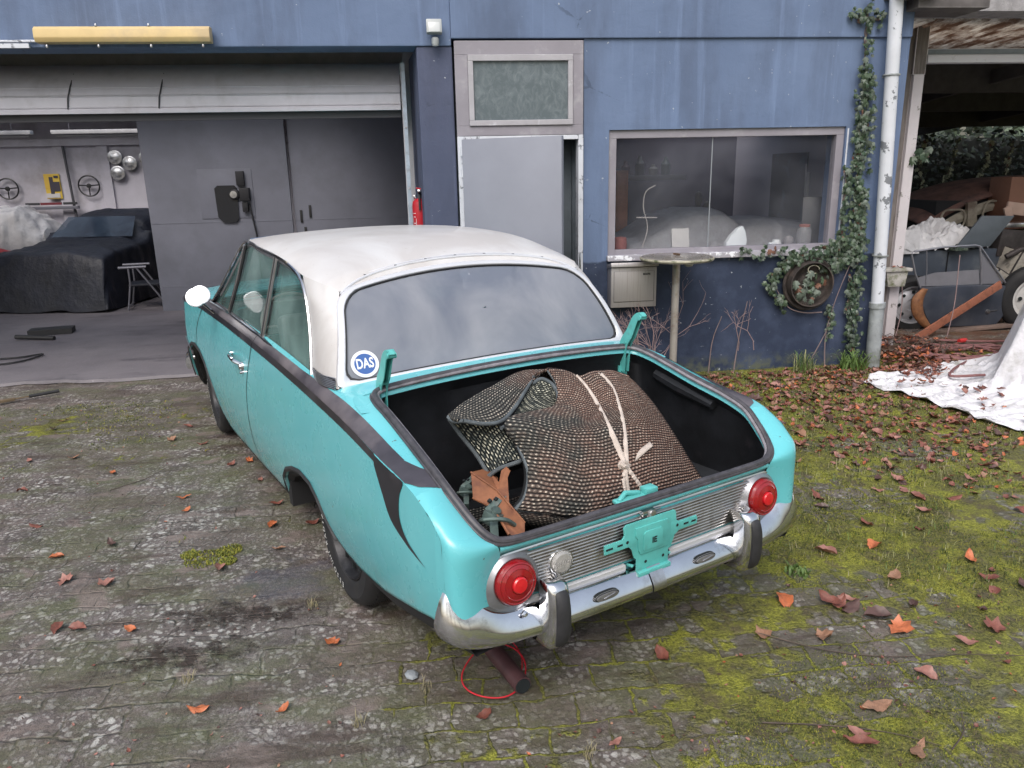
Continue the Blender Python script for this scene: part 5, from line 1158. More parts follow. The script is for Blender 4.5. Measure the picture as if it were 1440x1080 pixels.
# wall things in the bay
def swheel(x, z, lab):
    t = thing('steering_wheel', lab, 'steering wheel', (x, 14.27, z), 0, 'steering wheels hung on the back wall'); m_ = M('black_bakelite', (.018, .018, .02), .4); mb = MB()
    mb.tube([(.17*math.cos(a), 0, .17*math.sin(a)) for a in np.linspace(0, 2*PI, 40, endpoint=False)], .013, 8, closed=True); mb.build('rim', m_, t)
    mb = MB()
    for a in (5, 175, 268): mb.tube([(0, 0, 0), (.165*math.cos(R(a)), 0, .165*math.sin(R(a)))], .011, 6)
    mb.build('spokes', m_, t); mb = MB(); mb.lathe([(0, .03), (.035, .025), (.04, 0)], 16, rotm(R(90), 0, 0)); mb.build('hub', m_, t)
swheel(-7.03, 1.62, 'black three-spoke steering wheel hanging left of the yellow poster'); swheel(-5.71, 1.64, 'black three-spoke steering wheel hanging right of the yellow poster')
for x, z, lab in ((-5.21, 2.10, 'domed chrome hubcap on the white back wall, upper left of four'), (-4.98, 2.0, 'domed chrome hubcap on the white back wall, middle of the upper three'), (-4.70, 2.08, 'domed chrome hubcap half hidden by the grey sliding door'), (-5.20, 1.84, 'domed chrome hubcap hanging lowest on the white back wall')):
    mb = MB(); mb.lathe([(.115, 0), (.12, .006), (.105, .012), (.09, .010), (.06, .022), (.03, .030), (0, .032)], 30, rotm(R(90), 0, 0), (x, 14.26, z)); tag(mb.build('hubcap', CHROMED), lab, 'hubcap', 'hubcaps hung on the back wall')
mb = MB(); mb.span((-6.42, 14.27, 1.44), (-6.17, 14.29, 1.85), 0); mb.span((-6.42, 14.262, 1.60), (-6.30, 14.27, 1.84), 1); mb.span((-6.28, 14.262, 1.56), (-6.18, 14.27, 1.72), 2); mb.span((-6.34, 14.260, 1.52), (-6.28, 14.269, 1.80), 2); mb.span((-6.26, 14.262, 1.78), (-6.19, 14.27, 1.82), 2); mb.span((-6.42, 14.262, 1.455), (-6.20, 14.27, 1.53), 3)
tag(mb.build('poster', [M('poster_yellow', (.60, .42, .06), .6), M('poster_ochre', (.55, .36, .05), .6), M('poster_black', (.04, .035, .05), .6), M('poster_white', (.5, .48, .48), .6)], smooth=False), 'yellow and black poster on the white back wall between the steering wheels', 'poster')
t = thing('wall_rack', 'low metal rack with dark and red bars on the back wall under the poster', 'rack', (-6.33, 14.2, 1.32)); mb = MB(); mb.box((0, 0, -.03), (.86, .08, .05)); mb.build('rail', TUB, t, bevel=.005)
for x, w_, c_ in ((-.30, .22, (.03, .03, .035)), (.0, .34, (.14, .02, .03)), (.31, .22, (.03, .03, .035))):
    mb = MB(); mb.box((x, -.03, .04), (w_, .03, .04)); mb.build('bar', M('bar_%.2f' % x, c_, .6), t)
for x0, x1, lab in ((-5.18, -3.6, 'long dusty strip light hanging deep in the bay, the nearer to the sliding door'), (-7.2, -5.45, 'long dusty strip light hanging deep in the bay, cut by the left picture edge')):
    t = thing('strip_light', lab, 'lamp', ((x0+x1)/2, 12, 2.40), 0, 'strip lights in the bay'); mb = MB(); mb.box((0, 0, 0), (x1-x0, .10, .055)); mb.build('housing', M('dusty_white_enamel', (.42, .42, .44), .5, var=.1), t, bevel=.01)
    mb = MB(); mb.tube([(-(x1-x0)/2+.05, 0, -.045), ((x1-x0)/2-.05, 0, -.045)], .014, 8); mb.build('tube', M('unlit_tube', (.5, .5, .52), .3), t)
    for s_ in (-.5, .5): mb = MB(); mb.tube([(s_*(x1-x0)*.7, 0, .02), (s_*(x1-x0)*.7, 0, .46)], .004, 6); mb.build('hanger', TUB, t)
mb = MB(); mb.tube([(-6.02, 14.24, 2.3), (-5.98, 14.24, 1.0), (-5.98, 14.24, .1)], .022, 8); tag(mb.build('wall_pipe', M('dark_pipe', (.07, .07, .08), .6)), 'dark vertical pipe on the back wall beside the hubcaps', 'pipe')
# floor bits in the bay
mb = MB(); mb.tube(cr([(-4.6, 7.85, .05), (-4.1, 7.9, .05), (-3.92, 8.02, .05), (-3.98, 7.72, .05), (-4.3, 7.55, .05)], 30), .009, 6); tag(mb.build('black_cable', RUBBER), 'loop of black cable lying near the edge of the garage floor', 'cable')
mb = MB(); mb.tube([(-4.6, 8.9, .07), (-4.15, 8.8, .06)], .025, 8); mb.box((-4.35, 9.2, .07), (.45, .2, .06), (0, 0, .2)); tag(mb.build('floor_tool', M('black_tool', (.02, .02, .022), .6)), 'dark jack-like tool lying on the garage floor', 'tool')
t = thing('hand_brush', 'black-handled brush lying in the moss in front of the garage bay', 'brush', (-3.30, 6.45, .02), R(35)); mb = MB(); mb.tube([(-.02, 0, .012), (.20, 0, .015)], .014, 10); mb.build('handle', RUBBER, t); mb = MB(); mb.tube([(-.02, 0, .012), (-.14, .01, .01)], .006, 6); mb.box((-.18, .01, .01), (.12, .04, .02)); mb.build('blade', M('wood_brown', (.14, .10, .06), .7), t, bevel=.003)
# ------------------------------------------------------------------ ground: worn sett paving with moss, lichen and dirt
def sstep(a, b, x): t = max(0.0, min(1.0, (x-a)/(b-a))); return t*t*(3-2*t)
def moss_amount(x, y):
    """shared by the paving relief and the tufts"""
    n = mn.noise(Vector((x*1.1, y*1.5, 3.3)))+.5*mn.noise(Vector((x*3.1, y*4.0, 9.1)))
    side = sstep(-.2, 1.6, x-.12*(y-2)); far = sstep(4.2, 5.6, y)*.55
    return n+.85*side+far-.42
def gh(x, y):
    if y > 6.0: k = .5
    else: k = 1
    h = .010*mn.noise(Vector((x*1.3, y*1.3, 0)))+.006*mn.noise(Vector((x*5, y*5, 1)))+.004*mn.noise(Vector((x*14, y*16, 2)))+.0025*mn.noise(Vector((x*37, y*41, 4)))
    m = sstep(0, .5, moss_amount(x, y)); h += m*(.004+.006*abs(mn.noise(Vector((x*22, y*24, 5)))))
    return h*k-.002
def ground_mat():
    t = NT('mossy_paving'); v0 = t.coord('Object')
    dn = t.new('ShaderNodeTexNoise'); t.link(v0, dn.inputs['Vector']); dn.inputs['Scale'].default_value = 2.2; dn.inputs['Detail'].default_value = 3
    vm = t.new('ShaderNodeVectorMath', operation='MULTIPLY_ADD'); t.link(dn.outputs['Color'], vm.inputs[0]); vm.inputs[1].default_value = (.13, .13, 0); t.link(v0, vm.inputs[2])
    dn2 = t.new('ShaderNodeTexNoise'); t.link(v0, dn2.inputs['Vector']); dn2.inputs['Scale'].default_value = 14; dn2.inputs['Detail'].default_value = 3
    vm2 = t.new('ShaderNodeVectorMath', operation='MULTIPLY_ADD'); t.link(dn2.outputs['Color'], vm2.inputs[0]); vm2.inputs[1].default_value = (.035, .035, 0); t.link(vm.outputs[0], vm2.inputs[2]); v = vm2.outputs[0]
    br = t.new('ShaderNodeTexBrick'); t.link(v, br.inputs['Vector']); br.inputs['Scale'].default_value = 1; br.inputs['Brick Width'].default_value = .20; br.inputs['Row Height'].default_value = .135; br.inputs['Mortar Size'].default_value = .009; br.inputs['Mortar Smooth'].default_value = .9; br.inputs['Color1'].default_value = (0, 0, 0, 1); br.inputs['Color2'].default_value = (1, 1, 1, 1)
    stone = t.new('ShaderNodeSeparateColor'); t.link(br.outputs['Color'], stone.inputs[0]); stone = stone.outputs[0]
    br.offset = .5
    joint = br.outputs['Fac']
    jn = t.math('MULTIPLY', joint, t.math('MULTIPLY', t.ramp(t.noise(v0, 7, 4), [(.38, .1), (.6, 1.0)]), t.ramp(t.noise(v0, 1.0, 3), [(.40, .10), (.60, .85)])))
    big = t.noise(v0, .9, 5, .6); mid = t.noise(v0, 5, 6, .65); fine = t.noise(v0, 38, 5, .7); grit = t.noise(v0, 150, 3, .7)
    base = t.mix(t.ramp(mid, [(.32, 0.0), (.68, 1.0)]), (.058, .046, .044), (.190, .160, .155))
    base = t.mix(t.math('MULTIPLY', stone, .35), base, (.13, .105, .10))
    base = t.mix(t.ramp(fine, [(.36, 0.0), (.66, 1.0)]), base, (.235, .215, .205), 'MIX') if False else t.mix(t.math('MULTIPLY', t.ramp(fine, [(.46, 0.0), (.66, 1.0)]), .75), base, (.225, .198, .190))
    base = t.mix(t.math('MULTIPLY', t.ramp(grit, [(.36, 1.0), (.5, 0.0)]), .75), base, (.030, .026, .024))
    # lichen spots
    def spots(sc, r0, r1, msk):
        vv = t.voro(v, sc); wob = t.math('MULTIPLY_ADD', t.noise(v0, 90, 3), .35, -.17); d = t.math('ADD', vv.outputs['Distance'], wob)
        s = t.new('ShaderNodeSeparateColor'); t.link(vv.outputs['Color'], s.inputs[0])
        return t.math('MULTIPLY', t.math('MULTIPLY', t.ramp(d, [(r0, 1.0), (r1, 0.0)]), t.ramp(s.outputs[0], [(.22, 0.0), (.26, 1.0)])), msk)
    lm = t.ramp(t.noise(v0, .75, 4, .55), [(.36, 0.0), (.54, 1.0)])
    lm2 = t.ramp(t.noise(v0, 2.3, 4, .55), [(.42, 0.0), (.52, 1.0)])
    l1 = spots(48, .34, .44, t.math('MAXIMUM', lm, lm2)); l2 = spots(26, .26, .36, lm2)
    l3 = spots(90, .30, .42, t.ramp(t.noise(v0, 1.7, 4), [(.42, 0.0), (.55, 1.0)]))
    c = t.mix(t.math('MULTIPLY', l3, .6), base, (.30, .275, .26)); c = t.mix(t.math('MULTIPLY', l1, .72), c, (.40, .375, .355)); c = t.mix(t.math('MULTIPLY', l2, .85), c, (.50, .48, .455))
    c = t.mix(t.math('MULTIPLY', jn, .75), c, (.045, .038, .032))
    c = t.mix(t.math('MULTIPLY', t.ramp(t.noise(v0, 3.3, 7, .75), [(.50, 0.0), (.62, 1.0)]), .6), c, t.mix(grit, (.020, .017, .016), (.085, .072, .064)))
    sep = t.new('ShaderNodeSeparateXYZ'); t.link(v0, sep.inputs[0]); X_, Y_ = sep.outputs[0], sep.outputs[1]
    film = t.math('MULTIPLY', t.ramp(t.noise(t.coord('Object', (1, 1.7, 1), (3, 1, 0)), 2.0, 7, .7), [(.44, 0.0), (.58, 1.0)]), t.math('MULTIPLY_ADD', fine, 1.2, .15), clamp=True)
    c = t.mix(t.math('MULTIPLY', film, .8), c, t.mix(grit, (.045, .052, .022), (.15, .165, .075)))
    pinkp = t.math('MULTIPLY', t.ramp(t.noise(t.coord('Object', (1, 1.4, 1), (7, 2, 0)), 3.4, 4, .55), [(.58, 0.0), (.64, 1.0)]), .8)
    c = t.mix(pinkp, c, t.mix(fine, (.15, .115, .105), (.25, .20, .185)))
    damp = t.ramp(t.noise(t.coord('Object', (.55, 2.0, 1), (1, 5, 0)), 2.9, 6, .68), [(.54, 0.0), (.62, 1.0)])
    c = t.mix(t.math('MULTIPLY', damp, .72), c, t.mix(fine, (.028, .018, .014), (.10, .072, .058)))
    # bare earth film, grey-brown, stronger away from camera
    em = t.math('MULTIPLY', t.ramp(t.noise(t.coord('Object', (1, 1.7, 1)), 1.6, 6, .68), [(.46, 0.0), (.60, 1.0)]), .85)
    earth = t.mix(t.ramp(t.noise(v0, 60, 5, .7), [(.35, 0.0), (.65, 1.0)]), (.055, .043, .037), (.165, .132, .115))
    c = t.mix(t.math('MULTIPLY', em, .6), c, earth)
    # brown leaf mould near the wall on the right
    mould = t.math('MULTIPLY', t.math('MULTIPLY', t.ramp(t.math('MULTIPLY', Y_, .1), [(.42, 0.0), (.58, 1.0)]), t.ramp(t.math('MULTIPLY_ADD', X_, .1, .3), [(.28, 0.0), (.5, 1.0)])), t.ramp(t.noise(v0, 3.5, 6, .7), [(.40, 0.0), (.55, 1.0)]))
    c = t.mix(mould, c, t.mix(fine, (.045, .028, .020), (.19, .095, .060)))
    # moss
    bias = t.ramp(t.math('MULTIPLY_ADD', t.math('SUBTRACT', X_, t.math('MULTIPLY', t.math('SUBTRACT', Y_, 2.0), .12)), .25, .35), [(.24, 0.0), (.34, .09), (.60, .16), (.80, .22)])
    fary = t.math('MULTIPLY', t.ramp(t.math('MULTIPLY', Y_, .1), [(.42, 0.0), (.56, 1.0)]), .10)
    mm = t.math('ADD', t.math('ADD', t.math('MULTIPLY', t.noise(v0, 1.5, 6, .62), .62), t.math('MULTIPLY', t.noise(v0, 11, 5, .6), .38)), t.math('ADD', bias, fary))
    mm = t.math('ADD', mm, t.math('MULTIPLY', t.math('MULTIPLY', joint, t.ramp(t.math('MULTIPLY_ADD', X_, .25, .5), [(.35, .2), (.55, 1.0)])), .085)); mm = t.math('SUBTRACT', mm, t.ramp(t.math('MULTIPLY', Y_, .1), [(.62, 0.0), (.68, .35)])); mm = t.math('ADD', mm, t.math('MULTIPLY_ADD', stone, -.09, .03))
    mossf = t.ramp(mm, [(.648, 0.0), (.685, 1.0)])
    thin = t.ramp(mm, [(.54, 0.0), (.64, .38)])
    mcol = t.mix(t.ramp(t.noise(v0, 85, 5, .8), [(.38, 0.0), (.62, 1.0)]), (.022, .024, .010), (.225, .215, .060))
    mcol = t.mix(t.ramp(t.noise(v0, 4.3, 6, .68), [(.45, 0.0), (.58, 1.0)]), mcol, t.mix(t.ramp(t.noise(v0, 95, 4, .8), [(.36, 0.0), (.62, 1.0)]), (.075, .085, .010), (.37, .37, .055)))
    mcol = t.mix(t.math('MULTIPLY', t.ramp(t.noise(v0, 6.5, 6, .7), [(.54, 0.0), (.62, 1.0)]), .75), mcol, t.mix(fine, (.045, .034, .022), (.16, .125, .085)))
    c = t.mix(thin, c, t.mix(fine, (.035, .040, .016), (.14, .135, .065))); c = t.mix(mossf, c, mcol)
    # wet dark hollow
    def blob(x, y, rx, ry, a=.45):
        dx = t.math('DIVIDE', t.math('SUBTRACT', X_, x), rx); dy = t.math('DIVIDE', t.math('SUBTRACT', Y_, y), ry)
        d = t.math('ADD', t.math('SQRT', t.math('ADD', t.math('MULTIPLY', dx, dx), t.math('MULTIPLY', dy, dy))), t.math('MULTIPLY_ADD', t.noise(v0, 9, 5, .7), 2*a, -a))
        return t.ramp(d, [(.45, 1.0), (1.10, 0.0)])
    wet = t.math('MAXIMUM', blob(-1.0, 2.62, .30, .13, 1.5), blob(-.86, 2.90, .34, .12, 1.5)); wet = t.math('MULTIPLY', wet, t.ramp(t.noise(v0, 16, 5, .7), [(.36, .0), (.52, 1.0)]))
    c = t.mix(t.math('MULTIPLY', wet, .85), c, (.028, .017, .013))
    c = t.mix(t.math('MULTIPLY', blob(-.70, 3.15, .26, .22, 1.4), t.math('MULTIPLY', fine, .9)), c, (.07, .072, .10))
    t.col(c)
    rough = t.math('SUBTRACT', t.math('MULTIPLY_ADD', fine, .4, .42), t.math('MAXIMUM', t.math('MULTIPLY', wet, .5), t.math('MULTIPLY', damp, .18))); t.set(Roughness=rough)
    t.b.inputs['Specular IOR Level'].default_value = .35
    h = t.math('ADD', t.math('MULTIPLY', fine, .5), t.math('MULTIPLY', grit, .28)); h = t.math('SUBTRACT', h, t.math('MULTIPLY', jn, .65)); h = t.math('ADD', h, t.math('MULTIPLY', mossf, t.math('MULTIPLY_ADD', t.noise(v0, 120, 3, .8), 1.0, .1)))
    h = t.math('SUBTRACT', h, t.math('MULTIPLY', wet, .35)); h = t.math('ADD', h, t.math('MULTIPLY', l1, .12))
    t.link(t.bump(h, .9, .014), t.b.inputs['Normal'])
    return t.m
GM = ground_mat()
xs = np.concatenate([[-120, -60, -30, -16, -10, -7, -5.4], np.arange(-4.6, 5.6, .024), [6, 7, 9, 12, 18, 30, 60, 120]])
yy = [1.15]
while yy[-1] < 8.6: yy.append(yy[-1]+.013*max(1, (yy[-1]/2.2)**1.3))
ys = np.concatenate([[-80, -30, -10, -4, -1, .2, .8], yy, [9.2, 10, 12, 16, 25, 45, 90, 160]])
V_ = []
for y in ys:
    ins = 1.1 < y < 8.7
    for x in xs: V_.append((x, y, gh(x, y) if ins and -4.7 < x < 5.6 else -.006))
m_ = len(xs); F_ = [(i*m_+j, i*m_+j+1, (i+1)*m_+j+1, (i+1)*m_+j) for i in range(len(ys)-1) for j in range(m_-1)]
mb = MB(); mb.v = V_; mb.f = F_; mb.m = [0]*len(F_)
g = mb.build('ground', GM, angle=180); tag(g, kind='structure')

# leaf shapes -------------------------------------------------------
LC = [M('leaf_orange', (.42, .125, .05), .5, var=.3, vs=5, dirt=(.20, .06, .03), ds=40, dlo=.55, dhi=.75), M('leaf_redbrown', (.19, .066, .048), .5, var=.3, vs=5, dirt=(.07, .03, .02), ds=40), M('leaf_tan', (.27, .145, .09), .6, var=.25, vs=5, dirt=(.12, .06, .035), ds=40), M('leaf_dark', (.085, .045, .038), .45, var=.3, vs=5), M('leaf_pinkbrown', (.27, .125, .10), .5, var=.25, vs=5)]
def leaf_oval(L, W, curl, fold, seed):
    r_ = random.Random(seed); G_ = []; n = 11
    for i in range(n):
        u = i/(n-1); w = W/2*math.sin(PI*min(1, u*1.02+.0))**.75*(1-.25*u)*(1+.16*math.sin(u*23+seed*2.1)*r_.uniform(.2, 1))+.0006; x = L*(u-.5)
        zc = curl*L*(2*u-1)**2+ .02*L*math.sin(u*7+seed)
        G_.append([(x, w*s_+ .02*L*math.sin(u*4+seed), zc+fold*.6*abs(s_)**1.3*w*1.6+.022*r_.uniform(-1, 1)+.035*math.sin(u*11+s_*3+seed)*abs(s_)) for s_ in (-1, -.66, -.3, 0, .3, .66, 1)])
    mb = MB(); mb.grid(G_, 0); mb.tube([(-L*.5, 0, curl*L), (-L*.72, .01*math.sin(seed*3.), curl*L*.6+.004)], .0011, 4); return mb
def leaf_maple(S, curl, seed):
    r_ = random.Random(seed); pts = []
    lob = [(-150, .55), (-128, .50), (-100, .78), (-72, .62), (-48, .90), (-24, .70), (0, 1.0), (22, .72), (45, .88), (72, .60), (100, .74), (128, .52), (150, .56), (176, .22)]
    ring = [(S*k*.5*math.cos(R(a)), S*k*.5*math.sin(R(a))) for a, k in lob]
    vs = [(0, 0, .002)]; rs = (.35, .7, 1.0); n = len(ring)
    for q in rs:
        for k, (x, y) in enumerate(ring):
            rr = math.hypot(x, y)*q; vs.append((x*q, y*q, curl*S*(rr/(S*.5))**2*(1+.6*math.sin(k*1.9+seed))+S*.055*r_.uniform(-1, 1)*q))
    fs = [(0, 1+k, 1+(k+1) % n) for k in range(n)]
    for a in range(2): fs += [(1+a*n+k, 1+(a+1)*n+k, 1+(a+1)*n+(k+1) % n, 1+a*n+(k+1) % n) for k in range(n)]
    mb = MB(); mb.add(vs, fs); mb.tube([(-S*.08, 0, .002), (-S*.55, S*.05, .012)], .0012, 4); return mb
def leaf_kinds():
    K = []
    for k in range(8): K.append(leaf_oval(1.0, .52+.12*(k % 3), [.10, .22, .04, .16, .30, -.08, .12, .2][k], [.5, .25, .7, .1, .5, .6, -.3, .35][k], k))
    for k in range(5): K.append(leaf_maple(1.15, [.12, .25, .05, .18, .3][k], k))
    return K
KINDS = leaf_kinds(); LEAFME = {}
def leaf_obj(x, y, s, col, kind, lab, grp, rz=None, tilt=.18, rr=rnd, z0=None):
    key = (kind, col)
    if key not in LEAFME:
        o = KINDS[kind].build('fallen_leaf', LC[col], angle=80, sub=0); LEAFME[key] = o.data; o.name = 'fallen_leaf'; bpy.data.objects.remove(o)
    o = bpy.data.objects.new('fallen_leaf', LEAFME[key]); COL.objects.link(o)
    z = (gh(x, y) if z0 is None else z0)+.004+s*.05
    o.location = (x, y, z); o.rotation_euler = (rr.uniform(-tilt, tilt), rr.uniform(-tilt, tilt), rz if rz is not None else rr.uniform(0, 6.28)); o.scale = (s, s*rr.uniform(.8, 1.1), s)
    return tag(o, lab, 'leaf', grp)
L1 = 'orange-brown dead leaf lying singly on the paving on the driver side of the turquoise car'
G1 = 'fallen leaves on the paving beside the car'
left = [(-2.75,5.57,3),(-2.77,5.79,1),(-2.34,4.93,2),(-1.99,4.63,0),(-1.36,3.96,0),(-1.43,4.16,0),(-1.25,2.83,0),(-1.84,3.53,0),(-1.5,3.21,4),(-1.47,2.87,1),(-.85,2.31,0),(-.56,2.26,0),(-.43,2.63,0),(-.86,3.71,0),(-.89,3.98,1),(-1.02,3.29,4),(-1.28,4.63,1),(-1.18,4.67,0),(-1.57,5.07,1),(-1.78,5.48,1),(.11,2.13,1),(.51,1.95,4),(-.66,3.72,1),(-2.42,4.42,1),(-1.81,5.18,2),
        (-1.70,3.28,4),(-1.55,2.88,1),(-1.62,3.62,3),(-.95,4.9,1),(-1.05,4.35,4),(-.78,3.45,2),(-2.1,3.9,1),(-2.6,4.9,4),(-1.1,5.5,1),(-1.35,5.7,0)]
for k, (x, y, c_) in enumerate(left):
    leaf_obj(x, y, rnd.uniform(.060, .090), c_, rnd.choice([0, 1, 2, 3, 5, 6, 7, 9]), L1, G1)
right = [(1.4,2.66,0),(1.61,2.6,1),(1.71,2.49,3),(1.43,2.4,2),(2.56,3.52,1),(2.49,3.36,4),(1.26,1.84,1),(1.42,1.79,2),(.79,2.36,1),(1.22,2.44,2),(2.37,2.85,0),(1.94,2.29,4),(2.11,2.35,1),(1.74,2.41,0),(2.12,3.25,1),(2.03,3.04,0),(1.77,3.01,4),(2.34,2.69,1),(1.4,1.99,2),(1.67,2.13,4),(2.75,3.49,1),(2.04,3.61,1),(1.58,2.62,1),(1.64,2.57,3),(1.66,2.63,4),(1.28,1.88,4)]
L2 = 'red-brown dead leaf lying in the moss to the rear of the boot'
G2 = 'fallen leaves in the moss on the boot side of the yard'
for k, (x, y, c_) in enumerate(right):
    leaf_obj(x, y, rnd.uniform(.075, .115), c_, rnd.choice([0, 1, 2, 3, 4, 5, 6, 7, 9, 11]), L2, G2)
rl = random.Random(21); cnt = 0
def in_car(x, y):
    c_, s_ = math.cos(R(25.61)), math.sin(R(25.61)); dx, dy = x-.769, y-2.216; u = dx*c_+dy*s_; w_ = -dx*s_+dy*c_
    return abs(u) < .86 and 0 < w_ < 4.75
while cnt < 225:
    x = rl.uniform(.8, 4.3); y = rl.uniform(1.9, 6.1)
    dens = sstep(.9, 2.2, x-.1*y)*(.12+.88*sstep(2.8, 4.8, y))
    if in_car(x, y) or rl.random() > dens or x > 1.0+y*.62: continue
    leaf_obj(x, y, rl.uniform(.05, .105), rl.choice([1, 1, 1, 1, 4, 4, 2, 3, 3, 3]), rl.choice([0, 1, 2, 3, 4, 5, 6, 7, 0, 2, 5, 9, 10]), L2, G2, rr=rl, tilt=.3); cnt += 1
# litter too dense to count
def litter(name, lab, spots_, n, seed, smin=.02, smax=.06, zfn=None, mats=None, pile=0):
    rr = random.Random(seed); mb = MB(); c = 0; tries = 0
    base = [np.array(k.v) for k in KINDS]
    while c < n and tries < n*30:
        tries += 1; cx_, cy_, rx, ry = rr.choice(spots_); a = rr.uniform(0, 6.28); q = math.sqrt(rr.random()); x = cx_+rx*q*math.cos(a); y = cy_+ry*q*math.sin(a)
        if in_car(x, y) or (y > 6.2 and x < 3.75): continue
        k = rr.randrange(13); s_ = rr.uniform(smin, smax); Rm = rotm(rr.uniform(-.6, .6), rr.uniform(-.6, .6), rr.uniform(0, 6.28)); z = (zfn(x, y) if zfn else gh(min(max(x, -4.5), 5.5), y))+.003+s_*.12+pile*rr.random()*(1-q*q)
        mb.add(base[k]*s_ @ Rm.T if False else (base[k]*s_) @ Rm.T, KINDS[k].f, rr.choice([0, 1, 1, 3, 3, 1, 4, 4, 2]), None, (x, y, z)); c += 1
    o = mb.build(name, mats or LC, angle=80); return tag(o, lab, 'leaf litter', kind='stuff')
litter('leaf_litter', 'brown leaf litter drifted along the foot of the blue wall and over the moss', [(3.0, 5.9, 1.1, .32), (3.4, 5.2, .9, .7), (2.6, 5.6, .9, .4), (3.2, 4.3, .9, .9), (3.6, 5.9, .5, .35), (4.2, 6.3, .6, .4), (3.0, 5.9, 1.1, .32), (3.3, 5.0, .9, .8), (3.0, 4.6, .8, .8)], 2500, 5, .015, .055)
litter('debris_litter', 'small bits of dead leaf scattered over the paving', [(-1.5, 4.0, 2.0, 2.0), (-1.8, 5.8, 1.6, .8), (-.4, 2.4, 1.2, .7), (.9, 2.1, 1.0, .5), (1.7, 2.3, .8, .5)], 330, 6, .008, .022)

# tufts of moss and grass --------------------------------------------
def tufts(name, lab, n, region, seed, hmin, hmax, w, cols, need=.15, cat='moss', spread=.02, nb=5):
    rr = random.Random(seed); mb = MB(); c = 0; tr = 0
    while c < n and tr < n*40:
        tr += 1; x = rr.uniform(region[0], region[1]); y = rr.uniform(region[2], region[3])
        if moss_amount(x, y) < need+rr.uniform(-.1, .25) or in_car(x, y) or (y > 6.24 and x < 3.75): continue
        z = gh(x, y)-.002; mi = rr.randrange(len(cols))
        for b in range(nb):
            a = rr.uniform(0, 6.28); h_ = rr.uniform(hmin, hmax); l_ = h_*rr.uniform(.2, 1.1); bx, by = x+rr.gauss(0, spread), y+rr.gauss(0, spread); px, py = -math.sin(a)*w, math.cos(a)*w
            mx, my = bx+math.cos(a)*l_*.4, by+math.sin(a)*l_*.4; ex, ey = bx+math.cos(a)*l_, by+math.sin(a)*l_
            mb.add([(bx-px, by-py, z), (bx+px, by+py, z), (mx+px*.7, my+py*.7, z+h_*.7), (mx-px*.7, my-py*.7, z+h_*.7), (ex, ey, z+h_*(.9 if l_ < h_ else .7))], [(0, 1, 2, 3), (3, 2, 4)], mi)
        c += 1
    return tag(mb.build(name, cols, smooth=False), lab, cat, kind='stuff')
MG = [M('moss_green', (.12, .14, .025), .8, var=.4, vs=60), M('moss_yellow', (.23, .22, .03), .8, var=.3, vs=60), M('moss_dark', (.04, .055, .012), .85, var=.4, vs=60), M('dry_straw', (.25, .22, .13), .8, var=.3, vs=40)]
GG = [M('grass_green', (.09, .15, .035), .6, var=.3, vs=30), M('grass_pale', (.24, .24, .11), .7, var=.3, vs=30), MG[2], MG[3]]
tufts('moss', 'yellow-green moss cushions between the paving stones', 12000, (-.6, 2.9, 1.5, 3.6), 3, .003, .009, .0016, MG[:3], .22, spread=.010, nb=6)
tufts('moss', 'low green moss on the older paving further back', 5200, (-3.6, 3.9, 3.3, 6.6), 4, .005, .014, .003, MG, .25, spread=.018, nb=5)
tufts('grass', 'short tangled grass growing through the moss beside the open boot', 1300, (1.5, 4.0, 2.6, 6.2), 8, .012, .045, .0018, GG, .2, 'grass', .03, 5)
rr = random.Random(12)
def tuft_at(name, lab, spots_, hmin, hmax, w, mats, seed, nb=60, spr=.06):
    rr = random.Random(seed); mb = MB()
    for cx_, cy_, r_ in spots_:
        for b in range(nb):
            a = rr.uniform(0, 6.28); q = r_*math.sqrt(rr.random()); bx, by = cx_+q*math.cos(a), cy_+q*math.sin(a); a = rr.uniform(0, 6.28); h_ = rr.uniform(hmin, hmax); l_ = h_*rr.uniform(.2, .9); P = cr([(bx, by, 0), (bx+math.cos(a)*l_*.25, by+math.sin(a)*l_*.25, h_*.55), (bx+math.cos(a)*l_*.7, by+math.sin(a)*l_*.7, h_*.92), (bx+math.cos(a)*l_, by+math.sin(a)*l_, h_*.8)], 6); p = np.array([-math.sin(a)*w, math.cos(a)*w, 0])
            mb.grid([[q_-p*k, q_+p*k] for q_, k in zip(P, (1, 1, .9, .7, .45, .1))], rr.randrange(len(mats)))
    return mb
mb = tuft_at('', '', [(3.22, 6.12, .09)], .08, .22, .003, GG[:2], 1, 80); tag(mb.build('grass_clump', GG[:2], smooth=False), 'green grass clump at the foot of the wall under the rusty wheel rim', 'grass clump')
mb = tuft_at('', '', [(3.66, 6.10, .12)], .06, .20, .008, GG[:1], 2, 60); tag(mb.build('leafy_weed', GG[:1], smooth=False), 'dark green leafy weed at the foot of the downpipe', 'weed')
mb = tuft_at('', '', [(-1.12, 3.40, .09), (-1.02, 3.47, .06), (-1.20, 3.45, .04), (-1.0, 3.36, .04)], .004, .014, .003, MG[:2], 3, 420, .05); tag(mb.build('moss_cushion', MG[:2], smooth=False), 'bright green moss cushion on the paving near the rear wheel', 'moss cushion')
mb = tuft_at('', '', [(1.56, 2.86, .05)], .015, .04, .006, GG[:1], 5, 50); tag(mb.build('clover_tuft', GG[:1], smooth=False), 'small bright green clover tuft behind the bumper', 'weed')

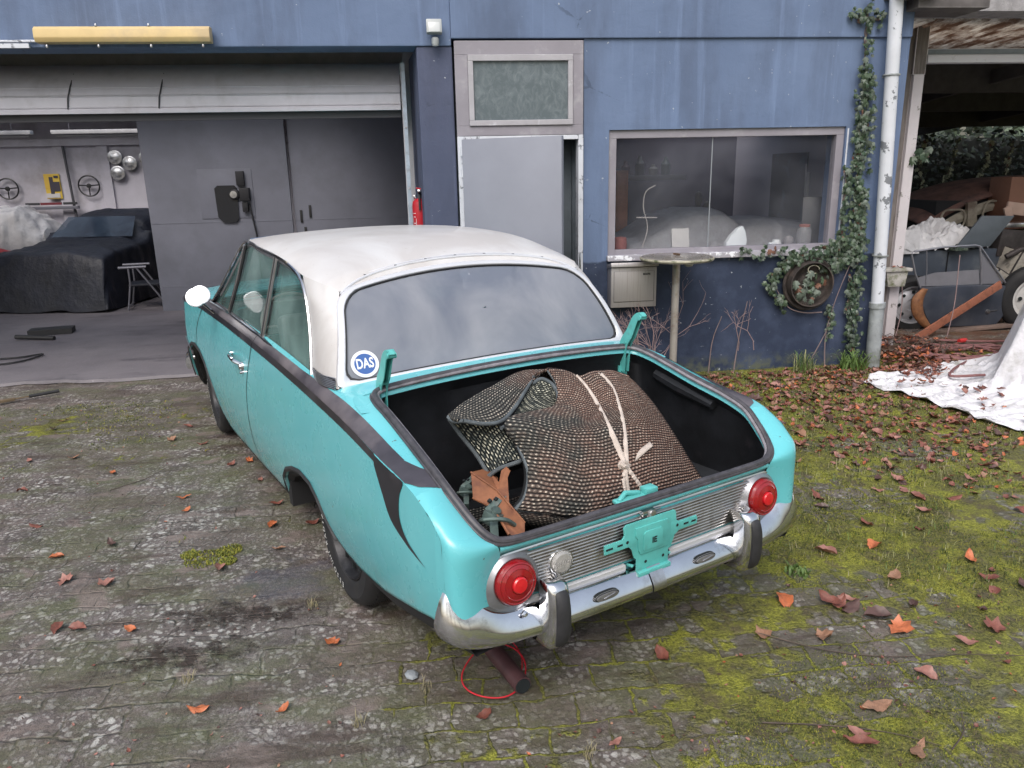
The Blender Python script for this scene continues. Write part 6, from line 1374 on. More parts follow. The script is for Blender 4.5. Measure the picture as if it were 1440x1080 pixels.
mb = MB(); 
for k, (x, y) in enumerate(((-.93, 2.46), (-.08, 2.30), (-.30, 2.16), (.42, 1.92), (-.55, 2.9))):
    mb = tuft_at('', '', [(x, y, .025)], .015, .05, .0012, [MG[3]], 40+k, 26, .05); tag(mb.build('dry_grass_wisp', MG[3], smooth=False), 'wisp of dry straw-coloured grass growing between the paving stones', 'grass', 'dry grass wisps in the paving joints')
mb = MB(); mb.lathe([(0, .0), (.022, .004), (.026, .010), (.014, .017), (0, .018)], 7, rotm(.2, .1, .4), (-.13, 2.38, .002)); tag(mb.build('grey_pebble', M('blue_grey_stone', (.22, .24, .26), .6, var=.3, vs=40), smooth=False), 'angular blue-grey pebble on the paving left of the red wire loop', 'pebble')
# twigs, cable and pipe on the ground
TW = M('twig_brown', (.075, .055, .045), .8, var=.3)
for P, lab in (([(1.20, 2.46), (1.4, 2.31), (1.60, 2.25), (1.85, 2.22), (2.15, 2.17)], 'long thin brown twig lying across the moss behind the car'), ([(1.0, 1.97), (1.2, 1.93), (1.38, 1.87), (1.50, 1.80)], 'thin grey twig nearest the photographer in the moss'), ([(1.52, 1.78), (1.60, 1.84), (1.66, 1.93)], 'short bent red-brown twig in the corner of the moss'), ([(-1.9, 4.35), (-1.75, 4.5), (-1.68, 4.66)], 'thin twig on the paving beside the front door of the car')):
    Q = cr([(x, y, gh(x, y)+.008) for x, y in P], 24); mb = MB(); mb.tube(Q, np.linspace(.0028, .0012, 24), 5); tag(mb.build('twig', TW), lab, 'twig', 'twigs on the ground')
mb = MB(); mb.tube([(.125, 2.57, .035), (.255, 2.235, .032)], .032, 18); mb.tube([(.127, 2.565, .035), (.257, 2.230, .032)], .027, 18, mi=1); tag(mb.build('rusty_pipe', [M('dark_red_pipe', (.075, .035, .038), .5, var=.3, vs=12), GAP]), 'dark red-brown pipe piece lying on the paving under the rear bumper', 'pipe')
REDW = M('red_wire', (.55, .02, .035), .4)
th = np.linspace(0, 2*PI, 40, endpoint=False); P = [(.165+.115*math.cos(a)+.006*math.sin(3*a), 2.345+.135*math.sin(a), .012+.03*max(0, math.sin(a+.4))**2) for a in th]
mb = MB(); mb.tube(P, .0028, 6, closed=True); mb.tube(cr([(.10, 2.47, .05), (.08, 2.50, .10), (.13, 2.55, .12), (.20, 2.52, .08), (.27, 2.44, .02), (.26, 2.30, .02)], 30), .0026, 6); mb.tube(cr([(.06, 2.46, .05), (.14, 2.50, .075), (.22, 2.50, .06)], 14), .0026, 6)
tag(mb.build('red_wire', REDW), 'thin red wire loop hanging from under the rear bumper onto the paving', 'wire')
# ------------------------------------------------------------------ ivy
IVM = [M('ivy_leaf_dark', (.030, .055, .032), .42, var=.35, vs=12), M('ivy_leaf_mid', (.055, .085, .048), .42, var=.35, vs=12), M('ivy_leaf_grey', (.10, .125, .10), .5, var=.3, vs=12), M('ivy_leaf_brown', (.12, .055, .035), .7, var=.3), M('creeper_leaf_pale', (.42, .46, .36), .6, var=.2)]
IVS = [(0, -.5), (.28, -.42), (.5, -.05), (.26, .02), (.42, .42), (.14, .30), (0, .62), (-.14, .30), (-.42, .42), (-.26, .02), (-.5, -.05), (-.28, -.42)]
def ivy_leaf(mb, p, s, n, up, rr, mi):
    n = np.array(n, float); n /= np.linalg.norm(n); up = np.array(up, float); up -= n*(up@n); up /= np.linalg.norm(up)+1e-9; w_ = np.cross(up, n)
    vs = [p+n*s*.06]+[p+w_*x*s-up*y*s-n*s*(.28*abs(x)+.12*max(0, y)) for x, y in IVS]
    mb.add(vs, [(0, k+1, (k+1) % 12+1) for k in range(12)], mi)
def ivy(name, label, paths, n, seed, smin=.035, smax=.07, nrm=(0, -1, 0), cat='ivy', depth=.06, stems=True, mix=(0, 0, 1, 1, 1, 2, 2), parent=None):
    rr = random.Random(seed); t = thing(name, label, cat) if parent is None else parent; mb = MB(); st = MB()
    wts = [p[2]*len(p[0]) for p in paths]
    for P, w_, wt in paths:
        Q = cr(P, 40)
        if stems:
            for q in range(2): st.tube(Q+np.array([[mn.noise(Vector((k*.3, q*9, seed)))*w_*.6, rr.uniform(.0, .01), mn.noise(Vector((q*5, k*.3, seed)))*.02] for k in range(40)]), .004 if q else .006, 5)
    for _ in range(n):
        P, w_, wt = rr.choices(paths, wts)[0]; Q = cr(P, 24); i = rr.randrange(24); p = Q[i]+np.array([rr.gauss(0, w_*.5), -abs(rr.gauss(0, depth*.5))*1.0, rr.gauss(0, .03)])
        nn = np.array(nrm)+np.array([rr.gauss(0, .45), rr.gauss(0, .2), rr.gauss(0, .45)+.25]); ivy_leaf(mb, p, rr.uniform(smin, smax), nn, (rr.gauss(0, .7), 0, 1+rr.gauss(0, .5)), rr, 3 if rr.random() < .03 else rr.choice(mix))
    mb.build('foliage', IVM, t, smooth=False)
    if stems: st.build('stem', M(name+'_stem', (.15, .115, .10), .8, var=.3), t)
    return t
Yw = 6.24
ivy('wall_ivy', 'dense green ivy climbing the blue wall between the shop window and the downpipe', [
    ([(3.57, Yw, 2.95), (3.58, Yw, 2.6), (3.62, Yw, 2.3)], .04, .25), ([(3.42, Yw, 2.88), (3.55, Yw, 2.86), (3.7, Yw, 2.84)], .05, .4),
    ([(3.60, Yw, 2.45), (3.61, Yw, 2.1), (3.62, Yw, 1.7), (3.64, Yw, 1.3), (3.62, Yw, .95)], .075, 2.6),
    ([(3.52, Yw, 1.7), (3.52, Yw, 1.35), (3.52, Yw, 1.1)], .03, .7), ([(3.68, Yw, 1.5), (3.70, Yw, 1.0), (3.70, Yw, .5), (3.72, Yw, .15)], .05, 1.2),
    ([(3.62, Yw, 1.12), (3.45, Yw, 1.05), (3.3, Yw, 1.0), (3.12, Yw, .98)], .09, 1.5), ([(3.6, Yw, 1.0), (3.5, Yw, .92), (3.42, Yw, .86)], .08, 1.2),
    ([(3.12, Yw, 1.0), (3.02, Yw, .92), (2.95, Yw, .82), (2.93, Yw, .72)], .05, .5), ([(3.1, Yw, 1.02), (2.95, Yw, 1.03), (2.8, Yw, 1.03), (2.62, Yw, 1.03)], .02, .25),
    ([(2.93, Yw, .7), (3.0, Yw, .62), (3.06, Yw, .56)], .03, .25), ([(3.45, Yw, .55), (3.5, Yw, .42), (3.47, Yw, .3)], .03, .3), ([(3.64, Yw, .8), (3.66, Yw, .5), (3.7, Yw, .25)], .05, .7)], 1750, 3, .024, .056)
mb = MB()
for P in ([(3.47, 6.22, 0), (3.46, 6.23, .3), (3.52, 6.23, .6), (3.62, 6.23, .9)], [(3.3, 6.22, .0), (3.42, 6.22, .25), (3.50, 6.22, .42)], [(2.62, 6.2, 0), (2.66, 6.22, .3), (2.72, 6.23, .62)], [(2.40, 6.22, 0), (2.43, 6.23, .3), (2.50, 6.23, .5)], [(3.4, 6.22, .5), (3.25, 6.23, .5), (3.1, 6.23, .55), (2.95, 6.23, .75)]):
    mb.tube(cr(P, 20), np.linspace(.006, .003, 20), 6)
tag(mb.build('climbing_stems', M('stem_pale', (.20, .15, .15), .8, var=.2)), 'bare thin climbing stems on the dark wall under the rusty wheel rim', 'stems')
rr = random.Random(5); mb = MB()
for k in range(30):
    a = rr.uniform(0, 6.28); q = .15*math.sqrt(rr.random()); ivy_leaf(mb, np.array([3.255+q*math.cos(a), 6.20-rr.uniform(0, .04), .72+q*.8*math.sin(a)]), rr.uniform(.04, .08), (rr.gauss(0, .5), -1, rr.gauss(.2, .4)), (rr.gauss(0, 1), 0, 1), rr, rr.choice([1, 2, 2, 2, 1, 3]))
ir = thing('rim_ivy', 'grey-green ivy leaves growing inside the rusty wheel rim', 'ivy'); mb.build('foliage', IVM, ir, smooth=False)
mb = MB(); mb.tube([(3.27+.05*math.cos(a), 6.18, .88+.035*math.sin(a)) for a in np.linspace(0, 5.2, 16)], .004, 6); mb.build('stem', M('pale_tendril', (.35, .33, .25), .7), ir)
# bare shrub in front of mailbox
def bare_shrub(name, lab, base, seed, n=9, h=.8, sp=.5, m=None):
    rr = random.Random(seed); mb = MB()
    def grow(p, d, L, r_, lev):
        q = p+d*L; mid_ = (p+q)/2+np.array([rr.gauss(0, L*.06), rr.gauss(0, L*.04), rr.gauss(0, L*.06)]); mb.tube([p, mid_, q], [r_, r_*.85, r_*.7], 4, caps=False)
        if lev > 0:
            for _ in range(rr.choice([2, 3, 3])):
                nd = d+np.array([rr.gauss(0, sp), rr.gauss(0, sp*.35), rr.gauss(0, sp)+.05]); nd /= np.linalg.norm(nd); grow(q if rr.random() < .7 else mid_, nd, L*rr.uniform(.45, .75), r_*.66, lev-1)
    for _ in range(n):
        d = np.array([rr.gauss(0, .42), rr.gauss(0, .1), 1.0]); d /= np.linalg.norm(d); grow(np.array(base)+[rr.gauss(0, .05), 0, 0], d, h*rr.uniform(.3, .45), .0042, 3)
    return tag(mb.build(name, m, smooth=True), lab, 'shrub')
TWP = M('pinkish_twigs', (.30, .21, .21), .75, var=.25)
bare_shrub('bare_shrub', 'leafless pinkish twiggy shrub growing in front of the steel mailbox', (1.86, 6.05, 0), 4, 10, .95, .5, TWP)
bare_shrub('bare_shrub', 'sparse leafless seedling on the dark wall to the left of the rusty wheel rim', (2.72, 6.18, .2), 9, 2, .62, .6, TWP)

# ------------------------------------------------------------------ open shed on the right
WOODW = M('white_painted_post', (.56, .52, .54), .6, var=.06, vs=4, dirt=(.24, .22, .21), ds=14, dlo=.62, dhi=.66, bump=.3, bs=50)
WOODG = M('weathered_post', (.16, .14, .13), .85, var=.3, vs=6, stretch=(8, 8, 1), bump=.4, bs=20)
S = thing('open_shed', 'open lean-to shed with a white post and dark corrugated roof beside the workshop', 'shed')
mb = MB(); mb.span((4.445, 6.90, .0), (4.545, 7.02, 2.50)); mb.span((4.43, 6.90, 2.50), (4.55, 7.03, 2.92), 1); mb.span((4.375, 6.93, .0), (4.443, 7.03, 2.9), 1); mb.build('post', [WOODW, WOODG], S, bevel=.006)
mb = MB(); mb.span((4.56, 6.90, 2.60), (8.5, 7.0, 2.665)); mb.span((4.56, 6.92, 2.667), (8.5, 6.99, 2.72), 1); mb.build('beam', [M('pale_beam', (.62, .62, .66), .6, var=.06, vs=3, dirt=(.3, .28, .28), ds=6, dlo=.6, dhi=.75), M('blue_grey_beam', (.20, .23, .26), .6, var=.15)], S, bevel=.005)
mb = MB(); mb.span((4.2, 6.30, 2.915), (9, 6.62, 3.15)); mb.build('concrete_lintel', M('pitted_concrete', (.27, .26, .27), .9, var=.25, vs=14, bump=.6, bs=40, bd=.01), S, smooth=False)
mb = MB(); G_ = []
for x in np.arange(4.2, 12, .035): G_.append([(x, y, z+.018*math.sin(x*2*PI/.15)) for y, z in ((8.0, 2.86), (9.0, 2.78), (13.0, 2.46))])
mb.grid(G_, 0); mb.build('roof', M('dark_sheet_roof', (.05, .045, .045), .8, var=.3), S)
tr = NT('weathered_translucent_sheet'); v = tr.coord('Object'); cl = tr.mix(tr.ramp(tr.noise(tr.coord('Object', (1, .3, 1)), 9, 5, .7), [(.42, 0.0), (.6, 1.0)]), (.28, .19, .14), (.80, .76, .70)); tr.col(cl); tr.set(Roughness=.6); tb = tr.new('ShaderNodeBsdfTranslucent'); tr.link(cl, tb.inputs[0]); ms = tr.new('ShaderNodeMixShader'); ms.inputs[0].default_value = .7; tr.link(tr.b.outputs[0], ms.inputs[1]); tr.link(tb.outputs[0], ms.inputs[2]); tr.link(ms.outputs[0], tr.out.inputs[0])
mb = MB(); G_ = []
for x in np.arange(4.2, 8.6, .012): G_.append([(x, y, z+.020*math.sin(x*2*PI/.085)) for y, z in ((6.64, 2.92), (8.1, 2.84))])
mb.grid(G_, 0)
for k in range(1): pass
mb.build('broken_roof_sheets', tr.m, S, solid=.006)
mb = MB()
for y, z in ((8.2, 2.62), (9.6, 2.52), (11.2, 2.40)): mb.span((4.6, y, z-.16), (12, y+.10, z+.16))
for x in (6.2, 8.4): mb.box((x, 9.6, 2.50), (.08, 6.5, .14), (R(-4.6), 0, 0))
mb.build('rafters', M('dark_rafter', (.035, .032, .034), .9, var=.3), S, smooth=False)
mb = MB(); mb.span((9.95, 12.0, 0), (10.05, 12.1, 2.3)); mb.build('rear_post', WOODG, S)
# planted ledge on the post
mb = MB(); mb.span((4.29, 6.78, .745), (4.58, 6.92, .775)); mb.prism([(4.33, .745), (4.55, .745), (4.53, .60), (4.36, .60)], 6.80, 6.90, 1); lg = tag(mb.build('ledge_trough', M('mossy_limewash', (.40, .38, .36), .85, var=.2, vs=12, dirt=(.12, .13, .06), ds=14, dlo=.45, dhi=.65, bump=.5, bs=30), bevel=.006), 'small mossy white trough fixed to the shed post', 'trough')
litter('trough_leaves', 'dead brown leaves lying in the small trough on the shed post', [(4.43, 6.85, .13, .05)], 14, 31, .02, .04, lambda x, y: .775)
ivy('post_ivy', 'few green ivy leaves sprouting from the shed post', [([(4.52, 6.88, 1.78), (4.60, 6.86, 1.80), (4.66, 6.86, 1.79)], .03, 1)], 9, 44, .06, .09)

# hedge behind
def foliage_wall(name, lab, x0, x1, y0, y1, z0, z1, n, s, mats, seed, cat='hedge'):
    rr = random.Random(seed); mb = MB()
    for _ in range(n):
        x = rr.uniform(x0, x1); z = rr.uniform(z0, z1); y = rr.uniform(y0, y1)+.5*mn.noise(Vector((x, z*1.5, seed)))
        nn = (rr.gauss(0, .5), -1, rr.gauss(.2, .5)); sz = s*rr.uniform(.6, 1.4); n_ = np.array(nn)/np.linalg.norm(nn); u_ = np.cross(n_, [rr.gauss(0, 1), 0, 1]); u_ /= np.linalg.norm(u_); w_ = np.cross(n_, u_); p = np.array([x, y, z])
        mb.add([p-u_*sz, p+w_*sz*.5, p+u_*sz, p-w_*sz*.5], [(0, 1, 2, 3)], rr.randrange(len(mats)))
    return mb
HM = [M('hedge_dark', (.018, .028, .018), .6, var=.4), M('hedge_mid', (.022, .036, .022), .6, var=.4), M('hedge_black', (.010, .014, .012), .7)]
t = thing('hedge', 'dark evergreen hedge closing off the back of the open shed', 'hedge')
mb = foliage_wall('', '', 5.6, 14, 13.0, 13.8, 0, 2.25, 8000, .055, HM, 3); mb.build('foliage', HM, t, smooth=False)
mb = MB(); mb.span((4.2, 13.6, 0), (14, 13.9, 2.15)); mb.build('inner_branches', M('hedge_core', (.008, .010, .009), .95), t, smooth=False)
mb = foliage_wall('', '', 6.5, 15, 17.5, 19.0, 1.8, 4.2, 2600, .16, [M('tree_far_green', (.10, .14, .09), .6, var=.4), HM[1]], 6); t2 = thing('far_tree', 'pale green tree foliage glimpsed above the hedge through the gap under the shed roof', 'tree'); mb.build('crown', [bpy.data.materials['tree_far_green'], HM[1]], t2, smooth=False)
mb = MB(); mb.tube([(9, 18.5, 0), (9.1, 18.5, 2.4)], [.16, .1], 10); mb.tube([(12, 18.5, 0), (12.1, 18.5, 2.6)], [.14, .1], 10); mb.build('trunk', WOODG, t2)
for k, (x, x2, z) in enumerate(((8.9, 8.6, 2.1), (9.5, 9.1, 2.0), (9.9, 9.85, 2.05), (10.9, 10.5, 2.1), (11.5, 11.2, 2.1), (8.3, 8.45, 2.05))):
    ivy('hanging_creeper', ['pale-leaved creeper strand hanging before the hedge, the longest near the white post', 'pale-leaved creeper strand slanting down before the hedge, second from the white post', 'thick pale-leaved creeper strand hanging straight in the middle of the hedge', 'pale creeper strand hanging by the rear post of the shed', 'pale creeper strand hanging at the far end of the hedge', 'short creeper strand hanging closest to the white post'][k], [([(x, 12.4, z), (x-.05, 12.4, z-.35), ((x+x2)/2, 12.4, z-.7), (x2, 12.4, z-1.05)], .05, 1)], 60, 60+k, .045, .08, mix=(4, 4, 2), depth=.02)

# rusting saloon wreck
t = thing('wrecked_car', 'rotting cream old saloon with a rusty roof edge standing inside the open shed', 'car', (7.9, 9.55, 0), R(3))
WC = M('rotten_cream_paint', (.30, .27, .22), .6, var=.2, vs=5, dirt=(.12, .085, .065), ds=3.5, dlo=.45, dhi=.65, bump=.2, bs=30)
WR_ = M('rust_red_roof', (.14, .075, .065), .85, var=.35, vs=5, dirt=(.06, .04, .04), ds=6, bump=.4, bs=30)
mb = MB(); rows = []
for u in np.linspace(-1, 1, 40):
    h_ = 1.52-.42*abs(u)**3.2+.04*u; rows.append([(u*1.9, v_*.66, h_-.12*abs(v_)**3) for v_ in np.linspace(-1, 1, 14)])
mb.grid(rows, 0); mb.build('roof', WR_, t, solid=.03)
mb = MB(); P = [(u*1.9, -.69, 1.375-.42*abs(u)**3.2+.04*u) for u in np.linspace(-1, 1, 40)]; Q = [(p[0], -.71, p[2]-.13) for p in P]; mb.grid([P, [(p[0], -.73, p[2]-.07) for p in P], Q], 0)
for x, w_ in ((-1.35, .13), (.35, .10), (1.5, .12)): mb.box((x, -.72, 1.08), (w_, .05, .38), (0, R(-8 if x < 0 else 6), 0))
mb.build('pillars', WC, t, bevel=.015)
mb = MB(); rows = []
for u in np.linspace(-1, 1, 40):
    hh = .93-.10*abs(u)**4; rows.append([(u*2.3, -.84, .25), (u*2.3, -.90, .55), (u*2.3, -.86, hh-.05), (u*2.3, -.76, hh), (u*2.25, .7, hh)])
mb.grid(rows, 0); mb.build('body', WC, t, angle=50)
mb = MB(); mb.span((-1.75, -.60, .9), (1.75, .6, 1.28)); mb.build('dark_cabin', M('cabin_dark', (.008, .008, .011), .8), t, smooth=False)
for x0, x1, z0, z1 in ((-1.22, .28, .96, 1.27), (-1.78, -1.45, .96, 1.18)):
    mb = MB(); th = stadium((x1-x0)/2-.08, (z0+z1)/2, (z1-z0)/2, .08, 10); mb.tube([(x+(x0+x1)/2, -.745, z) for x, z in th], .013, 6, closed=True); mb.build('window_trim', WC, t)
mb = MB(); mb.lathe([(.20, .06), (.27, .075), (.31, .05), (.31, -.05), (.27, -.075), (.2, -.06)], 30, rotm(R(90), 0, 0), (1.6, -.80, .32)); mb.lathe([(0, .05), (.1, .07), (.2, .05)], 24, rotm(R(90), 0, 0), (1.6, -.80, .32), 1); mb.build('wheel', [TYRE, CHROMED], t)
for nm, c_, d_, col_, lab in (('blue_canister', (6.62, 9.0, 1.12), (.10, .1, .17), (.06, .16, .42), 'blue plastic canister inside the window opening of the cream wreck'), ('blue_crate', (7.25, 9.0, 1.27), (.17, .1, .10), (.04, .20, .50), 'bright blue box behind the window opening of the cream wreck'), ('white_bottle', (6.46, 8.95, 1.10), (.06, .06, .13), (.3, .3, .32), 'pale bottle beside the blue canister in the cream wreck')):
    mb = MB(); mb.box(c_, d_, (0, R(8), R(10))); mb.lathe([(0, .03), (.015, .03), (.018, 0)], 10, None, (c_[0], c_[1], c_[2]+d_[2]/2)); tag(mb.build(nm, M(nm+'_m', col_, .5), bevel=.01), lab, nm.split('_')[1])

# crumpled plastic on the dark cabinet
mb = MB(); mb.span((5.0, 7.90, .02), (6.35, 8.5, .80)); cb = MB()
t = thing('tool_cabinet', 'dark blue-grey steel cabinet under the crumpled plastic in the shed', 'cabinet'); DG = M('dark_blue_grey_steel', (.045, .055, .075), .5, var=.2, vs=3, dirt=(.09, .10, .11), ds=3)
mb.build('body', DG, t, bevel=.008); mb = MB(); mb.span((5.0, 7.885, .52), (6.33, 7.895, .528)); mb.span((5.0, 7.885, .30), (6.33, 7.895, .308)); mb.span((5.72, 7.885, .05), (5.728, 7.895, .78)); mb.build('drawer_front', UNDER, t, smooth=False)
def crumple(name, lab, cx_, cy_, z, rx, ry, h_, seed, m, n=60, cat='sheet', top=None):
    mb = MB(); G_ = []
    for i in range(n):
        row = []
        for j in range(n):
            u, v_ = -1+2*i/(n-1), -1+2*j/(n-1); rr_ = max(abs(u), abs(v_)); q = 1+.18*mn.noise(Vector((u*2+seed, v_*2, 0)))
            hh = (1-rr_**3)*h_*(.6+.5*mn.noise(Vector((u*1.6, v_*1.6, seed))))+.12*h_*2*(abs(mn.noise(Vector((u*4, v_*4, seed+2))))+abs(mn.noise(Vector((u*8, v_*9, seed+5))))*.6)
            row.append((cx_+u*rx*q, cy_+v_*ry*q, z+max(.004, hh)))
        G_.append(row)
    mb.grid(G_, 0); return tag(mb.build(name, m, angle=25), lab, cat)
PLS = M('white_plastic_film', (.56, .55, .57), .45, var=.1, vs=10, dirt=(.35, .34, .35), ds=9, dlo=.5, dhi=.8)
crumple('plastic_sheet', 'crumpled white plastic sheeting heaped on the dark cabinet', 5.66, 8.15, .80, .50, .30, .36, 3, PLS)
mb = MB(); mb.box((5.20, 7.88, .905), (.30, .03, .26), (R(-8), 0, 0)); tag(mb.build('white_board', PLS, bevel=.003), 'plain white board standing on the cabinet by the white post', 'board')
mb = MB(); mb.prism([(5.72, .83), (6.12, .84), (6.36, 1.16), (5.98, 1.17)], 7.78, 7.80, 1); tag(mb.build('sheet_panel', M('grey_sheet_metal', (.075, .088, .105), .45, var=.15), bevel=.003), 'slanting dark grey sheet metal panel leaning above the car door', 'panel')
crumple('foliage_sprig', 'small green weed sprouting between the cabinet and the grey panel', 5.78, 7.82, .80, .08, .06, .08, 9, HM[1], 16, 'weed')
# junk on the far right
mb = MB(); mb.span((6.88, 8.55, .95), (7.6, 8.9, 1.55)); tag(mb.build('brown_cupboard', M('brown_plywood', (.20, .095, .065), .7, var=.15, vs=3), bevel=.008), 'red-brown plywood cupboard at the right of the shed', 'cupboard')
mb = MB(); mb.box((6.95, 8.35, 1.18), (.50, .03, .14), (0, R(8), 0)); mb.box((6.72, 8.33, 1.16), (.09, .03, .14), (0, R(-25), 0)); tag(mb.build('pink_board', M('pale_pink_board', (.42, .29, .24), .7, var=.1), bevel=.01), 'broken pale pink board lying over the junk in the shed', 'board')
mb = MB(); mb.span((6.55, 8.15, 1.00), (7.8, 8.30, 1.05)); tag(mb.build('chrome_strip', CHROMED, bevel=.01), 'dull chrome bumper lying across the junk heap in the shed', 'bumper')
mb = MB(); mb.lathe([(0, -.14), (.06, -.13), (.075, .0), (.07, .12), (.05, .15), (0, .155)], 24, rotm(R(10), R(12), 0), (6.80, 7.9, 1.08)); tag(mb.build('metal_bottle', M('grey_can', (.25, .26, .29), .4, .5, var=.2)), 'grey metal cylinder standing in the junk above the car door', 'cylinder')
mb = MB(); mb.box((6.72, 8.2, .82), (.9, .5, .30), (0, .1, .15)); mb.box((6.55, 7.9, .60), (.42, .35, .34), (.2, .3, .2), mi=1); mb.box((7.1, 8.0, .55), (.6, .4, .5), (.1, -.2, .1)); mb.tube(cr([(6.3, 7.75, .72), (6.5, 7.7, .82), (6.8, 7.7, .74), (7.1, 7.8, .80)], 20), .035, 8); mb.lathe([(.05, .05), (.17, .06), (.20, 0), (.17, -.06)], 26, rotm(R(70), 0, .3), (6.85, 7.72, .56)); mb.box((6.3, 7.75, .50), (.30, .12, .12), (.2, .5, .1), mi=1)
tag(mb.build('engine_parts', [M('greasy_dark_metal', (.04, .033, .033), .6, .3, var=.5, vs=9, bump=.4, bs=20), M('cream_casting', (.34, .31, .27), .6, var=.2, vs=9, dirt=(.1, .09, .08), ds=9)], bevel=.02), 'heap of greasy engine parts with a cream casting beside the car door', 'engine parts')

# loose car door standing on a board
t = thing('loose_car_door', 'dark grey removed car door with its window frame leaning in the shed', 'car door', (0, 7.46, 0))
DD = M('dark_navy_paint', (.040, .047, .065), .38, var=.2, vs=3, dirt=(.075, .08, .095), ds=4, dlo=.45, dhi=.7)
mb = MB(); pd = [(5.14, .47), (5.16, .30), (5.22, .18), (5.29, .07), (5.50, .035), (6.05, .03), (6.12, .12), (6.17, .30), (6.17, .45), (5.9, .475), (5.5, .48)]
mb.prism([(x, z) for x, z in pd], -.03, .05, 1); mb.build('door_skin', DD, t, bevel=.02, seg=3)
mb = MB(); fr = [(5.145, .47), (5.07, .62), (5.00, .83), (5.03, .85), (5.35, .885), (5.70, .895), (5.76, .88), (5.92, .70), (6.13, .46)]
mb.tube([(x, .0, z) for x, z in fr], .010, 8); mb.tube([(5.755, 0, .885), (5.80, 0, .68), (5.835, 0, .46)], .010, 8); mb.tube([(5.17, .01, .87), (5.20, .01, .66), (5.21, .01, .5)], .006, 6); mb.build('window_frame', M('dull_frame_metal', (.30, .30, .33), .4, .7, var=.2), t)
mb = MB(); mb.prism([(5.13, .48), (5.10, .57), (5.30, .62), (5.79, .635), (5.825, .48)], .012, .018, 1); mb.build('lowered_glass', M('dusty_glass', (.17, .17, .19), .3, var=.1), t)
mb = MB(); mb.prism([(5.85, .48), (5.77, .84), (5.93, .68), (6.10, .48)], .012, .018, 1); mb.build('quarter_light', M('dusty_glass2', (.15, .15, .17), .3), t)
mb = MB(); mb.tube(cr([(5.62, -.035, .27), (5.70, -.06, .30), (5.80, -.035, .29)], 12), .010, 8); mb.build('door_handle', CHROMED, t)
mb = MB(); mb.lathe([(0, .02), (.02, .018), (.025, 0)], 14, rotm(R(90), 0, 0), (5.93, -.03, .19)); mb.tube([(5.9, -.035, .19), (6.03, -.035, .20)], .005, 6); mb.build('lock_button', CHROMED, t)
mb = MB(); P = cr([(5.10, .48), (5.00, .38), (5.02, .22), (5.12, .10), (5.20, .05)], 14); Q = cr([(5.15, .47), (5.11, .36), (5.13, .24), (5.2, .13), (5.26, .07)], 14)
mb.grid([[(a[0], -.035, a[1]), (b[0], -.05, b[1])] for a, b in zip(P, Q)], 0); tag(mb.build('orange_hinge_arm', M('orange_rust_metal', (.20, .085, .035), .7, var=.35, vs=20, dirt=(.12, .05, .03), ds=18), solid=.02), 'curved orange rusty bracket in front of the silver wheel', 'bracket'); bpy.data.objects['orange_hinge_arm'].location.y = 7.40
mb = MB(); mb.box((5.78, 7.40, .02), (.95, .10, .035), (0, R(-2), R(1))); tag(mb.build('floor_board', M('wet_board', (.17, .12, .10), .7, var=.25), bevel=.004), 'brown wooden board lying under the loose car door', 'board')
a = np.array([4.93, 7.12, .0]); b = np.array([5.93, 7.30, .50]); d = b-a; L_ = np.linalg.norm(d); mb = MB(); mb.box((a+b)/2, (L_, .018, .085), (0, -math.asin(d[2]/L_), math.atan2(d[1], d[0]))); tag(mb.build('rusty_strip', M('rust_strip', (.30, .11, .065), .75, var=.3, vs=14, dirt=(.12, .05, .035), ds=14), bevel=.003), 'long orange rusty metal strip propped diagonally against the car door', 'metal strip')
# wheels in the shed
def loose_wheel(name, lab, x, y, z, r_, rim, rz=0, holes=8):
    t = thing(name, lab, 'wheel', (x, y, z), rz, 'loose wheels in the shed'); Mx = rotm(R(90), 0, 0); mb = MB()
    mb.lathe([(r_*.62, .05), (r_*.68, .075), (r_*.85, .085), (r_*.95, .07), (r_, .045), (r_, -.045), (r_*.95, -.07), (r_*.85, -.085), (r_*.62, -.05)], 48, Mx); mb.build('tyre', TYRE, t)
    mb = MB(); mb.lathe([(r_*.62, .055), (r_*.66, .065), (r_*.60, .06), (r_*.55, .02), (r_*.48, .03), (r_*.30, .045), (r_*.22, .05), (r_*.2, .02), (r_*.1, .03), (0, .03)], 40, Mx); rm_ = mb.build('rim', rim, t)
    bpy.data.objects.remove(rm_)
    for k in range(holes):
        a = 2*PI*k/holes; mb.lathe([(0, .0), (r_*.062, .0)], 10, Mx, (r_*.45*math.cos(a), -.047, r_*.45*math.sin(a)), 1)
    mb.build('rim', [rim, GAP], t)
RIMS = M('silver_rim', (.50, .50, .54), .4, .4, var=.1, vs=9, dirt=(.22, .21, .22), ds=9, dlo=.5, dhi=.8)
loose_wheel('old_car_wheel_set', 'silver-rimmed wheel leaning behind the white post in the shed', 5.19, 7.66, .26, .31, RIMS, R(-8))
loose_wheel('spare_tyre_set', 'large black tyre with pale hub beside the white tarpaulin heap', 6.42, 7.38, .32, .36, M('white_hub', (.5, .49, .48), .5, var=.15), R(-20))

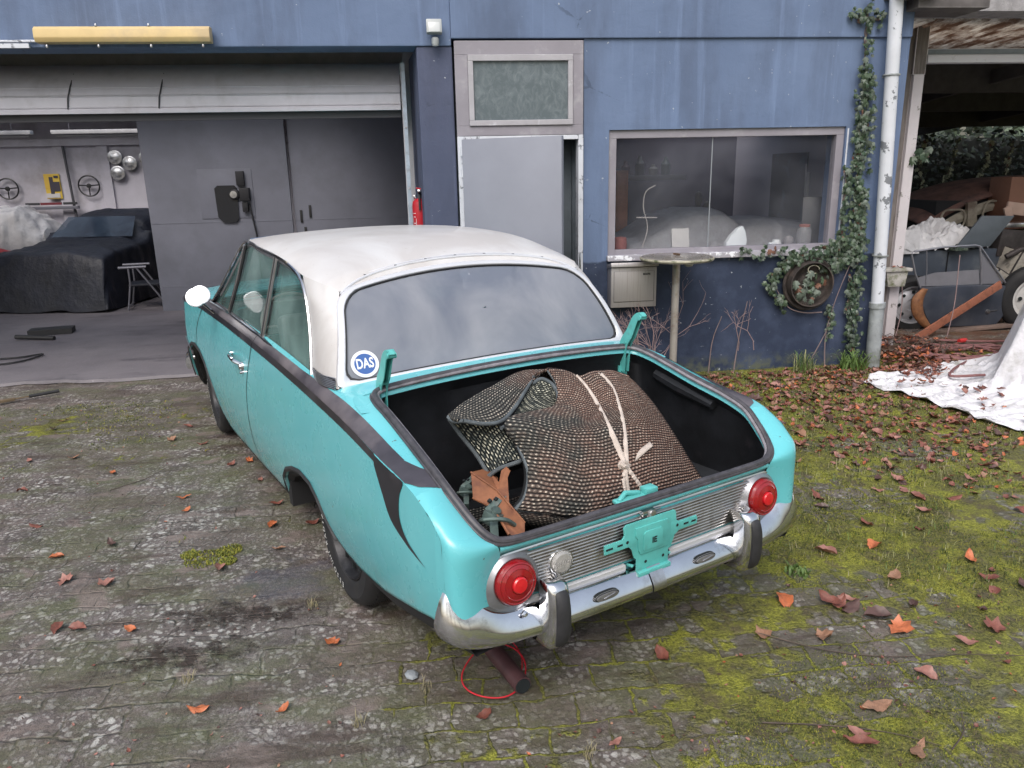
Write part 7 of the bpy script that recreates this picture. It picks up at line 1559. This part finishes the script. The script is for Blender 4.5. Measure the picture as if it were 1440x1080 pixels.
# tarpaulin heap in front of the shed
def tarp():
    mb = MB(); nx, ny = 190, 150; G_ = []
    for i in range(nx):
        x = 3.50+(7.2-3.50)*i/(nx-1); row = []
        # near and far edge of the sheet on the ground
        yn = float(np.interp(x, [3.50, 3.60, 3.72, 3.84, 4.1, 4.5, 5.5, 7.2], [5.56, 5.20, 4.75, 4.36, 4.10, 3.9, 3.7, 3.6]))+.05*mn.noise(Vector((x*6, 1, 2)))
        yf = float(np.interp(x, [3.50, 3.75, 4.05, 4.4, 4.8, 7.2], [5.66, 5.86, 5.84, 6.02, 6.2, 6.5]))+.07*mn.noise(Vector((x*7, 5, 2)))
        for j in range(ny):
            v_ = j/(ny-1); y = yn+(yf-yn)*v_
            X_ = x-.85*(y-5.2)+.05*mn.noise(Vector((y*2.5, 3, 1))) if y > 5.2 else x+.25*(y-5.2)+.05*mn.noise(Vector((y*2.5, 3, 1)))
            m_ = float(np.interp(X_, [4.05, 4.2, 4.30, 4.38, 4.50, 4.75, 5.3], [0, .03, .09, .30, .62, .90, 1.0]))
            # height of the covered heap
            h_ = 1.08*m_*sstep(0, .14, v_)*sstep(0, .10, 1-v_)*(1+.08*mn.noise(Vector((x*1.2, y*1.2, 8))))
            fold = .075*(.5-abs(mn.noise(Vector((x*2.6+y*1.5, y*6.5-x*2, 4)))))**2*4*.35+.028*(.5-abs(mn.noise(Vector((x*7+y*3, y*9, 6)))))*(1+m_)+.012*mn.noise(Vector((x*22, y*20, 9)))
            row.append((x+.05*mn.noise(Vector((x*3, y*3, 11)))*(1 if i else 0), y, .010+fold*(1-.5*m_)+h_+ (.02 if m_ < .05 else 0)*abs(mn.noise(Vector((x*2, y*8, 2))))))
        G_.append(row)
    mb.grid(G_, 0); return mb
TM = M('white_tarpaulin', (.66, .65, .68), .55, var=.06, vs=4, dirt=(.36, .35, .33), ds=4.5, dlo=.52, dhi=.72, bump=.55, bs=13, bd=.025)
t = thing('tarpaulin', 'dirty white tarpaulin thrown over a heap and spreading across the ground by the shed', 'tarpaulin'); tarp().build('sheet', TM, t, angle=38)
litter('tarpaulin_leaves', 'wet brown leaves collected in the folds of the white tarpaulin', [(3.9, 5.40, .22, .10), (4.1, 5.05, .18, .25), (3.95, 5.65, .2, .07), (4.05, 4.55, .12, .25)], 34, 15, .05, .09, lambda x, y: .06)
# red-brown hose coil
mb = MB(); P = []
for k in range(150):
    a = k*.19; q = .34+.10*math.sin(k*.13)+.05*math.sin(k*.41); P.append((4.92+q*1.15*math.cos(a)+.05*math.sin(k*.05), 6.38+q*.62*math.sin(a), .02+.012*(k % 5 > 2)+.018*abs(math.sin(k*.3))))
mb.tube(cr(P, 420), .0115, 7); mb.tube(cr([(4.6, 6.95, .02), (5.0, 6.9, .03), (5.5, 6.75, .03), (6.0, 6.8, .02)], 30), .011, 7); mb.tube(cr([(4.75, 6.1, .03), (4.35, 5.75, .05), (4.2, 5.55, .06), (4.45, 5.5, .07)], 24), .011, 7)
t = thing('garden_hose', 'coiled dusty red hose lying on the leaves in front of the shed', 'hose'); mb.build('tube', M('dusty_red_hose', (.21, .095, .095), .6, var=.25, vs=10), t)
mb = MB(); mb.lathe([(0, -.05), (.02, -.05), (.024, 0), (.02, .05), (0, .05)], 12, rotm(0, R(90), .3), (5.22, 6.82, .035)); mb.build('connector', M('red_connector', (.5, .03, .03), .4), t)
litter('shed_litter', 'deep brown leaf litter and bark piled around the shed post', [(4.45, 6.55, .35, .35), (4.3, 6.2, .3, .3), (4.75, 6.9, .5, .2), (4.9, 6.3, .6, .45), (4.2, 5.9, .25, .2)], 800, 9, .025, .075, lambda x, y: .0+.10*math.exp(-((x-4.45)/.28)**2-((y-6.65)/.3)**2), pile=.05)
mb = MB(); rr = random.Random(4)
for k in range(46):
    x, y = rr.gauss(4.5, .22), rr.gauss(6.55, .2); a = rr.uniform(0, 6.28); l_ = rr.uniform(.08, .3); z = .10*math.exp(-((x-4.45)/.28)**2)+.02; mb.tube([(x, y, z), (x+l_*.5*math.cos(a), y+l_*.5*math.sin(a), z+rr.uniform(0, .08)), (x+l_*math.cos(a), y+l_*math.sin(a), z+rr.uniform(-.02, .08))], .0028, 4)
tag(mb.build('brushwood', TW), 'tangle of thin dead stems around the foot of the shed post', 'brushwood', kind='stuff')
mb = MB()
for x0, x1 in ((4.62, 4.60), (5.18, 5.22)): mb.tube(cr([(x0, 7.0, .02), (x0+.05, 7.02, .35), (x1+.02, 7.05, .85)], 14), .005, 5)
tag(mb.build('dead_stems', TWP), 'two tall bare dead stems in front of the loose car door', 'stems')

# trees across the yard behind the photographer (what the panes and chrome reflect)
def yard_tree(x, y, h_, seed, lab):
    rr = random.Random(seed); t = thing('bare_tree', lab, 'tree', (x, y, 0), 0, 'winter trees across the yard'); mb = MB(); cr_ = MB()
    mb.tube(cr([(0, 0, 0), (.1, 0, h_*.3), (-.05, .1, h_*.6), (0, 0, h_*.85)], 14), np.linspace(.2, .06, 14), 9)
    def grow(p, d, L, r_, lev):
        q = p+d*L; mb.tube([p, (p+q)/2+np.array([rr.gauss(0, .05*L) for _ in range(3)]), q], [r_, r_*.8, r_*.6], 5, caps=False)
        if lev:
            for _ in range(3):
                nd = d+np.array([rr.gauss(0, .5) for _ in range(3)]); nd /= np.linalg.norm(nd); grow(q, nd, L*.66, r_*.6, lev-1)
    for k in range(9):
        a = rr.uniform(0, 6.28); d = np.array([math.cos(a), math.sin(a), rr.uniform(.3, 1)]); d /= np.linalg.norm(d); grow(np.array([0, 0, h_*rr.uniform(.25, .8)]), d, h_*.18, .06, 3)
    mb.build('trunk', WOODG, t)
    for _ in range(700):
        v_ = np.array([rr.gauss(0, h_*.2), rr.gauss(0, h_*.2), h_*rr.uniform(.3, 1.0)]); s_ = rr.uniform(.15, .3); u_ = np.array([rr.gauss(0, 1) for _ in range(3)]); u_ /= np.linalg.norm(u_); w_ = np.cross(u_, [0, 0, 1]); cr_.add([v_-u_*s_, v_+w_*s_*.6, v_+u_*s_, v_-w_*s_*.6], [(0, 1, 2, 3)], 0)
    cr_.build('crown', HM[1], t, smooth=False)
for k, (x, y, h_) in enumerate(((-7, -15, 9), (-2.5, -17, 8), (2, -16, 9.5), (6.5, -15, 8.5), (11, -14, 9))):
    yard_tree(x, y, h_, 70+k, 'tall ivy-clad tree across the yard behind the photographer')
# ------------------------------------------------------------------ light, sky, camera
w = bpy.data.worlds.new('World'); scene.world = w; w.use_nodes = True; nt = w.node_tree
sky = nt.nodes.new('ShaderNodeTexSky'); sky.sky_type = 'NISHITA'; sky.sun_disc = False
sky.sun_elevation = R(50); sky.sun_rotation = R(200); sky.air_density = 1.6; sky.dust_density = 5.0; sky.ozone_density = 1.6; sky.altitude = 100
bg = nt.nodes['Background']; bg.inputs[1].default_value = .13
hs = nt.nodes.new('ShaderNodeHueSaturation'); hs.inputs['Saturation'].default_value = .62   # thin cloud cover greys the sky
nt.links.new(sky.outputs[0], hs.inputs['Color']); nt.links.new(hs.outputs[0], bg.inputs[0])
sun = bpy.data.lights.new('sun', 'SUN'); sun.energy = .8; sun.angle = R(40); sun.color = (.98, .98, 1.0)
so = bpy.data.objects.new('sun', sun); COL.objects.link(so)
az, el = R(200), R(50)
dirv = Vector((math.sin(az)*math.cos(el), math.cos(az)*math.cos(el), math.sin(el)))
so.rotation_euler = (-dirv).to_track_quat('-Z', 'Y').to_euler(); so.location = dirv*30
cam = bpy.data.cameras.new('camera'); co = bpy.data.objects.new('camera', cam); COL.objects.link(co); scene.camera = co
cam.sensor_width = 36; cam.lens = 36*1071.0/1440; cam.clip_end = 500; cam.clip_start = .05
pi_, ro_, ya_ = R(15.65), R(-1.22), R(6.14)
fw = Vector((math.sin(ya_)*math.cos(pi_), math.cos(ya_)*math.cos(pi_), -math.sin(pi_))); r0 = Vector((math.cos(ya_), -math.sin(ya_), 0)); u0 = r0.cross(fw)
rr_ = math.cos(ro_)*r0+math.sin(ro_)*u0; uu_ = -math.sin(ro_)*r0+math.cos(ro_)*u0
co.matrix_world = Matrix(((rr_.x, uu_.x, -fw.x, 0), (rr_.y, uu_.y, -fw.y, 0), (rr_.z, uu_.z, -fw.z, 1.744), (0, 0, 0, 1)))
vs_ = scene.view_settings; vs_.view_transform = 'Standard'; vs_.look = 'None'; vs_.exposure = .72; vs_.gamma = 1; vs_.use_curve_mapping = False
scene.cycles.use_denoising = True
scene.cycles.max_bounces = 8; scene.cycles.transparent_max_bounces = 12; scene.cycles.caustics_reflective = False; scene.cycles.caustics_refractive = False
